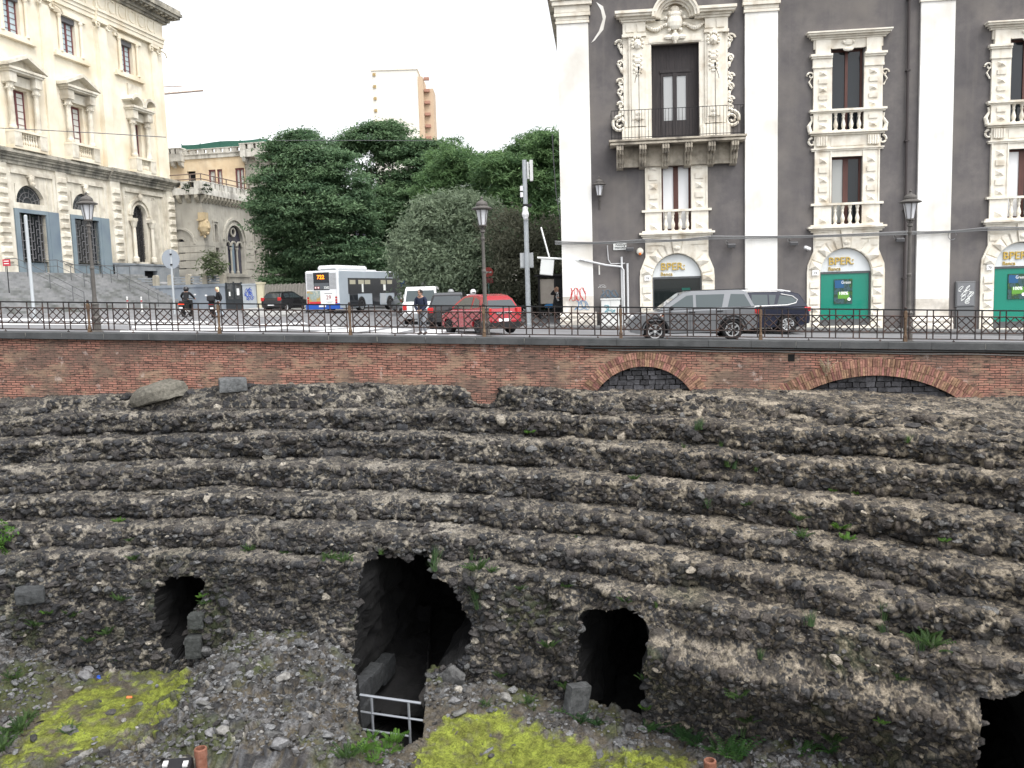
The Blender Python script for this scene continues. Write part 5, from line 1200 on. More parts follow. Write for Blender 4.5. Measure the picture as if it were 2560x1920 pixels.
# ---- building glimpsed behind the trees, tower block, crane
bb = thing('background_stone_building', 'grey stone building half hidden behind the dark trees', 'building', (-14, 112, 0), R_(-8))
ob = [(-14+i*4.2, -12.3+i*4.2, z, z+2.6) for i in range(8) for z in (1, 6)]
g = MB().wall(-16, 40, -2, 9.5, 0, ob, .4).quad((-16,0,-2),(-16,10,-2),(-16,10,9.5),(-16,0,9.5)).box(-16.3,40.3,-.4,10,9.5,10.1).box(-16.2,40.2,-.2,0,4.6,5.0)
obj('wall', g, cst, bb); obj('window', MB().quad((-15,.3,0),(39,.3,0),(39,.3,9),(-15,.3,9)), cg, bb)
tb = thing('tower_block', 'pale distant apartment tower rising above the trees', 'tower', tuple(at(1000, 340, 330)*1.0)[:2]+(0,), R_(0))
tw = MB(); k = 330/F
tw.box(-9.6,7.2,0,16,-2,at(1000,175,330).z).add([], [])
obj('wall', tw, mat('tower_render', (.70,.67,.60)), tb)
sw = MB().box(7.25,9.0,1.5,15,-2,at(1000,190,330).z).box(9.0,12.5,5,16,-2,at(1000,205,330).z-1.5)
obj('side_wing', sw, mat('tower_side_render', [(.46,.34,.23),(.54,.43,.32)], scale=.1), tb)
bal_ = mat('tower_loggia', (.36,.26,.12)); bm_ = mat('tower_balcony', (.36,.20,.15))
for i in range(8):
    z = at(1000, 180+i*30, 330).z
    obj('loggia', MB().box(-9.0,-8.0,-.4,.05,z-1.2,z-.2), bal_, tb); obj('balcony', MB().box(9.2,11.2,3.6,5.0,z-2.2,z-1.2), bm_, tb)
obj('roof', MB().box(-9.9,7.5,-.3,16.3,at(1000,175,330).z,at(1000,172,330).z), mat('tower_roof', (.75,.7,.6)), tb)
cr = thing('tower_crane', 'distant thin crane jib above the villa roof', 'crane', (0,0,0))
p0, p1, p2 = at(350, 240, 400), at(508, 226, 400), at(455, 217, 400); jm = MB()
jm.tube([p0, p1], .5, 4); jm.tube([p0+Vector((0,0,3)), at(430,224,400)+Vector((0,0,1.5)), p2], .25, 4)
for i in range(14): q = i/14; a = p0.lerp(p1, q); jm.tube([a, a+Vector((1.2,0,1.6*(1-q)))], .14, 3)
obj('jib', jm, mat('crane_steel', [(.35,.27,.22),(.5,.42,.36)], scale=.2), cr)
mtp = at(300, 243, 400); obj('mast', MB().box(mtp.x-.9,mtp.x+.9,399,401,-2,mtp.z+6).tube([mtp, p0], .5, 4), mat('crane_mast', (.4,.33,.25)), cr)
# ================================================================ trees
barkm = mat('bark', [(.022,.018,.016),(.05,.042,.036)], rough=.95, scale=5, vscale=(3,3,.5), bump=.4, bscale=20)
def leafmat(name):
    m = attrmat(name, 'tint', rough=.6, bump=0, noise=0, spec=.25); b = m.node_tree.nodes['Principled BSDF']
    nt = m.node_tree; tr = nt.nodes.new('ShaderNodeBsdfTranslucent'); mx = nt.nodes.new('ShaderNodeMixShader'); mx.inputs[0].default_value = .45
    src = b.inputs['Base Color'].links[0].from_socket; nt.links.new(src, tr.inputs['Color']); nt.links.new(b.outputs[0], mx.inputs[1]); nt.links.new(tr.outputs[0], mx.inputs[2])
    nt.links.new(mx.outputs[0], nt.nodes['Material Output'].inputs['Surface'])
    return m
lfm = leafmat('leaf_surface')
def crown_mesh(name, blobs, size, col1, col2, seed, parent, up=.7, clumpr=.55, asp=.45, per=26, droop=0, flat=.5, dens=1):
    """blobs: (centre, (rx,ry,rz), clumps): leaf-sized faces gathered in clumps through each blob"""
    rg = np.random.default_rng(seed); Vs = []; Cs = []
    for c, r, k in blobs:
        c = np.array(c); r = np.array(r)
        k = max(6, int(k*dens)); d = rg.normal(size=(k, 3)); d /= np.linalg.norm(d, axis=1)[:,None]
        rad = .5+.55*rg.random(k)**.4
        cc = c+d*r*rad[:,None]; cc[:,2] -= droop*np.hypot(d[:,0], d[:,1])*rad*r[2]*.4
        tone = rg.random(k)
        n = per
        off = rg.normal(size=(k, n, 3))*clumpr*np.array([1,1,flat]); P = (cc[:,None]+off).reshape(-1, 3); t = np.repeat(tone, n)
        m = len(P); outd = np.repeat(d, n, 0)
        nrm = rg.normal(size=(m, 3))*.75+outd*.6+np.array([0,0,up]); nrm /= np.linalg.norm(nrm, axis=1)[:,None]
        a = np.cross(nrm, rg.normal(size=(m, 3))); a /= np.linalg.norm(a, axis=1)[:,None]; b_ = np.cross(nrm, a)
        s = size*(.6+.8*rg.random(m))[:,None]
        Vs.append(np.stack([P-a*s, P-b_*s*asp, P+a*s, P+b_*s*asp], 1).reshape(-1, 3))
        mixv = np.clip(t*.75+.35*rg.random(m)-.05, 0, 1)[:,None]; col = np.array(col1)*(1-mixv)+np.array(col2)*mixv
        Cs.append(np.repeat(col, 4, 0))
    V = np.concatenate(Vs); Cc = np.concatenate(Cs); Fq = np.arange(len(V)).reshape(-1, 4)
    loc = np.array(parent.location) if parent else 0
    return npmesh(name, V-loc, Fq, lfm, Cc, parent=parent, smooth=False)
def trunk_mesh(parent, limbs):
    mb = MB(); o = Vector(parent.location)
    for pts, r0, r1 in limbs:
        n = len(pts); mb.tube([Vector(p)-o for p in pts], [r0+(r1-r0)*i/(n-1) for i in range(n)], 7)
    return obj('trunk', mb, barkm, parent, smooth=True)
def blob(px_, py_, rx, ry, Y, k, dep=None):
    c = at(px_, py_, Y); s = Y/F; return (tuple(c), (rx*s, (dep or (rx+ry)/2)*s, ry*s), k)
def limbs_to(base, targets, r, seed):
    rg = random.Random(seed); L_ = []
    for t in targets:
        t = Vector(t); b0 = Vector(base)+Vector((rg.uniform(-.4,.4), rg.uniform(-.3,.3), 0)); h = t.z-b0.z
        m1 = b0.lerp(t, .35)+Vector((rg.uniform(-.5,.5)-(t.x-b0.x)*.12, rg.uniform(-.3,.3), h*.08)); m2 = b0.lerp(t, .7)+Vector((rg.uniform(-.6,.6), rg.uniform(-.4,.4), h*.05))
        L_.append(([b0, m1, m2, t], r*rg.uniform(.7,1.1), r*.2))
        for q in range(3):
            e = m2+Vector((rg.uniform(-2,2), rg.uniform(-1.5,1.5), rg.uniform(.5,2.5))); L_.append(([m1.lerp(m2, rg.random()), (m1+e)/2+Vector((0,0,.4)), e], r*.35, r*.08))
    return L_
# large dark tree, left
Y = 78; g0 = at(845, 742, Y); t = thing('broadleaf_tree', 'large dark green feathery leaved tree beside the villa, drooping low at its left', 'tree', (g0.x, Y, S(g0.x)))
bl = [blob(705,420,58,70,Y,150), blob(790,400,75,60,Y-1,190), blob(690,520,48,60,Y-1,110), blob(770,500,75,75,Y-2,220), blob(850,470,70,90,Y-2.5,210), blob(730,360,45,28,Y,70), blob(800,590,70,70,Y-1,190), blob(715,600,45,60,Y,90), blob(700,690,32,55,Y,80), blob(770,680,45,50,Y+1,90), blob(880,570,50,80,Y-2,140), blob(660,500,20,20,Y-1,24), blob(760,345,22,18,Y,24), blob(910,640,50,50,Y-1,70), blob(740,740,45,30,Y+2,50)]
crown_mesh('crown', bl, .17, (.065,.125,.070), (.185,.285,.150), 1, t, up=1.3, clumpr=.58, asp=.34, per=190, droop=.9, flat=.28, dens=.5)
trunk_mesh(t, limbs_to(t.location, [at(790,430,Y), at(720,520,Y), at(850,480,Y), at(895,560,Y-1), at(820,600,Y)], .24, 2))
# large dark tree, right, with the gap in its crown
Y = 84; g0 = at(900, 742, Y); t = thing('broadleaf_tree', 'tall dark green tree with an open gap near its top showing the sky', 'tree', (g0.x, Y, S(g0.x)))
bl = [blob(930,340,70,26,Y,110), blob(1000,360,60,38,Y,130), blob(870,360,40,26,Y,60), blob(1050,420,45,75,Y-1,170), blob(1020,500,60,80,Y-1.5,200), blob(960,520,60,60,Y-2,170), blob(1080,390,28,35,Y,50), blob(1040,600,50,70,Y-1,140), blob(985,620,55,60,Y,130), blob(905,500,35,45,Y,60), blob(1000,700,50,55,Y+1,90), blob(890,700,40,40,Y+2,40), blob(955,315,40,14,Y,36), blob(935,405,55,40,Y+1,20), blob(960,440,45,30,Y+.5,20)]
crown_mesh('crown', bl, .17, (.065,.125,.070), (.19,.29,.145), 5, t, up=1.3, clumpr=.58, asp=.34, per=190, droop=.9, flat=.28, dens=.5)
trunk_mesh(t, limbs_to(t.location, [at(950,400,Y), at(985,390,Y), at(915,400,Y), at(1050,440,Y), at(1030,560,Y), at(960,350,Y), at(930,560,Y)], .22, 8))
# pines
def puffs(px0, py0, rx, ry, Y, n, r, seed):
    rg = random.Random(seed); out = []
    for i in range(n):
        a = rg.uniform(0, 2*PI); q = math.sqrt(rg.random()); out.append(blob(px0+rx*q*math.cos(a), py0+ry*q*math.sin(a), r*rg.uniform(.7,1.25), r*rg.uniform(.6,1.0), Y+rg.uniform(-2.5,2.5)-(1-q)*1.5, 11))
    return out
for lab, specs, seed, (bx, by), Y in (('rounded mid green pine standing behind the olive tree', [(1140,470,75,85,46),(1130,400,55,45,18),(1080,470,30,90,18),(1120,560,70,70,22)], 3, (1150,745), 76),
        ('tall rounded pine reaching the palace corner', [(1330,420,85,75,50),(1370,370,40,35,14),(1280,500,80,80,36),(1235,430,45,45,20),(1350,560,80,90,40),(1380,640,50,80,20)], 4, (1340,745), 70)):
    g0 = at(bx, by, Y); t = thing('pine_tree', lab, 'tree', (g0.x, Y, S(g0.x))); bl = []
    for j, (a, b_, c, d, n) in enumerate(specs): bl += puffs(a, b_, c, d, Y, n, 24, seed*10+j)
    crown_mesh('crown', bl, .20, (.068,.135,.062), (.18,.29,.12), seed, t, up=1.0, clumpr=.30, asp=.22, per=46)
    trunk_mesh(t, limbs_to(t.location, [at(a, b_, Y) for a, b_, *_ in specs], .28, seed))
# olive and the brownish tree by the corner
Y = 58; g0 = at(1120, 765, Y); t = thing('olive_tree', 'wide grey green olive tree spreading over the parked cars', 'tree', (g0.x, Y, S(g0.x)))
bl = [blob(1110,590,95,75,Y,230), blob(1180,560,75,60,Y,170), blob(1045,650,55,60,Y-1,120), blob(1110,680,80,60,Y-1.5,170), blob(1190,660,75,70,Y-1,170), blob(1080,530,40,35,Y,50), blob(1240,610,50,60,Y,90), blob(1150,510,60,28,Y,50), blob(1010,620,22,40,Y,34), blob(1060,730,45,28,Y,50), blob(1180,735,70,25,Y,50)]
crown_mesh('crown', bl, .15, (.125,.17,.115), (.28,.345,.23), 9, t, up=.5, clumpr=.42, asp=.3, per=64)
trunk_mesh(t, limbs_to(t.location, [at(1110,620,Y), at(1050,660,Y), at(1190,600,Y), at(1240,640,Y)], .22, 3))
Y = 54; g0 = at(1330, 770, Y); t = thing('tamarisk_tree', 'brownish thin twigged tree between the grey mast and palace corner', 'tree', (g0.x, Y, S(g0.x)))
bl = [blob(1270,590,50,60,Y,80), blob(1320,640,60,60,Y,110), blob(1370,660,45,70,Y,90), blob(1290,690,60,60,Y,90), blob(1370,590,35,40,Y,30), blob(1340,730,60,35,Y+1,60)]
crown_mesh('crown', bl, .13, (.08,.09,.06), (.20,.20,.145), 12, t, up=.4, clumpr=.42, asp=.28, per=46)
trunk_mesh(t, limbs_to(t.location, [at(1290,600,Y), at(1330,600,Y), at(1370,640,Y), at(1250,560,Y), at(1220,540,Y)], .12, 6))
# hedge and undergrowth below the trees
def hedge(lab, x0, x1, y0, y1, Y, k, seed, c1, c2):
    g0 = at((x0+x1)/2, y1, Y); t = thing('hedge', lab, 'hedge', (g0.x, Y, S(g0.x)))
    n = max(2, int((x1-x0)/60)); bl = [blob(x0+(x1-x0)*(i+.5)/n, (y0+y1)/2, 42, (y1-y0)/2, Y, k) for i in range(n)]
    crown_mesh('foliage', bl, .13, c1, c2, seed, t, up=.6, clumpr=.35, asp=.4, per=40)
    b0, b1 = at(x0, y1, Y), at(x1, y1, Y); mb = MB()
    for i in range(12): p = b0.lerp(b1, (i+.5)/12)-Vector(t.location); mb.tube([(p.x,0,-.1),(p.x+.1,0,.9)], .04, 5)
    obj('stems', mb, barkm, t)
hedge('clipped dark hedge under the olive tree', 1050, 1250, 718, 775, 63, 55, 21, (.03,.04,.025), (.06,.075,.045))
hedge('shady undergrowth behind the grey mast', 1240, 1410, 690, 785, 60, 70, 22, (.018,.034,.022), (.04,.075,.045))
# slender ailanthus sapling on the garden wall
g0 = at(532, 690, 71); t = thing('sapling', 'young feathery sapling growing on the garden wall before the villa', 'sapling', (g0.x, 71, g0.z))
crown_mesh('leaves', [blob(532,640,14,10,71,14), blob(520,662,16,10,71,12), blob(545,665,16,12,71,14), blob(535,680,18,8,71,10)], .20, (.06,.085,.04), (.15,.18,.10), 30, t, clumpr=.3, asp=.25, per=16, droop=1)
trunk_mesh(t, [([g0-Vector((0,0,.3)), at(530,660,71), at(533,635,71)], .05, .02)])
# ================================================================ vehicles
tyre = mat('tyre_rubber', (.014,.014,.015), rough=.85); alloy = mat('alloy_rim', (.58,.59,.60), rough=.4, metal=.25)
blkp = mat('black_trim', (.016,.016,.018), rough=.5); cgl = glass('car_glass', (.035,.045,.05), rough=.03, spec=1.0); cgl2 = glass('car_glass_pale', (.05,.068,.072), rough=.04, spec=.6)
redl = mat('tail_light_red', (.45,.015,.015), rough=.2, spec=.8); clr = mat('lamp_clear', (.6,.6,.6), rough=.15, spec=.8); plate = mat('number_plate_white', (.75,.76,.78), rough=.4); orl = mat('indicator_orange', (.6,.15,.02), rough=.2)
def wheel_mesh(r, wd, spokes, dark=False):
    t = MB(); t.lathe([(r*.62,-wd/2),(r*.93,-wd/2),(r,-wd*.32),(r,wd*.32),(r*.93,wd/2),(r*.66,wd/2),(r*.64,wd*.1)], n=26, cap=False)
    t.v = [(x, z, y) for x, y, z in t.v]
    m = MB(); m.lathe([(r*.64,-wd*.1),(r*.66,wd*.46),(r*.60,wd*.46),(r*.57,wd*.1)], n=26, cap=False); m.lathe([(r*.14,0),(r*.14,wd*.42),(.01,wd*.42)], n=10)
    for i in range(spokes):
        a = 2*PI*i/spokes
        for o_ in (-.09, .09):
            P = [(q*math.cos(a+w_), q*math.sin(a+w_)) for q, w_ in ((r*.1,o_*4-.05),(r*.6,o_-.05),(r*.6,o_+.05),(r*.1,o_*4+.05))]; m.prismz(P, wd*.22, wd*.4)
    m.v = [(x, z, y) for x, y, z in m.v]
    b = MB().lathe([(r*.6,0),(r*.6,wd*.12)], n=20); b.v = [(x, z, y) for x, y, z in b.v]
    return t, m, b
def car(name, label, loc, head, W_, paint, top, sill, axles, ra, wr, gh, wins_, wroof, spokes=5, screens=(True, True), tails=(), heads=(), extra=None, roofm=None, glassm=None, trim=None, rimm=None, cat='car'):
    t = thing(name, label, cat, loc, head); gm = glassm or cgl
    pts = list(top)                                  # rear bumper foot over the top to the front bumper foot
    bot = []
    for xc in sorted(axles, reverse=True):
        a0 = math.degrees(math.asin(max(-1, min(1, (sill-wr)/ra)))); bot += arcpts(xc, wr, ra, a0, 180-a0, 12)
    poly = pts+bot
    cx_ = sum(p[0] for p in top)/len(top)
    def inset(k): return [((x-cx_)*(1-k)+cx_, z-(k*2.2 if z > wr+ra*.9 else 0)) for x, z in poly]
    n = len(poly); V = []; Fq = []
    ys_ = [(-W_/2, .03), (-W_/2+.06, .008), (-W_/2+.22, 0), (W_/2-.22, 0), (W_/2-.06, .008), (W_/2, .03)]
    for y, k in ys_: V += [(x, y, z) for x, z in (inset(k))]
    for j in range(len(ys_)-1):
        for i in range(n): Fq.append((j*n+i, (j+1)*n+i, (j+1)*n+(i+1) % n, j*n+(i+1) % n))
    Fq += [tuple(range(n)), tuple(range(len(V)-1, len(V)-n-1, -1))]
    b = MB(); b.add(V, Fq); body = obj('body', b, paint, t)
    gl_x = sorted({min(p[0] for p in w) for w in wins_}|{max(p[0] for p in wins_[-1])})
    for sg in (-1, 1):
        for xg in gl_x[1:]: obj('door_gap', MB().box(xg-.03,xg-.018,sg*W_/2-.006,sg*W_/2+.004,sill+.14,min(p[1] for p in gh)-.04), blkp, t)
    zb, zt = min(p[1] for p in gh), max(p[1] for p in gh); wb = W_/2-.05
    yy = lambda z: wb+(wroof-wb)*(z-zb)/(zt-zb)
    g = MB(); k = len(gh); g.add([(x, -yy(z), z) for x, z in gh]+[(x, yy(z), z) for x, z in gh], [tuple(range(k)), tuple(range(2*k-1,k-1,-1))]+[(i,i+k,(i+1)%k+k,(i+1)%k) for i in range(k)])
    obj('cabin', g, roofm or paint, t, bevel=.035)
    for sg in (-1, 1):
        for wp in wins_: obj('side_window', MB().add([(x, sg*(yy(z)+.008), z) for x, z in wp], [tuple(range(len(wp)))]), gm, t)
    def screen(a, c, f0, f1, nm):                      # glass laid on the slope between two cabin points
        p = [(a[0]+(c[0]-a[0])*q, a[1]+(c[1]-a[1])*q) for q in (f0, f1)]; dx, dz = c[1]-a[1], -(c[0]-a[0]); l = math.hypot(dx, dz); s_ = 1 if dx*(a[0]-cx_)+0 > 0 else -1
        o_ = (.008*s_*dx/l, .008*s_*dz/l); mg = .1
        obj(nm, MB().add([(p[i][0]+o_[0], sg*(yy(p[i][1])-mg), p[i][1]+o_[1]) for i, sg in ((0,-1),(0,1),(1,1),(1,-1))], [(0,1,2,3)]), gm, t)
    screen(gh[0], gh[1], .08, .9, 'rear_window'); screen(gh[-1], gh[-2], .06, .94, 'windscreen')
    tm_, rm_, bm_ = wheel_mesh(wr, .22, spokes); tyd = rmd = bkd = None
    obj('underbody', MB().box(min(axles)-ra*.98, max(axles)+ra*.98, -W_/2+.24, W_/2-.24, sill-.03, wr+ra*.8), blkp, t)
    for xc in axles:
        for sg in (-1, 1):
            if tyd is None: w_ = obj('wheel', tm_, tyre, t, smooth=True); r_ = obj('rim', rm_, rimm or alloy, w_); k_ = obj('hub_shadow', bm_, blkp, w_); tyd, rmd, bkd = w_.data, r_.data, k_.data
            else:
                w_ = bpy.data.objects.new('wheel', tyd); r_ = bpy.data.objects.new('rim', rmd); k_ = bpy.data.objects.new('hub_shadow', bkd)
                for o_ in (w_, r_, k_): C.objects.link(o_)
                w_.parent = t; r_.parent = w_; k_.parent = w_
            w_.location = (xc, sg*(W_/2-.13), wr); w_.rotation_euler = (0, .3*xc, 0 if sg > 0 else PI)
    for nm, m_, lst in (('tail_light', redl, tails), ('headlight', clr, heads)):
        for bx_ in lst:
            for sg in (-1, 1): x0,x1,y0,y1,z0,z1 = bx_; obj(nm, MB().box(x0,x1,min(sg*y0,sg*y1),max(sg*y0,sg*y1),z0,z1), m_, t, bevel=.02)
    xr = min(p[0] for p in top)
    obj('number_plate', MB().box(xr-.03, xr+.02, -.26, .26, top[1][1]-.06, top[1][1]+.05), plate, t)
    for sg in (-1, 1): obj('wing_mirror', MB().ball((gh[-1][0]-.45, sg*(W_/2+.08), gh[-1][1]+.08), .1, 8, .9, 1.0, .8), blkp, t)
    if trim: obj('lower_trim', MB().box(*trim), blkp, t)
    if extra: extra(t, yy)
    return t
silver = mat('silver_paint', [(.17,.178,.19),(.20,.208,.22)], rough=.32, metal=.35, coat=.5, scale=.7)
navyp = mat('navy_paint', (.008,.011,.026), rough=.25, coat=.25, spec=.4)
redp = mat('red_paint', [(.30,.010,.018),(.33,.015,.024)], rough=.25, coat=.7)
whitep = mat('white_paint', (.70,.71,.72), rough=.3, coat=.4); blackp = mat('black_paint', (.012,.012,.014), rough=.25, coat=.6); greyp = mat('grey_paint', (.30,.31,.32), rough=.3, metal=.3)
# silver off-roader driving left along the railing
def ex_s(t, yy):
    for sg in (-1, 1):
        obj('door_handle', MB().box(-.05,.17,sg*.955-.02,sg*.955+.02,.98,1.02).box(-1.0,-.8,sg*.95-.02,sg*.95+.02,1.0,1.04), blkp, t)
        obj('side_vent', MB().box(1.02,1.16,sg*.945-.025,sg*.945+.025,.86,1.0), clr, t); obj('side_repeater', MB().box(1.04,1.15,sg*.97-.01,sg*.97+.01,.89,.92), orl, t)
        obj('wheel_arch_trim', MB().prism(arcpts(-1.33,.37,.50,5,175,12)+arcpts(-1.33,.37,.44,175,5,12), sg*.958-.012, sg*.958+.012).prism(arcpts(1.33,.37,.50,5,175,12)+arcpts(1.33,.37,.44,175,5,12), sg*.955-.012, sg*.955+.012), blkp, t)
        obj('door_line', MB().box(-.92,-.91,sg*.957-.004,sg*.957+.004,.4,1.1).box(.12,.13,sg*.957-.004,sg*.957+.004,.4,1.1).box(1.0,1.01,sg*.957-.004,sg*.957+.004,.5,1.05).box(-.9,1.0,sg*.957-.006,sg*.957+.006,.70,.715), blkp, t)
    obj('roof_rail', MB().box(-1.9,.6,-.66,-.62,1.735,1.765).box(-1.9,.6,.62,.66,1.735,1.765), blkp, t)
p = ground(1735, 850); sx_ = 6.45; sy_ = 31.3
car('off_road_car', 'silver grey off-road car driving along the street close behind the iron railing', (sx_, sy_, S(sx_)), PI+R_(-4.2)+.0, 1.91, silver,
    [(-2.18,.42),(-2.24,.62),(-2.22,.95),(-2.14,1.14),(1.05,1.10),(1.25,1.06),(2.05,.98),(2.2,.86),(2.26,.66),(2.2,.36),(1.85,.28)], .30, (-1.33, 1.33), .445, .37,
    [(-2.12,1.12),(-1.86,1.66),(-1.6,1.74),(.05,1.74),(.38,1.68),(1.22,1.08)],
    [[(-1.98,1.16),(-1.76,1.58),(-1.30,1.60),(-1.18,1.16)], [(-.98,1.16),(-1.08,1.60),(-.10,1.60),(-.10,1.16)], [(.0,1.16),(.0,1.60),(.22,1.58),(.86,1.17)]], .72, 6,
    tails=[(-2.25,-2.05,.74,.955,.88,1.08)], heads=[(1.98,2.2,.55,.9,.78,.96)], extra=ex_s, glassm=cgl2, trim=(-.88,.88,-.94,.94,.27,.42))
# navy estate off-roader parked by the palace
def ex_b(t, yy):
    for sg in (-1, 1):
        obj('window_chrome', MB().tube([(x, sg*(yy(z)+.014), z) for x, z in ((.95,1.12),(-1.45,1.16),(-1.78,1.24),(-1.85,1.36),(-1.66,1.52),(-1.2,1.62))], .022, 5), clr, t)
        obj('roof_rail', MB().tube([(-1.6,sg*.66,1.70),(-1.2,sg*.66,1.78),(.2,sg*.66,1.79),(.6,sg*.66,1.74)], .03, 5), whitep, t)
        obj('wheel_arch_trim', MB().prism(arcpts(-1.45,.38,.53,5,175,12)+arcpts(-1.45,.38,.45,175,5,12), sg*.968-.01, sg*.968+.01), navyp, t)
car('navy_car', 'dark navy estate car with pale roof rails parked in front of the bank doorway', (10.05, 36.9, S(10.05)+.0), PI+R_(-6), 1.93, navyp,
    [(-2.32,.40),(-2.36,.60),(-2.34,.85),(-2.28,1.08),(1.1,1.06),(1.4,1.02),(2.1,.92),(2.3,.72),(2.3,.36),(1.9,.28)], .28, (-1.45, 1.48), .45, .38,
    [(-2.26,1.06),(-1.95,1.60),(-1.6,1.70),(.1,1.72),(.45,1.66),(1.3,1.04)],
    [[(-1.74,1.18),(-1.82,1.34),(-1.62,1.50),(-1.15,1.56),(-1.02,1.16)], [(-.90,1.16),(-1.0,1.58),(-.72,1.6),(-.72,1.16)], [(-.66,1.16),(-.66,1.6),(-.02,1.62),(-.02,1.16)], [(.08,1.15),(.08,1.62),(.3,1.58),(.92,1.12)]], .70, 10,
    tails=[(-2.36,-2.1,.68,.95,.88,1.06)], heads=[(2.1,2.28,.6,.9,.68,.84)], extra=ex_b, glassm=cgl2, trim=(-.9,.9,-.95,.95,.25,.36))
# red small hatchback turning away
def ex_r(t, yy):
    obj('bumper_lamps', MB().ball((-1.83,-.42,.52), .14, 8, .3, 1.3, .8).ball((-1.83,.42,.52), .14, 8, .3, 1.3, .8), redp, t); obj('rear_badge_bar', MB().box(-1.84,-1.8,-.35,.35,.80,.86), clr, t)
    obj('rear_bumper', MB().box(-1.86,-1.7,-.78,.78,.25,.46), blkp, t)
    for sg in (-1, 1): obj('door_handle', MB().box(-.62,-.45,sg*.83-.02,sg*.83+.02,.83,.86), redp, t)
hd = math.atan2(.84, -.54)
car('red_hatchback', 'small red hatchback turning away beside the street lamp', (-1.2, 34.6, S(-1.25)), hd, 1.62, redp,
    [(-1.78,.36),(-1.82,.55),(-1.80,.82),(-1.74,.98),(.9,.96),(1.05,.92),(1.6,.80),(1.76,.60),(1.74,.34),(1.4,.24)], .24, (-1.15, 1.15), .37, .30,
    [(-1.74,.95),(-1.48,1.33),(-1.25,1.46),(-.8,1.53),(-.15,1.53),(.3,1.43),(.7,1.22),(1.2,.92)],
    [[(-1.22,1.04),(-1.12,1.30),(-.74,1.42),(-.66,1.0)], [(-.58,.99),(-.60,1.44),(.05,1.41),(.45,1.22),(.82,.98)]], .56, 7,
    tails=[(-1.84,-1.66,.55,.78,.72,1.0)], heads=[(1.45,1.68,.45,.76,.62,.80)], extra=ex_r, rimm=mat('dark_rim', (.06,.06,.065), rough=.4))
def ex_w(t, yy): obj('rear_bumper', MB().box(-2.2,-2.0,-.8,.8,.3,.55), greyp, t)
boxy = dict(top=[(-2.12,.36),(-2.16,.56),(-2.15,.95),(-2.1,1.12),(1.0,1.06),(1.2,1.0),(1.9,.86),(2.1,.62),(2.08,.34),(1.7,.26)], sill=.28, axles=(-1.3, 1.35), ra=.40, wr=.33,
    gh=[(-2.1,1.08),(-2.0,1.72),(-1.75,1.84),(.4,1.84),(.7,1.76),(1.45,1.02)], wins_=[[(-1.8,1.16),(-1.75,1.68),(-1.0,1.70),(-1.0,1.16)], [(-.9,1.16),(-.9,1.7),(-.1,1.7),(-.1,1.16)], [(0,1.16),(0,1.7),(.5,1.66),(1.1,1.12)]], wroof=.72)
car('white_people_carrier', 'white boxy people carrier seen from behind, left of the man in navy', (-4.35, 44.6, S(-4.35)), PI/2+.02, 1.8, whitep, tails=[(-2.2,-2.05,.68,.88,.72,1.0)], extra=ex_w, glassm=cgl2, **boxy)
hat = dict(top=[(-1.9,.34),(-1.94,.52),(-1.92,.85),(-1.86,1.0),(.95,.96),(1.1,.92),(1.75,.80),(1.95,.58),(1.92,.32),(1.5,.24)], sill=.24, axles=(-1.2, 1.25), ra=.37, wr=.31,
    gh=[(-1.84,.97),(-1.55,1.36),(-1.2,1.46),(-.1,1.48),(.25,1.42),(1.2,.93)], wins_=[[(-1.4,1.03),(-1.3,1.30),(-.7,1.38),(-.66,1.02)], [(-.56,1.02),(-.58,1.39),(.1,1.37),(.82,.99)]], wroof=.60)
car('black_car', 'black car seen from behind between the white carrier and the red hatchback', (-2.6, 39.6, S(-2.6)), PI/2-.05, 1.75, blackp, tails=[(-1.98,-1.8,.6,.85,.72,.95)], **{**hat, 'gh': [(-1.84,.97),(-1.7,1.48),(-1.4,1.58),(-.1,1.60),(.25,1.52),(1.2,.93)]})
car('dark_hatchback', 'dark hatchback parked left of the bus by the slatted fence', (at(716,765,66).x, 66.0, S(at(716,765,66).x)+.0), PI/2-.35, 1.72, blackp, tails=[(-1.98,-1.8,.6,.84,.8,1.05)], **hat)
car('white_car', 'white car parked behind the red hatchback under the olive tree', (at(1180,770,47).x, 47, S(-2)), 0.05, 1.75, whitep, tails=[(-1.98,-1.8,.6,.84,.8,1.0)], **hat)
car('pale_hatchback', 'pale hatchback parked beyond the white people carrier', (at(1100,765,53).x, 53, S(-4.5)), PI/2+.9, 1.75, whitep, tails=[(-1.98,-1.8,.6,.84,.8,1.0)], **hat)
car('grey_car', 'dull grey car half hidden behind the front of the bus', (at(1018,770,66).x, 66, S(-8)), PI/2+.3, 1.8, greyp, tails=[(-1.98,-1.8,.6,.84,.8,1.0)], **hat)
# ---------------------------------------------------------------- city bus
bw_ = mat('bus_white', [(.62,.64,.66),(.70,.71,.73)], rough=.35, coat=.3, scale=.6); bgy = mat('bus_pale_blue_grey', [(.33,.38,.43),(.40,.45,.50)], rough=.4, scale=.7); bbl = mat('bus_blue_skirt', (.02,.09,.42), rough=.4); bgl = glass('bus_glass', (.018,.02,.024), rough=.05, spec=.9)
A_ = R_(18); LB, WB, HB = 10.2, 2.6, 2.95
rr = at(849, 778, 60.5); hx_, hy_ = math.sin(A_), math.cos(A_); lx, ly = -hy_, hx_
ctr = Vector((rr.x+hx_*LB/2+lx*WB/2, 60.5+hy_*LB/2+ly*WB/2, 0)); ctr.z = at(800, 784, 60.5).z
bus = thing('city_bus', 'white and blue city bus seen from behind on the square, route number glowing orange', 'bus', ctr, math.atan2(hy_, hx_))
xr = -LB/2; hw = WB/2
obj('body', MB().box(xr,LB/2,-hw,hw,.32,HB), bw_, bus, bevel=.09)
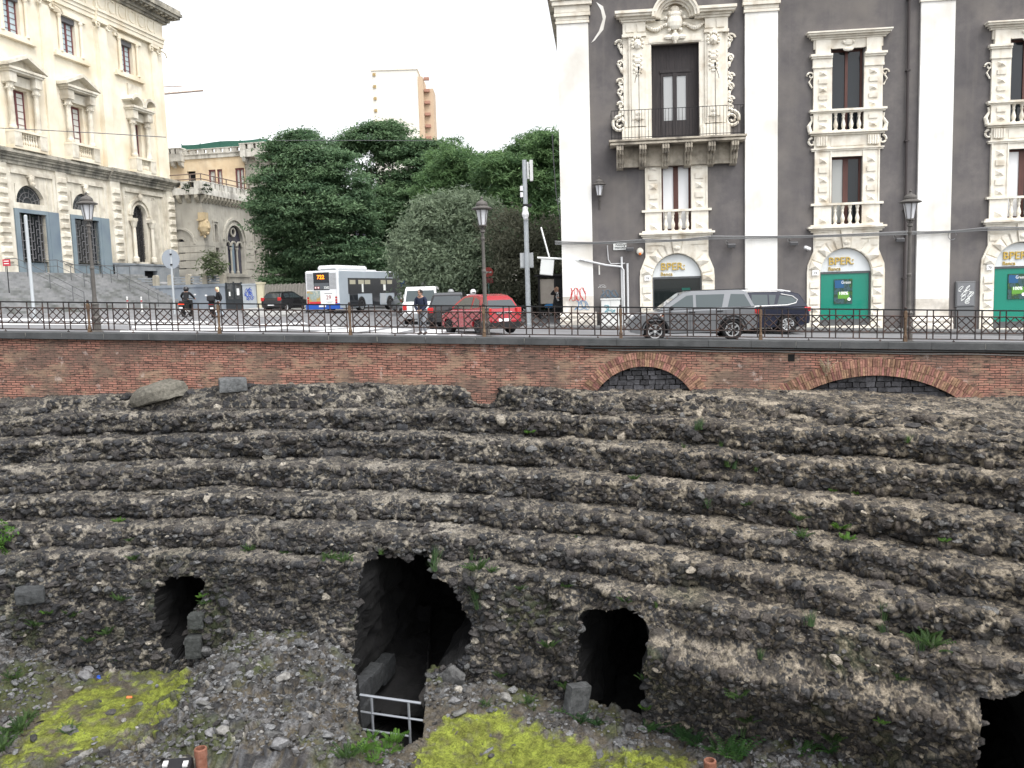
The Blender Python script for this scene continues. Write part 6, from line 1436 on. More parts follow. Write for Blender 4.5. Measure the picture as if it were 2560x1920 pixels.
obj('skirt', MB().box(xr-.02,xr+.5,-hw-.012,hw+.012,.28,.68), bbl, bus, bevel=.02)
obj('side_panel', MB().box(xr+1.0,LB/2-.1,-hw-.012,-hw+.02,.34,1.3).box(xr+.15,LB/2-.3,-hw-.014,-hw+.02,2.42,2.9).box(xr+.1,xr+1.35,-hw-.013,-hw+.02,.34,2.42), bgy, bus)
sw_ = MB().box(xr+1.35,LB/2-.05,-hw-.02,-hw+.05,1.3,2.42)
for a in (1.5, 5.0, 8.8): sw_.box(xr+a, xr+a+1.25, -hw-.024, -hw+.05, .38, 2.42)
obj('side_window', sw_, bgl, bus)
hgl = mat('bus_hopper_glass', (.42,.40,.30), rough=.2)
for a in (1.6,2.9,3.9,6.5,7.6): obj('hopper_window', MB().box(xr+a,xr+a+.85,-hw-.03,-hw,1.98,2.28), hgl, bus)
obj('left_window', MB().box(xr+1,LB/2-.1,hw-.05,hw+.02,1.3,2.42), bgl, bus)
obj('rear_window', MB().box(xr-.02,xr+.05,-.62,.62,1.62,2.82), bgl, bus)
obj('rear_grey_band', MB().box(xr-.024,xr-.01,-.58,.58,1.68,2.1), mat('bus_grey_band', (.10,.11,.12)), bus)
led = emis('led_orange', (1.0,.22,.01), 1.6)
text('route_number', '722', .38, led, bus, (xr-.03, .32, 2.38), (PI/2,0,-PI/2), ext=.004, off=.008)
text('fleet_number', '3202', .22, pwh, bus, (xr-.03, -.18, 1.70), (PI/2,0,-PI/2), ext=.002, off=.004)
obj('warning_disc', MB().add([], []), None, bus) if False else None
for yv in (.46, .24):
    q = MB().disc((0,0,0), .085, 14, t=.01); q.v = [(y_+xr-.03, x_+yv, z_+1.78) for x_, y_, z_ in q.v]; obj('warning_disc', q, mat('sign_red_ring', (.5,.05,.06)), bus)
    q = MB().disc((0,0,0), .055, 12, t=.01); q.v = [(y_+xr-.036, x_+yv, z_+1.78) for x_, y_, z_ in q.v]; obj('disc_face', q, pwh, bus)
gr_ = MB()
for s_ in (-1, 1):
    for i in range(9):
        for j in range(13): gr_.box(xr-.012,xr,s_*.9+(i-4)*.055-.017,s_*.9+(i-4)*.055+.017,1.68+j*.085,1.73+j*.085)
obj('rear_grille', gr_, mat('grille_grey', (.16,.16,.17)), bus)
ad_ = mat('advert_print', [(.10,.16,.22),(.45,.30,.08),(.22,.30,.30),(.55,.5,.4)], rough=.5, scale=2.2, contrast=.22)
obj('advert_picture', MB().box(xr-.02,xr,.15,1.18,.76,1.56), ad_, bus); obj('advert_red_strip', MB().box(xr-.024,xr,.05,1.0,.68,.82), mat('advert_red', (.55,.04,.05)), bus)
obj('advert_panel', MB().box(xr-.026,xr,-1.0,.1,.62,1.54), pwh, bus)
text('advert_price', '29', .40, mat('advert_dark_red', (.28,.02,.05)), bus, (xr-.035, -.32, .96), (PI/2,0,-PI/2), ext=.002)
obj('advert_small_print', MB().box(xr-.032,xr,-.82,-.2,1.34,1.39).box(xr-.032,xr,-.85,-.25,.78,.80).box(xr-.032,xr,-.75,-.4,.72,.74), mat('print_grey', (.25,.25,.27)), bus)
for s_ in (-1, 1):
    for z in (.74,.90,1.08): q = MB().disc((0,0,0), .075, 12, t=.03); q.v = [(y_+xr-.02, x_+s_*1.1, z_+z) for x_, y_, z_ in q.v]; obj('tail_light', q, redl, bus)
obj('number_plate', MB().box(xr-.035,xr,-.27,.27,.44,.56), plate, bus)
obj('roof_unit', MB().box(xr+.9,xr+5.4,-.85,.85,HB,HB+.38), bw_, bus, bevel=.15); obj('roof_hatch', MB().box(xr+6,xr+7.3,-.6,.6,HB,HB+.12), bw_, bus, bevel=.05); obj('roof_unit_slot', MB().box(xr+.88,xr+.92,-.6,.5,HB+.06,HB+.14), greyp, bus)
obj('destination_box', MB().box(LB/2-2.3,LB/2-1.5,-hw-.02,-hw,2.5,2.85), bgl, bus)
tm_, rm_, bm_ = wheel_mesh(.48, .3, 8)
for xc in (xr+3.3, LB/2-2.2):
    for sg in (-1, 1):
        obj('wheel_arch', MB().prism(arcpts(xc,.48,.62,-10,190,14), sg*(hw-.1)-.12, sg*(hw-.1)+.12), blkp, bus)
        w_ = obj('wheel', tm_, tyre, bus, loc=(xc, sg*(hw-.11), .48), rot=(0,0,0 if sg > 0 else PI)); obj('rim', rm_, greyp, w_)
obj('notice', MB().box(xr+3.4,xr+3.65,-hw-.03,-hw,1.4,2.0).box(xr+6.9,xr+7.3,-hw-.03,-hw,1.5,1.95), pwh, bus)
obj('side_poster', MB().box(xr+6.4,xr+7.3,-hw-.02,-hw,.5,1.28), mat('faded_poster', (.42,.45,.48)), bus)
obj('mirror', MB().box(LB/2,LB/2+.35,-hw-.15,-hw+.05,1.8,2.3), bbl, bus)
# ---------------------------------------------------------------- motor scooters
def scooter(label, loc, head, cat='scooter', name='motor_scooter', box=False):
    t = thing(name, label, cat, loc, head)
    ty = MB().lathe([(.17,-.06),(.25,-.06),(.28,-.03),(.28,.03),(.25,.06),(.17,.06)], n=18); ty.v = [(x, z, y) for x, y, z in ty.v]
    for xc in (-.62, .66): w_ = obj('wheel', ty, tyre, t, loc=(xc,0,.28)); q = MB().lathe([(.18,-.05),(.18,.05)], n=14); q.v = [(x, z, y) for x, y, z in q.v]; obj('rim', q, greyp, w_)
    b = MB().prism([(-.95,.62),(-.9,.85),(-.55,.86),(-.1,.78),(0,.4),(.25,.32),(.3,.28),(-.2,.25),(-.45,.35),(-.8,.5)], -.17, .17); b.prism([(.25,.3),(.48,.95),(.56,.98),(.62,.7),(.42,.3)], -.2, .2); b.tube([(.66,0,.3),(.5,0,1.0)], .04, 6).box(-1.02,-.75,-.1,.1,.45,.58)
    obj('body', b, blackp, t, bevel=.03)
    obj('seat', MB().prism([(-.9,.86),(-.85,.93),(-.4,.9),(-.1,.84),(-.1,.78),(-.55,.84)], -.15, .15), blkp, t, bevel=.02)
    obj('handlebar', MB().tube([(.42,-.36,1.02),(.5,-.1,1.05),(.5,.1,1.05),(.42,.36,1.02)], .02, 6), blkp, t)
    for sg in (-1, 1): obj('mirror', MB().tube([(.46,sg*.25,1.03),(.46,sg*.36,1.22)], .01, 4).ball((.46,sg*.38,1.26), .07, 8, .4, 1.1, .8), clr, t)
    obj('tail_light', MB().box(-.99,-.9,-.17,.17,.72,.82), emis('lit_tail_light', (.9,.05,.015), 1.2) if not box else redl, t, bevel=.02); obj('number_plate', MB().box(-1.04,-1.02,-.09,.09,.46,.58), plate, t)
    obj('exhaust', MB().tube([(-.1,-.2,.3),(-.85,-.22,.36)], .055, 8), clr, t)
    if box: obj('top_box', MB().box(-1.2,-.8,-.22,.22,.93,1.25), blkp, t, bevel=.05)
    return t
sp = Vector((at(468,790,51).x, 51, 0)); scooter('black motor scooter with glowing tail light ridden away from the railing', (sp.x, sp.y, S(sp.x)), PI/2+.05)
sp2 = Vector((at(534,790,50.5).x, 50.5, 0)); scooter('parked black scooter with top box beside the blonde woman', (sp2.x, sp2.y, S(sp2.x)), PI/2+.25, box=True)
sp3 = Vector((at(1182,790,44.5).x, 44.6, 0)); scooter('black scooter carrying the rider in the white helmet', (sp3.x, sp3.y, S(sp3.x)), -PI/2+.3)
sp4 = Vector((at(1132,790,45).x, 46.2, 0)); scooter('black scooter carrying the rider in the grey helmet', (sp4.x, sp4.y, S(sp4.x)), PI/2+.7)
# ================================================================ people
skinm = mat('skin', (.42,.25,.18), rough=.55, spec=.3); shoem = mat('shoe_leather', (.02,.018,.018), rough=.6)
def skinmesh(P, Ed, rad, sub=1):
    me = bpy.data.meshes.new('tmp'); me.from_pydata(P, Ed, []); o = bpy.data.objects.new('tmp', me); C.objects.link(o)
    o.modifiers.new('Skin', 'SKIN'); sv = me.skin_vertices[0].data
    for i, r in enumerate(rad):
        sv[i].radius = r if isinstance(r, tuple) else (r, r); sv[i].use_root = (i == 0)
    s_ = o.modifiers.new('Sub', 'SUBSURF'); s_.levels = sub; s_.render_levels = sub
    bpy.context.view_layer.update(); m2 = bpy.data.meshes.new_from_object(o.evaluated_get(bpy.context.evaluated_depsgraph_get()))
    bpy.data.objects.remove(o); bpy.data.meshes.remove(me); return m2
def person(label, loc, rz, J, jacket, trousers, hair, h=1.0, longhair=False, helmet=None, skirtlen=0, hood=False, scarf=None, held=None):
    """J overrides joints of a standing figure facing -y; x is its left"""
    B = dict(pel=(0,0,.95), che=(0,0,1.24), nek=(0,-.01,1.45), hed=(0,-.03,1.60), shl=(.18,0,1.40), ell=(.24,.03,1.12), hal=(.25,-.06,.86), shr=(-.18,0,1.40), elr=(-.24,.03,1.12), har=(-.25,-.06,.86),
             hil=(.09,0,.90), knl=(.10,-.03,.50), anl=(.10,.03,.09), tol=(.11,-.14,.04), hir=(-.09,0,.90), knr=(-.10,-.03,.50), anr=(-.10,.03,.09), tor=(-.11,-.14,.04))
    B.update({a: b for a, b in J.items() if a != 'face'}); t = thing('person', label, 'person', loc, rz); t.scale = (h, h, h)
    k = list(B); P = [B[q] for q in k]; ix = {q: i for i, q in enumerate(k)}
    R1 = dict(pel=(.13,.10), che=(.14,.10), nek=.055, hed=.06, shl=.065, shr=.065, ell=.045, elr=.045, hal=.03, har=.03, hil=.09, hir=.09, knl=.06, knr=.06, anl=.04, anr=.04, tol=.035, tor=.035)
    Ed = [('pel','che'),('che','nek'),('nek','hed'),('nek','shl'),('shl','ell'),('ell','hal'),('nek','shr'),('shr','elr'),('elr','har'),('pel','hil'),('hil','knl'),('knl','anl'),('anl','tol'),('pel','hir'),('hir','knr'),('knr','anr'),('anr','tor')]
    me = skinmesh(P, [(ix[a], ix[b]) for a, b in Ed], [R1[q] for q in k])
    # head and hands joined to the same body mesh
    H = Vector(B['hed']); ex = MB(); fd = Vector(J.get('face', (0,-1,0))).normalized(); sd = fd.cross(Vector((0,0,1))).normalized()
    ex.lathe([(.03,-.125),(.055,-.11),(.07,-.07),(.078,-.02),(.083,.03),(.078,.075),(.055,.11),(.02,.125)], tuple(H), 12, .95, 1.12)
    ex.tube([H+fd*.085+Vector((0,0,.02)), H+fd*.115-Vector((0,0,.025)), H+fd*.085-Vector((0,0,.035))], [.008,.014,.012], 5)
    for s_ in (-1, 1): ex.ball(tuple(H+sd*s_*.08+Vector((0,0,-.01))), .026, 6, .6, .8, 1.2)
    for hnd, elb in (('hal','ell'),('har','elr')):
        a = Vector(B[hnd]); d = (a-Vector(B[elb])).normalized(); sdv = d.cross(Vector((0,1,0))); sdv = sdv.normalized() if sdv.length > .01 else Vector((1,0,0))
        ex.ball(tuple(a+d*.04), .042, 6, .9, .55, 1.1); cu = d.cross(sdv).normalized()
        for i, l in enumerate((.062,.072,.068,.055)): b0 = a+d*.075+sdv*(i-1.5)*.019; ex.tube([b0, b0+d*l*.6+cu*.008, b0+d*l*.9+cu*.03], [.0095,.009,.007], 5)
        b0 = a+d*.035+sdv*.038; ex.tube([b0, b0+sdv*.02+d*.03, b0+sdv*.018+d*.06+cu*.015], [.011,.010,.008], 5)
    bm = bmesh.new(); bm.from_mesh(me); m3 = bpy.data.meshes.new('x'); m3.from_pydata(ex.v, [], ex.f); bm.from_mesh(m3); bmesh.ops.recalc_face_normals(bm, faces=bm.faces[:]); bm.to_mesh(me); bm.free()
    me.name = 'body'; obj('body', me, skinm, t, smooth=True)
    fe = MB()
    for s_ in (-1, 1): fe.ball(tuple(H+fd*.088+sd*s_*.032+Vector((0,0,.02))), .011, 6).box(*sum(([q-.016, q+.016] if i < 2 else [q-.004, q+.004] for i, q in enumerate(H+fd*.084+sd*s_*.033+Vector((0,0,.042)))), []))
    fe.ball(tuple(H+fd*.082-Vector((0,0,.062))), .022, 6, 1.1, .5, .3)
    obj('face_features', fe, mat('eyes_and_lips', (.10,.04,.035)), t)
    jk = ['pel','che','nek','shl','ell','hal','shr','elr','har']; pj = []
    for q in jk:
        p_ = Vector(B[q])
        if q in ('hal','har'): p_ = p_+(Vector(B['ell' if q == 'hal' else 'elr'])-p_)*.1
        if q == 'nek': p_ = p_-Vector((0,0,.04))
        if q == 'pel': p_ = p_-Vector((0,0,.06))
        pj.append(tuple(p_))
    rj = [(.175,.135),(.18,.135),(.085,.085),(.088,.085),.068,.05,(.088,.085),.068,.05]; ij = {q: i for i, q in enumerate(jk)}
    m2 = skinmesh(pj, [(ij[a], ij[b]) for a, b in (('pel','che'),('che','nek'),('nek','shl'),('shl','ell'),('ell','hal'),('nek','shr'),('shr','elr'),('elr','har'))], rj); m2.name = 'jacket'; jo = obj('jacket', m2, jacket, t, smooth=True)
    if hood: obj('hood', MB().lathe([(.10,-.18),(.13,-.10),(.105,-.06)], tuple(H+Vector((0,.03,-.02))), 10).lathe([(.075,-.1),(.098,0),(.098,.07),(.07,.125),(.02,.15)], tuple(H+Vector((0,.04,0))-fd*.02), 10), jacket, jo, smooth=True)
    tk = ['pel','hil','knl','anl','hir','knr','anr']; it = {q: i for i, q in enumerate(tk)}
    m2 = skinmesh([B[q] for q in tk], [(it[a], it[b]) for a, b in (('pel','hil'),('hil','knl'),('knl','anl'),('pel','hir'),('hir','knr'),('knr','anr'))], [(.14,.115),.105,.078,.06,.105,.078,.06]); m2.name = 'trousers'; obj('trousers', m2, trousers, t, smooth=True)
    if skirtlen: obj('coat_skirt', MB().lathe([(.25,.95-skirtlen),(.22,.8),(.19,1.0),(.18,1.1)], (B['pel'][0],B['pel'][1],0), 12, 1, .75), jacket, t, smooth=True)
    sh_ = MB()
    for a, b in (('anl','tol'),('anr','tor')):
        A, D = Vector(B[a]), Vector(B[b]); v = D-A; v.z = 0; sh_.tube([A+Vector((0,0,-.02))-v.normalized()*.06, A+v*.5+Vector((0,0,-.035)), A+v*1.25+Vector((0,0,-.05))], [.05,.052,.035], 8)
    obj('shoes', sh_, shoem, t, smooth=True)
    if helmet:
        obj('helmet', MB().lathe([(.12,-.10),(.15,-.02),(.155,.05),(.13,.12),(.075,.17),(.01,.185)], tuple(H), 14, 1, 1.1), helmet, t, smooth=True)
        obj('visor', MB().ball(tuple(H+fd*.07), .11, 10, 1.1, 1, .7), blkp, t)
    elif hair:
        hm = MB().lathe([(.085,-.04),(.098,.02),(.096,.07),(.075,.115),(.04,.14),(.01,.145)], tuple(H-fd*.022), 12, .98, 1.1)
        if longhair:
            b0 = H-fd*.06
            for i in range(9): a = (i-4)*.24; q = b0+sd*math.sin(a)*.085-fd*math.cos(a)*.03; hm.tube([q+Vector((0,0,.06)), q-Vector((0,0,.1)), q-fd*.02+sd*(.02*(i-4))-Vector((0,0,.30+.03*(i % 3)))], [.035,.035,.018], 6)
        obj('hair', hm, hair, t, smooth=True)
    if scarf: obj('scarf', MB().lathe([(.09,-.06),(.115,-.02),(.10,.03)], tuple(Vector(B['nek'])+Vector((0,0,.0))), 10).tube([Vector(B['nek'])+fd*.12, Vector(B['che'])+fd*.17+sd*.06, Vector(B['che'])+fd*.18+sd*.02-Vector((0,0,.22))], [.05,.075,.06], 8), scarf, t, smooth=True)
    return t
navy = mat('navy_cloth', [(.012,.016,.035),(.02,.026,.05)], rough=.9, scale=9); gtr = mat('grey_trouser_cloth', [(.17,.185,.21),(.23,.245,.265)], rough=.9, scale=8); blkc = mat('black_cloth', [(.010,.010,.012),(.02,.02,.022)], rough=.85, scale=9)
jean = mat('pale_jeans', (.42,.48,.54), rough=.9); dkh = mat('dark_hair', (.014,.011,.010), rough=.6); blh = mat('blonde_hair', [(.58,.47,.28),(.70,.60,.40)], rough=.6, scale=14); ltb = mat('light_brown_hair', [(.22,.13,.08),(.34,.22,.14)], rough=.6, scale=14); scf = mat('checked_scarf', [(.75,.75,.74),(.05,.05,.05)], rough=.9, scale=12, contrast=.04)
Y = 33.0; x_ = at(1057, 835, Y).x
person('man in a navy hooded jacket and grey trousers standing behind the railing, hands joined', (x_, Y, S(x_)), R_(-18), dict(che=(.0,-.05,1.23), nek=(.0,-.09,1.44), hed=(.01,-.14,1.59), shl=(.18,-.06,1.39), shr=(-.18,-.06,1.39), ell=(.24,-.08,1.10), elr=(-.24,-.08,1.10), hal=(.06,-.26,.92), har=(-.04,-.26,.90), knl=(.12,-.10,.50), anl=(.12,.0,.09), tol=(.13,-.17,.04), anr=(-.11,.05,.09), tor=(-.12,-.12,.04), face=(-.25,-1,0)), navy, gtr, dkh, h=.985, hood=False)
Y = 50; x_ = at(549, 792, Y).x
person('blonde woman in a black coat and pale jeans walking beside the parked scooter', (x_, Y, S(x_)), R_(-60), dict(hed=(0,-.06,1.60), knl=(.09,-.16,.52), anl=(.09,-.16,.10), tol=(.09,-.33,.06), knr=(-.09,.03,.50), anr=(-.09,.24,.12), tor=(-.09,.10,.05), ell=(.23,.12,1.12), hal=(.22,.02,.90), elr=(-.23,-.06,1.14), har=(-.2,-.25,1.0)), blkc, jean, blh, h=1.0, longhair=True)
ride = dict(pel=(0,0,.92), che=(0,-.10,1.20), nek=(0,-.16,1.42), hed=(0,-.2,1.57), shl=(.20,-.13,1.37), ell=(.33,-.28,1.18), hal=(.34,-.58,1.05), shr=(-.20,-.13,1.37), elr=(-.33,-.28,1.18), har=(-.34,-.58,1.05),
            hil=(.11,-.02,.90), knl=(.22,-.42,.78), anl=(.2,-.40,.34), tol=(.2,-.58,.30), hir=(-.11,-.02,.90), knr=(-.22,-.42,.78), anr=(-.2,-.40,.34), tor=(-.2,-.58,.30))
hb = mat('black_helmet', (.012,.012,.014), rough=.25, coat=.5); hwm = mat('white_helmet', (.72,.72,.72), rough=.3, coat=.4); hgm = mat('grey_helmet', (.35,.36,.37), rough=.3)
person('rider in black jacket and black helmet seen from behind on the scooter', (sp.x+.02, sp.y-.12, S(sp.x)+.0), PI+.05, ride, blkc, blkc, None, helmet=hb)
person('rider in a white helmet sitting on a scooter behind the red hatchback', (sp3.x, sp3.y+.12, S(sp3.x)), .3, ride, blkc, blkc, None, helmet=hwm)
person('rider in a grey helmet sitting on a scooter behind the black car', (sp4.x, sp4.y-.1, S(sp4.x)), PI+.7, ride, blkc, blkc, None, helmet=hgm)
Y = 46; x_ = at(1393, 797, Y).x
person('woman in black with long light brown hair and checked scarf by the shelter', (x_, Y, S(x_)+.17), R_(12), dict(hed=(.02,-.05,1.60), elr=(-.33,-.12,1.36), har=(-.13,-.10,1.60), ell=(.26,-.08,1.14), hal=(.02,-.24,1.18), tol=(.13,-.15,.04), face=(.25,-1,-.1)), blkc, blkc, ltb, h=1.0, longhair=True, scarf=scf, skirtlen=.45)
# ================================================================ street furniture
lampm = mat('lamp_post_paint', [(.075,.07,.065),(.12,.112,.104)], rough=.6, scale=4); lglass = mat('frosted_lamp_glass', (.66,.67,.70), rough=.25, spec=.6)
def lantern(t, z0, s=1.0, y=0):
    fr = MB(); gl_ = MB()
    for i in range(6):
        a = 2*PI*i/6+.26; fr.tube([(.13*s*math.cos(a), y+.13*s*math.sin(a), z0), (.235*s*math.cos(a), y+.235*s*math.sin(a), z0+.56*s)], .013*s, 5)
    gl_.lathe([(.125*s,.01*s),(.225*s,.55*s)], (0,y,z0), 6)
    fr.lathe([(.10*s,-.04*s),(.15*s,-.02*s),(.15*s,.02*s),(.12*s,.03*s)], (0,y,z0), 12)
    obj('lantern_frame', fr, lampm, t); obj('lantern_glass', gl_, lglass, t)
    obj('lantern_cap', MB().lathe([(.25*s,.54*s),(.36*s,.57*s),(.365*s,.60*s),(.27*s,.64*s),(.20*s,.68*s),(.215*s,.72*s),(.20*s,.78*s),(.13*s,.84*s),(.05*s,.87*s),(.03*s,.92*s),(.05*s,.95*s),(.012*s,1.02*s)], (0,y,z0), 16), lampm, t, smooth=False)
def lamppost(label, px_, pyt, Y):
    g0 = at(px_, 830, Y); z = S(g0.x); t = thing('street_lamp', label, 'street lamp', (g0.x, Y, z), 0, 'old street lamps along the railing')
    top = at(px_, pyt, Y).z-z; hb_ = top-1.02
    obj('post', MB().lathe([(.22,0),(.22,.06),(.15,.1),(.15,.45),(.17,.5),(.17,.56),(.13,.62),(.125,1.0),(.15,1.05),(.10,1.12),(.075,1.3),(.07,2.3),(.085,2.33),(.085,2.38),(.066,2.42),(.052,hb_-.5),(.075,hb_-.48),(.075,hb_-.42),(.055,hb_-.4),(.06,hb_-.25),(.1,hb_-.22),(.09,hb_-.16),(.05,hb_-.14),(.045,hb_-.02)], n=12), lampm, t)
    br_ = MB()
    for i in range(4): a = PI/2*i+.4; br_.tube([(.04*math.cos(a),.04*math.sin(a),hb_-.12),(.12*math.cos(a),.12*math.sin(a),hb_-.08),(.13*math.cos(a),.13*math.sin(a),hb_)], .012, 5)
    obj('lantern_bracket', br_, lampm, t); lantern(t, hb_)
lamppost('street lamp standing beside the red hatchback', 1215, 490, 31.0)
lamppost('street lamp standing before the stone staircase with the blue doors', 243, 478, 32.0)
lamppost('street lamp standing before the palace downpipe', 2270, 473, 30.2)
def onpal(t, z, dep=0): p = pw(t, dep); return Vector((p.x, p.y, z))
w_ = thing('wall_lantern', 'old lantern on an iron bracket on the dark palace wall by the corner pilaster', 'wall lamp', onpal(1.98, 0), R_(-6))
obj('bracket', MB().tube([(0,-.02,3.65),(0,-.1,3.9),(0,-.28,4.02),(0,-.3,4.16)], .02, 5).tube([(-.22,-.28,4.0),(0,-.28,4.02)], .012, 4).box(-.04,.04,-.03,0,3.6,4.2), lampm, w_); lantern(w_, 4.18, .86, -.3)
w_.location.z = 0
sg = thing('street_name_sign', 'white street name plate on the dark palace wall below the cables', 'street sign', onpal(2.57, 0), R_(-6))
obj('plate', MB().box(0,.6,-.06,-.03,1.72,2.05), pwh, sg, bevel=.01); blt = mat('sign_black', (.03,.03,.04))
text('street_name', 'PIAZZA', .115, blt, sg, (.3,-.065,1.91), ext=.002, off=.002, align='CENTER'); text('street_name', 'STESICORO', .105, blt, sg, (.3,-.065,1.78), ext=.002, off=.002, align='CENTER', sx=.86)
for tt, lab in ((3.32,'small grey floodlight between the street name plate and first bank doorway'),(7.88,'small grey floodlight right of the first bank doorway'),(10.62,'small grey floodlight left of the second bank doorway'),(15.2,'small grey floodlight behind the street lamp by the downpipe')):
    o = thing('floodlight', lab, 'floodlight', onpal(tt, 0), R_(-6), 'floodlights on the palace wall')
    obj('lamp_box', MB().obox((0,-.22,1.74), (.36,.2,.16), (.35,0,0)), mat('floodlight_grey', (.10,.10,.105), rough=.5), o, bevel=.02); obj('arm', MB().tube([(-.1,0,1.9),(-.22,-.1,1.98),(-.25,-.15,1.85),(-.1,-.2,1.75)], .016, 5), mat('grey_arm', (.2,.2,.2)), o)
o = thing('alarm_box', 'round white alarm box beside the floodlight near the first bank doorway', 'alarm', onpal(3.78, 0), R_(-6)); obj('case', MB().ball((0,-.12,1.62), .17, 10, 1, .6, 1), mat('cream_plastic', (.7,.68,.6), rough=.4), o, smooth=True); obj('light', MB().ball((0,-.2,1.5), .07, 8), orl, o)
o = thing('security_camera', 'white security camera on the wall left of the second bank doorway', 'camera', onpal(11.2, 0), R_(-6)); obj('housing', MB().obox((0,-.3,1.5), (.34,.14,.14), (0,.3,.5)), whitep, o, bevel=.03); obj('arm', MB().tube([(.05,0,1.42),(.03,-.25,1.44)], .03, 6), whitep, o)
zc = S(PALO.x+2.3)+.12
o = thing('utility_cabinet', 'white utility cabinet with faint graffiti standing against the palace beside the pipes', 'cabinet', onpal(1.97, 0, 0), R_(-6))
obj('case', MB().box(0,.86,-.62,-.2,zc,zc+1.2).box(-.03,.89,-.65,-.18,zc+1.2,zc+1.26), mat('cabinet_white', [(.55,.56,.55),(.68,.69,.68)], rough=.5, scale=2, streak=.3), o); obj('door_line', MB().box(.43,.44,-.626,-.62,zc+.05,zc+1.15).box(.05,.8,-.626,-.62,zc+.5,zc+.51), greyp, o)
obj('graffiti', MB().tube([(.25+.1*math.sin(t*2.1),-.63,zc+.8+.16*math.cos(t*1.3)) for t in np.linspace(0,7,26)], .012, 4).tube([(.45+.18*math.sin(t*1.4),-.63,zc+.65+.1*math.cos(t*2.3)) for t in np.linspace(0,6,22)], .012, 4), mat('teal_spray', (.10,.30,.36)), o)
o = thing('wall_cabinet', 'grey meter cabinet with white graffiti on the palace wall beside third bank doorway', 'cabinet', onpal(17.66, 0), R_(-6))
obj('case', MB().box(0,.84,-.12,0,-1.32,-.18), mat('cabinet_grey', (.13,.135,.14), rough=.6), o, bevel=.02); obj('door', MB().box(.06,.78,-.14,-.12,-1.26,-.26), mat('cabinet_door_grey', (.17,.175,.185), rough=.6), o); obj('pedestal', MB().box(.05,.79,-.11,0,-2.4,-1.33), mat('cabinet_grey', (.13,.135,.14), rough=.6), o)
gfm = MB(); r5 = random.Random(3)
for i in range(9): x, z = r5.uniform(.2,.66), r5.uniform(-1.1,-.4); gfm.tube([(x+.1*math.sin(t*1.9+i),-.145,z+.12*math.cos(t*1.5+i)) for t in np.linspace(0,4.5,12)], .011, 4)
obj('graffiti', gfm, pwh, o)
def scrib(name, x0, x1, z0, z1, n, m, seed, dep=-.15, r=.012):
    rg = random.Random(seed); mb = MB()
    for i in range(n):
        a = x0+(x1-x0)*i/n; ww = (x1-x0)/n
        mb.tube([(a+ww*(.5+.6*math.sin(t*(1.6+rg.random()*.3)+i)), dep, (z0+z1)/2+(z1-z0)*.5*math.cos(t*(1.1+.2*rg.random())+i*1.7)) for t in np.linspace(0, 5, 14)], r, 4)
    obj(name, mb, m, pal)
scrib('graffiti', .5, 1.25, -.55, .05, 6, mat('red_spray', (.55,.05,.05)), 4); scrib('graffiti', .75, 1.4, -.98, -.55, 4, mat('blue_spray_line', (.10,.25,.45)), 7); scrib('graffiti', 1.85, 2.2, .02, .15, 4, mat('white_spray', (.55,.55,.55)), 8, -.012, .007); scrib('graffiti', 1.95, 2.75, -.45, -.1, 6, mat('faded_blue_spray', (.12,.18,.24)), 9, -.012, .012)
obj('white_strip', MB().box(1.88,1.94,-.03,0,.62,1.05), white, pal)
o = thing('bracket_sign', 'white tilted sign box on a pale bracket at the palace corner', 'sign', onpal(-.1, 0), R_(-6))
obj('sign_box', MB().obox((-.42,.15,1.05), (.62,.12,.75), (0,.12,0)), mat('sign_box_white', (.62,.64,.63), rough=.5), o, bevel=.03); obj('bracket', MB().tube([(-.85,.1,1.5),(.2,.1,1.42),(1.1,-.16,1.3)], .05, 6).tube([(-.65,.1,2.9),(-.3,.1,1.5)], .04, 6), pwh, o)
# tall grey mast with antenna panel
g0 = Vector((at(1322, 808, 42.5).x, 42.5, 0)); g0.z = S(g0.x); zt = at(1306, 400, 42.5).z-g0.z
o = thing('antenna_mast', 'tall grey galvanised mast with white antenna panel and boxes beside the olive tree', 'mast', g0)
obj('pole', MB().lathe([(.16,0),(.16,.1),(.13,.12),(.105,zt)], n=12), mat('galvanised_steel', [(.33,.36,.38),(.44,.47,.49)], rough=.5, scale=3, metal=.2), o)
obj('antenna_panel', MB().box(.24,.40,-.12,.12,zt-1.0,zt-.02).tube([(0,0,zt-.15),(.3,0,zt-.15)], .03, 5).tube([(0,0,zt-.85),(.3,0,zt-.85)], .03, 5).box(.12,.2,-.06,.06,zt-.9,zt-.1), mat('antenna_white', (.68,.69,.68), rough=.5), o, bevel=.02)
obj('radio_box', MB().box(-.24,-.1,-.12,.1,zt-1.45,zt-1.22).box(-.24,-.1,-.12,.1,zt-1.75,zt-1.52), whitep, o); obj('cctv_dome', MB().lathe([(.14,.0),(.18,.12),(.13,.3),(.13,.45),(.05,.5)], (-.02,-.16,zt-2.7), 12).ball((-.02,-.16,zt-2.72), .13, 10), whitep, o); obj('clamp', MB().box(-.14,.3,-.14,.14,zt-2.2,zt-2.08), blkp, o)
obj('sign_back', MB().box(-.33,.31,.12,.15,zt-5.1,zt-4.38).box(-.31,.29,.1,.13,zt-5.05,zt-4.98), mat('sign_back_grey', (.42,.44,.45), rough=.5, metal=.2), o)
def pole(name, label, cat, pts, Y, r, m, parts=None):
    a, b_ = at(*pts[0], Y), at(*pts[1], Y); o = thing(name, label, cat, (b_.x, Y, S(b_.x))); obj('pole', MB().lathe([(r,0),(r,a.z-S(b_.x))], n=8), m, o); return o, a.z-S(b_.x)
galv = mat('pale_steel_pole', (.42,.45,.47), rough=.5, metal=.2)
o, h_ = pole('road_sign', 'back of a round road sign on a grey pole near the stone building', 'road sign', ((428,624),(436,772)), 56, .07, galv)
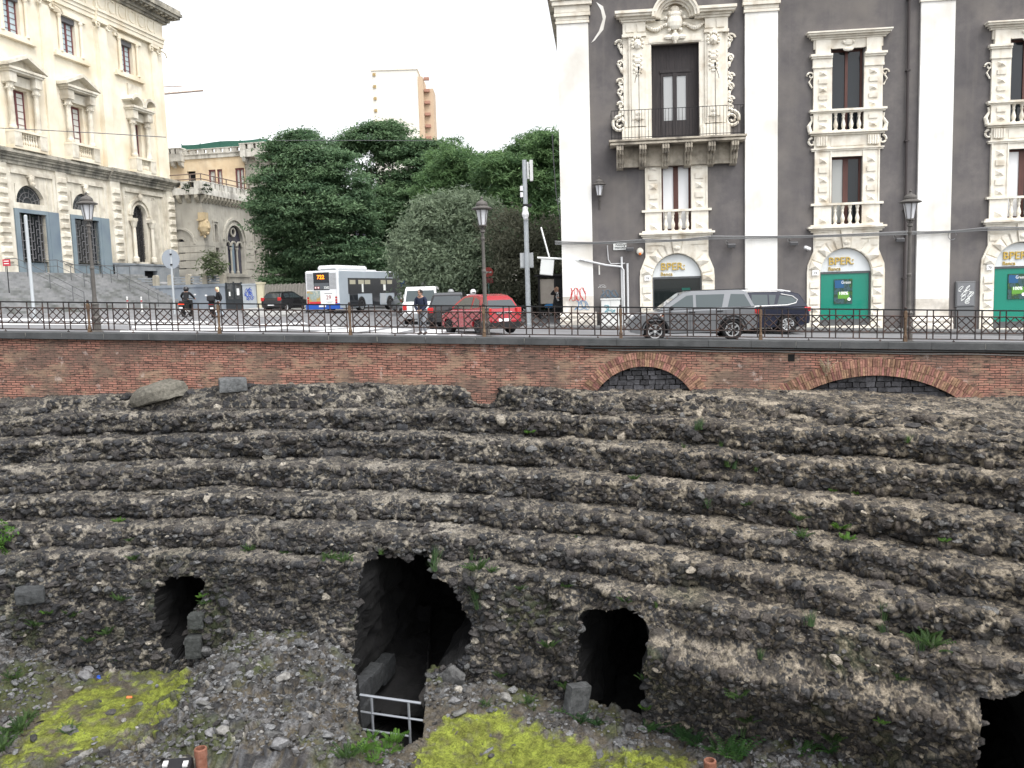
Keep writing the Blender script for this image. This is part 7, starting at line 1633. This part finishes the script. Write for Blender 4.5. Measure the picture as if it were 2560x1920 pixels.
d_ = MB().disc((0,0,0), .62, 24, t=.04); c_, s_ = math.cos(.95), math.sin(.95); d_.v = [(x*c_-y*s_, x*s_+y*c_-.02, z+h_-.6) for x, y, z in d_.v]; obj('sign_disc', d_, mat('sign_disc_grey', (.30,.33,.37), rough=.5, metal=.2), o); obj('sign_bracket', MB().box(-.1,.1,-.1,-.05,h_-.35,h_-.25).box(-.1,.1,-.1,-.05,h_-1.0,h_-.9), blkp, o)
o, h_ = pole('bare_pole', 'plain pale grey pole in front of the left blue door', 'pole', ((69,540),(84,772)), 46, .085, galv)
obj('pole_cap', MB().lathe([(.09,h_),(.05,h_+.06)], n=8), galv, o)
o, h_ = pole('red_notice', 'small red notice on a stick at the foot of the stone staircase', 'sign', ((24,648),(27,772)), 56, .03, blkp)
obj('notice_board', MB().box(-.24,.24,-.03,0,h_-.42,h_), mat('red_notice_paint', (.42,.03,.05)), o); obj('notice_letters', MB().box(-.16,.16,-.036,-.03,h_-.14,h_-.09).box(-.16,.16,-.036,-.03,h_-.3,h_-.25), pwh, o)
o, h_ = pole('bus_stop_sign', 'small white bus stop sign on a thin pole above the white people carrier', 'sign', ((1065,702),(1066,770)), 56, .035, galv)
obj('sign_board', MB().box(-.26,.26,-.05,-.02,h_-.3,h_), pwh, o); obj('sign_lines', MB().box(-.2,.2,-.056,-.05,h_-.1,h_-.05).box(-.2,.1,-.056,-.05,h_-.22,h_-.18), greyp, o)
o, h_ = pole('no_entry_sign', 'faded red road sign in the shade of the olive tree behind the street lamp', 'road sign', ((1222,668),(1224,780)), 53, .04, mat('green_pole', (.06,.11,.10)))
d_ = MB().disc((0,-.04,h_-.3), .3, 18, t=.03); obj('sign_disc', d_, mat('faded_red', (.20,.035,.03)), o); obj('sign_plate', MB().box(-.28,.28,-.06,-.03,h_-.95,h_-.66), mat('dull_red_plate', (.12,.03,.03)), o); obj('white_bar', MB().box(-.2,.2,-.065,-.056,h_-.34,h_-.26), greyp, o)
for px_, lab in ((58,'slim white bollard at the left end of the staircase foot'),(320,'slim white bollard before the staircase, the left of a close pair'),(355,'slim white bollard before the staircase, the right of a close pair')):
    p = Vector((at(px_, 775, 60).x, 60, 0)); o = thing('bollard', lab, 'bollard', (p.x, 60, S(p.x)), 0, 'slim white bollards by the staircase')
    obj('post', MB().lathe([(.07,0),(.06,.1),(.05,.9),(.06,.95),(.05,1.0),(.02,1.05)], n=8), mat('bollard_paint', (.6,.61,.6)), o); obj('band', MB().lathe([(.064,.7),(.064,.8)], n=8), redp, o)
p = Vector((at(1380, 800, 48.5).x, 48.5, 0)); o = thing('bus_shelter', 'dark bus shelter with a faded beige poster at the palace corner', 'shelter', (p.x, 48.5, S(p.x)+.15))
fs = MB()
for x in (-.65, .2, 1.1): fs.box(x-.04,x+.04,-.04,.04,0,2.35).box(x-.04,x+.04,1.1,1.18,0,2.35)
obj('frame', fs.box(-.7,1.15,-.04,.04,2.3,2.38).box(-.7,1.15,1.1,1.18,2.3,2.38), blkp, o); obj('roof', MB().box(-.9,1.4,-.3,1.4,2.38,2.45), blkp, o); obj('back_panel', MB().box(.2,1.1,1.12,1.16,.1,2.3), mat('dark_shelter_glass', (.02,.024,.025), rough=.2), o)
obj('poster', MB().box(-.62,.16,.0,.03,.85,2.2), mat('faded_beige_poster', [(.34,.30,.26),(.45,.41,.36)], rough=.7, scale=3), o); obj('bench', MB().box(-.6,.15,.2,.6,.42,.48), blkp, o); obj('blue_bag', MB().ball((-.1,.0,.72), .22, 8, 1.6, .8, .6), mat('blue_plastic', (.03,.14,.32)), o)
# overhead wires
wm_ = mat('wire', (.12,.12,.13))
def wire(label, pts, r): tag(obj('overhead_wire', MB().tube(pts, r, 4), wm_), label, 'wire')
wire('thin cable strung across the front of the stone building', [at(-60,317,57), at(100,325,57.5), at(250,333,58), at(415,343,58.5)], .025)
wire('thin cable crossing the dark tree crowns', [at(690,351,70), at(900,351,68), at(1085,352,66)], .02)
wire('slack cable hanging down beside the palace corner', [at(1381,335,41.6), at(1384,400,41.5), at(1390,480,41.4), at(1402,560,41.3), at(1408,610,41.2)], .02)
# ================================================================ loose things in the pit
bas = attrmat('loose_rock', 'tint', bump=.5, bscale=18, noise=.35, nscale=10)
def rock(name, c, d, rot, col, seed, cuts=14, sub=3):
    """an angular block: a ball with faces sliced flat"""
    rg = np.random.default_rng(seed); bm = bmesh.new(); bmesh.ops.create_icosphere(bm, subdivisions=sub, radius=1)
    V = np.array([v.co[:] for v in bm.verts]); Fq = np.array([[v.index for v in f.verts] for f in bm.faces]); bm.free()
    for i in range(cuts):
        n = rg.normal(size=3); n /= np.linalg.norm(n); h = rg.uniform(.5,.8); e = V@n-h; V = V-np.maximum(e, 0)[:,None]*n
    V += (np.stack([fbm(V, 3, seed+i, 2) for i in range(3)], 1)-.5)*.12
    V = V*np.array(d)/2/.8; E_ = np.array(Euler(rot).to_matrix()); V = V@E_.T
    cc = np.array(col)*(.7+.6*fbm(V, 2.5/max(d), seed, 3))[:,None]
    o = npmesh(name, V, Fq, bas, cc, smooth=False); o.location = c; return o
def block(name, c, d, rot, col, seed):
    rg = np.random.default_rng(seed); bm = bmesh.new(); bmesh.ops.create_cube(bm, size=1); bmesh.ops.subdivide_edges(bm, edges=bm.edges[:], cuts=6, use_grid_fill=True)
    bm.verts.ensure_lookup_table(); V = np.array([v.co[:] for v in bm.verts]); Fq = np.array([[v.index for v in f.verts] for f in bm.faces]); bm.free()
    V *= np.array(d); r = .10*min(d); H_ = np.array(d)/2-r; Q = np.clip(V, -H_, H_); D_ = V-Q; l = np.linalg.norm(D_, axis=1, keepdims=True); V = np.where(l > 0, Q+D_/np.maximum(l, 1e-9)*np.minimum(l, r), V)
    V += (np.stack([fbm(V*4/max(d), 1.2, seed+i, 2) for i in range(3)], 1)-.5)*.14*min(d)
    E_ = np.array(Euler(rot).to_matrix()); V = V@E_.T; cc = np.array(col)*(.65+.7*fbm(V, 3/max(d), seed, 3))[:,None]
    o = npmesh(name, V, Fq, bas, cc, smooth=False); o.location = c; return o
def top_at(px_, py_): return ruin_at(px_, py_)[0]
c = top_at(400, 1005); tag(rock('fallen_block', (c.x, c.y+.1, c.z+.36), (1.75,.95,.82), (.1,-.32,.15), (.125,.118,.10), 3, 9), 'large tilted grey stone block lying on the ruin below the brick wall', 'stone block')
c = top_at(582, 975); tag(block('fallen_block', (c.x, c.y+.15, c.z+.2), (.92,.75,.46), (.05,.0,.35), (.12,.125,.128), 5), 'smaller square cut grey stone block lying on the ruin near the brick wall', 'stone block')
c = top_at(8, 965); tag(block('fallen_block', (c.x-.25, c.y+.1, c.z+.3), (.7,.6,.62), (.1,.05,.2), (.10,.105,.09), 6), 'mossy stone block at the far left end of the brick wall foot', 'stone block')
for (px_, py_, d, rt, lab, col) in ((496,1545,(.42,.4,.42),(0,0,.1),'upper cut stone block at the right jamb of the first tunnel',(.05,.054,.052)),(494,1610,(.45,.4,.62),(0,0,.05),'lower cut stone block at the right jamb of the first tunnel',(.045,.048,.047)),
        (1447,1742,(.62,.3,.85),(.1,.15,.5),'upright grey stone slab leaning in the third tunnel mouth',(.075,.078,.08)),(80,1480,(.75,.6,.40),(.1,0,.4),'squared grey block high on the left podium',(.052,.055,.057))):
    c = ruin_at(px_, py_)[0]; tag(block('cut_stone', (c.x, c.y-.12, c.z), d, rt, col, int(px_)), lab, 'stone block')
for i, (px_, py_, Y_, d, col) in enumerate(((893,1706,22.6,(.42,.9,.62),(.040,.042,.045)),(928,1672,23.55,(.42,.95,.6),(.032,.034,.036)),(958,1648,24.5,(.42,.95,.6),(.022,.024,.026)),(898,1758,22.5,(.5,1.0,.62),(.036,.038,.04)))):
    c = at(px_, py_, Y_); tag(block('cut_stone', (c.x, c.y, c.z-d[2]/2), d, (0,0,-.22), col, 40+i), ('front block of the low dark wall left of the metal barrier','middle block of the low dark wall running into the big tunnel','rear block of the low dark wall running into the big tunnel','bottom block under the front of the low dark wall')[i], 'stone block')
for i, (px_, py_, d, col) in enumerate(((1128,1690,(.85,.7,.75),(.10,.10,.10)),(1078,1735,(.6,.6,.75),(.075,.07,.066)),(1168,1745,(.55,.5,.4),(.10,.10,.10)))):
    c = ruin_at(px_, py_)[0]; tag(rock('boulder', (c.x, c.y-.05, c.z), d, (.2*i,.3,.5*i), col, 60+i), ('pale faceted boulder right of the big tunnel mouth','rounded brown boulder at the right edge of the big tunnel mouth','small boulder below the faceted one by the big tunnel mouth')[i], 'boulder')
# loose light stones: a few shapes, each stone its own object
shapes = [rock('loose_stone', (0,0,0), (1,rg_,hh), (0,0,0), cl_, 80+i, 16, 2) for i, (rg_, hh, cl_) in enumerate(((.8,.5,(.15,.152,.155)),(.65,.55,(.105,.105,.105)),(.9,.4,(.20,.195,.185)),(.7,.7,(.075,.072,.07)),(.55,.35,(.13,.13,.125)),(.85,.65,(.17,.17,.175))))]
zones = (('pale broken stone among the rubble slope between first and second tunnels', [(520,1600),(800,1560),(860,1700),(830,1890),(480,1900),(430,1780)], 90, 'stones on the rubble slope'),
         ('grey stone on the mossy ground in front of the first tunnel', [(120,1720),(300,1640),(450,1680),(430,1790),(300,1880),(120,1910)], 34, 'stones on the left moss'),
         ('grey stone on the earth bank at the lower left', [(-10,1700),(110,1690),(100,1900),(-10,1910)], 16, 'stones on the left bank'),
         ('small stone lying on bright moss or earth below the pier', [(1070,1840),(1160,1790),(1350,1800),(1600,1880),(1500,1915),(1060,1915)], 12, 'stones on the right moss'),
         ('stone at the foot of the pier between second and third tunnels', [(1060,1740),(1400,1740),(1410,1785),(1070,1790)], 22, 'stones at the pier foot'))
rg = random.Random(17); first = [True]*6
for lab, poly, n, grp in zones:
    xs1 = [p[0] for p in poly]; ys1 = [p[1] for p in poly]; k = 0
    while k < n:
        px_, py_ = rg.uniform(min(xs1), max(xs1)), rg.uniform(min(ys1), max(ys1))
        if not inpoly(np.array([px_]), np.array([py_]), poly)[0]: continue
        c = floor_at(px_, py_); j = rg.randrange(6); s_ = rg.choice((.06,.07,.08,.10,.12,.15,.2,.3,.42)); o = shapes[j]
        if not first[j]: o = o.copy(); C.objects.link(o)
        first[j] = False; o.location = (c.x, c.y, c.z+s_*.12); o.rotation_euler = (rg.uniform(-.5,.5), rg.uniform(-.5,.5), rg.uniform(0,6)); q_ = rg.uniform(.85,1.2); o.scale = (s_*q_, s_, s_)
        tag(o, lab, 'stone', grp); k += 1
# barrier, pipes, box, litter
steel = mat('galvanised_barrier', (.33,.35,.38), rough=.4, metal=.5)
a, b_ = at(900,1737,21.3), at(1052,1758,20.9); o = thing('metal_barrier', 'grey metal barrier with two posts across the sunken passage before the big tunnel', 'barrier', (a.x, a.y, a.z-1.2))
bm_ = MB(); A_2 = a-Vector(o.location); B_2 = b_-Vector(o.location)
obj('top_rail', MB().tube([A_2, B_2], .036, 6), steel, o); mid = MB()
for dz, q in ((-.45,1.02),(-.92,.78)): obj('rail', MB().tube([A_2+Vector((0,0,dz)), A_2.lerp(B_2, q)+Vector((0,0,dz))], .03, 6), steel, o)
for q in (.19, .80): p = A_2.lerp(B_2, q); obj('post', MB().tube([p+Vector((0,.02,-1.35)), p], .036, 6), steel, o)
rstp = mat('rusty_pipe', [(.10,.04,.025),(.20,.085,.055),(.28,.15,.11)], rough=.85, scale=5, bump=.3, bscale=40)
for px_, py_, r, lab in ((501,1882,.12,'rusty upright pipe beside the black box at the lower left'),(1775,1912,.12,'rusty upright pipe at the edge of the moss near the ferns')):
    c = at(px_, py_-12, 17.6); zf = floor_z(c.x, 17.6); o = thing('rusty_pipe', lab, 'pipe', (c.x, 17.6, zf-.1))
    hh_ = c.z-zf+.1; obj('tube', MB().lathe([(r,0),(r,hh_-.18),(r*1.12,hh_-.17),(r*1.12,hh_-.02),(r,hh_),(r*.8,hh_),(r*.78,hh_-.5),(.01,hh_-.5)], n=18), rstp, o, smooth=False); obj('flange', MB().lathe([(r*1.6,0),(r*1.6,.06)], n=18), rstp, o)
c = at(440, 1912, 17.4); zf = floor_z(c.x, 17.4); o = thing('ground_floodlight', 'black ground floodlight box with pale clips beside the rusty pipe', 'floodlight', (c.x, 17.4, c.z-.5))
obj('housing', MB().obox((0,0,.38), (.62,.45,.28), (.2,.0,.12)), blkp, o, bevel=.03); obj('clip', MB().obox((-.2,-.05,.55), (.1,.14,.05), (.2,0,.1)), clr, o); obj('clip', MB().obox((.22,-.05,.54), (.1,.14,.05), (.2,0,.1)), clr, o); obj('lens', MB().obox((0,-.235,.4), (.5,.02,.2), (.2,0,.12)), mat('floodlight_lens', (.10,.12,.16), rough=.1), o); obj('stand', MB().box(-.25,-.2,-.03,.03,zf-c.z+.4,.4).box(.2,.25,-.03,.03,zf-c.z+.4,.4), blkp, o)
c = floor_at(246, 1697); tag(obj('litter', MB().lathe([(.05,0),(.06,.03),(.04,.08),(.05,.1)], n=8), mat('litter_blue', (.03,.10,.5), rough=.3), loc=c), 'small blue plastic scrap beside a stone on the left moss', 'litter')
c = floor_at(324, 1748); tag(obj('litter', MB().obox((0,0,.04), (.14,.1,.03), (.1,.2,.3)), mat('litter_orange', (.7,.16,.05), rough=.5), loc=c, bevel=.01), 'small orange scrap on the left moss', 'litter')
# ================================================================ weeds and ferns
def grass_mesh(name, n, h, spread, w_, c1, c2, seed, bend=.5, leafy=False):
    rg = np.random.default_rng(seed); V = []; Fq = []; Cc = []
    for i in range(n):
        a = rg.uniform(0, 2*PI); b0 = np.array([math.cos(a), math.sin(a), 0])*spread*rg.random()*.5; hh = h*rg.uniform(.5,1.1); out = np.array([math.cos(a), math.sin(a), 0])*bend*hh*rg.uniform(.4,1.2); sd = np.array([-math.sin(a), math.cos(a), 0])*w_
        col = np.array(c1)+(np.array(c2)-np.array(c1))*rg.random(); o = len(V); segs = 4
        for s_ in range(segs+1):
            q = s_/segs; p = b0+out*q*q+np.array([0,0,hh*(q-.25*q*q*bend)]); ww = (1-q) if not leafy else .25
            V += [p-sd*ww, p+sd*ww]; Cc += [col, col]
        for s_ in range(segs): Fq.append((o+2*s_, o+2*s_+1, o+2*s_+3, o+2*s_+2))
        if leafy:
            for s_ in range(1, 9):
                q = .2+.8*s_/9; p = b0+out*q*q+np.array([0,0,hh*(q-.25*q*q*bend)]); tip = hh*.22*(1.1-q*.8)*leafy
                for sg_ in (-1, 1):
                    o = len(V); d = sd/w_*sg_*tip+out*.15; V += [p, p+d*.5+np.array([0,0,.018])+out*.05, p+d+np.array([0,0,-.02]), p+d*.5-out*.05]; Cc += [col]*4; Fq.append((o,o+1,o+2,o+3))
    o = npmesh(name, np.array(V), np.array(Fq), lfm, np.array(Cc), smooth=False); return o
tuft = [grass_mesh('weed_tuft', 26, .34, .22, .014, (.035,.075,.022), (.10,.17,.05), 1, .5), grass_mesh('weed_tuft', 22, .28, .26, .01, (.03,.065,.02), (.085,.15,.045), 2, .9, 1.0), grass_mesh('weed_tuft', 30, .42, .24, .012, (.04,.085,.035), (.10,.16,.07), 3, .35), grass_mesh('weed_tuft', 16, .24, .3, .012, (.05,.12,.02), (.12,.24,.04), 4, 1.1, 1.6)]
used_t = [True]*4
def plant(src, flag, j, c, s_, label, cat, grp):
    o = src[j]
    if not flag[j]: o = o.copy(); C.objects.link(o)
    flag[j] = False; o.location = c; o.rotation_euler = (rg.uniform(-.25, .25), rg.uniform(-.25, .25), rg.uniform(0, 6)); s_ *= (.62 if cat == 'fern' else .8)*rg.uniform(.85, 1.2); o.scale = (s_, s_, s_*rg.uniform(.8, 1.15)); tag(o, label, cat, grp)
tiers_spots = [(1738,1070,2,1),(1756,1072,2,1.1),(1800,1110,0,.7),(1815,1165,0,1.3),(1835,1168,2,1),(1885,1175,0,.7),(1767,1262,2,1.3),(1872,1262,1,.9),(1995,1300,1,1.1),(2000,1340,1,1),(2098,1320,3,1.3),(2112,1345,3,1.2),(2265,1098,0,.8),(1710,1115,0,.7),(298,1300,3,1.0),(1326,1082,3,.8),(1585,1195,1,.7),(1440,1340,0,.5),(2080,1225,3,.7),(2140,1232,3,.6),(2360,1350,3,.6)]
for px_, py_, j, s_ in tiers_spots: c, n_ = ruin_at(px_, py_); plant(tuft, used_t, j, c-Vector((0,.05,.03)), s_, 'green weed tuft growing from a crack in the seating tiers', 'weed', 'weeds on the seating tiers')
for px_, py_, j, s_ in ((340,1398,1,1),(325,1350,1,.6),(620,1372,1,.8),(715,1378,1,.9),(810,1395,0,1.0),(830,1392,1,1.1),(860,1398,1,1.1),(880,1396,0,.9),(1085,1400,2,1.5),(1075,1425,2,1.3),(1180,1395,2,1.3),(1195,1420,1,1.5),(1230,1425,1,1),(1190,1490,2,1.6),(1195,1515,2,1.2),(1300,1470,1,.8),(1410,1465,1,.8),(1560,1500,1,.9),(1640,1510,0,.9),(2022,1555,2,1.4),(2205,1540,2,1.5),(2210,1580,2,1.2),(2310,1600,1,1.8),(2325,1612,1,1.7),(2300,1615,2,1.4),(2245,1690,1,.9),(1900,1640,2,1),(490,1480,3,.7),(505,1560,1,1),(270,1580,1,1.2),(220,1600,1,1),(180,1540,1,1),(120,1530,3,1),(1370,1615,1,1.3),(1420,1720,1,1.4),(1232,1720,1,1.2),(1250,1690,1,1),(1850,1740,1,1.2),(1870,1800,1,1.2),(1850,1830,2,1.3),(2075,1850,1,1.6),(1580,1770,3,1),(1610,1700,1,1),(2200,1800,3,.7),(300,1500,1,1.1),(90,1560,1,1.2),(520,1500,1,.9),(950,1380,0,.9)):
    c, n_ = ruin_at(px_, py_); plant(tuft, used_t, j, c+Vector((0,-.06,-.04)), s_, 'dark green weed rooted in the rubble podium around the tunnel mouths', 'weed', 'weeds on the podium')
for px_, py_, j, s_ in ((280,1655,2,1.2),(310,1660,1,1.6),(345,1665,0,1.3),(350,1672,2,1.2),(450,1658,1,1.5),(470,1650,1,1.3),(260,1668,1,1.3),(1215,1765,1,.9),(1320,1760,1,1.1),(1335,1775,0,.8),(1390,1790,1,1.1),(170,1830,1,1.0),(20,1850,1,1.8),(50,1830,1,1.7),(0,1880,1,1.8),(70,1800,1,1.3),(30,1700,1,1),(870,1900,1,1.6),(895,1885,3,1.4),(940,1905,3,1.3),(970,1880,3,1.6),(985,1860,3,1.3),(1000,1870,0,1.0),(930,1850,3,1.1)):
    c = floor_at(px_, py_); plant(tuft, used_t, j, c, s_, 'leafy weed growing on the pit floor near the tunnel mouths', 'weed', 'weeds on the pit floor')
fern = [grass_mesh('fern', 13, .75, .12, .02, (.022,.065,.022), (.055,.125,.04), 11, 1.0, 1.25), grass_mesh('fern', 10, .6, .12, .02, (.03,.085,.025), (.08,.18,.045), 12, 1.1, 1.3)]; used_f = [True]*2
for px_, py_, j, s_, lab in ((1450,1812,0,1.25,'dark fern spreading at the left foot of the third tunnel'),(1490,1818,0,1.0,'dark fern in the third tunnel mouth, right of the big one'),(1820,1895,1,1.4,'bright fern beside the rusty pipe at the moss edge'),(1850,1905,1,1.2,'bright fern right of the one by the rusty pipe'),(1790,1880,1,1.0,'small bright fern just above the rusty pipe'),(1660,1835,0,1.1,'leafy fern below the right jamb of the third tunnel'),(1620,1830,1,1.0,'fern at the right foot of the third tunnel'),(1705,1850,0,1.3,'dark bushy fern between the third tunnel and rusty pipe'),(1740,1870,0,1.1,'dark fern nearest left of the rusty pipe ferns'),(2010,1890,1,1.1,'fern at the wall foot, left of a loose pair'),(2080,1885,1,1.1,'fern at the wall foot, right of a loose pair')):
    c = floor_at(px_, py_); plant(fern, used_f, j, c, s_, lab, 'fern', 'ferns at the podium foot')
g0 = ruin_at(20, 1340)[0]; o = thing('shrub', 'bright green shrub growing at the far left of the tiers', 'shrub', (g0.x-.1, g0.y-.3, g0.z))
crown_mesh('leaves', [((g0.x-.15,g0.y-.35,g0.z+.2),(.42,.3,.4),22),((g0.x-.3,g0.y-.35,g0.z-.2),(.4,.3,.3),14)], .05, (.05,.12,.02), (.13,.27,.05), 77, o, clumpr=.1, asp=.5, per=26); obj('stem', MB().tube([(0,0,-.3),(-.05,-.05,.2)], .015, 5), barkm, o)
c = at(2065, 940, 28.7); o = thing('dry_weed', 'dry pale weed growing out of the right brick arch', 'weed', c); q_ = grass_mesh('stalks', 18, .75, .1, .012, (.35,.30,.20), (.5,.45,.35), 55, .5, .5); q_.parent = o
for px_, lab in ((465,'dark shrub tuft on the villa parapet, left one'),(517,'dark shrub tuft on the villa parapet, right one')):
    c = at(px_, 472, 80.6); o = thing('parapet_plant', lab, 'plant', c); crown_mesh('leaves', [(tuple(c),(.35,.3,.4),8)], .09, (.02,.04,.02), (.05,.08,.04), int(px_), o, clumpr=.12, per=24); obj('stem', MB().tube([(0,0,-.4),(0,0,.1)], .02, 5), barkm, o)
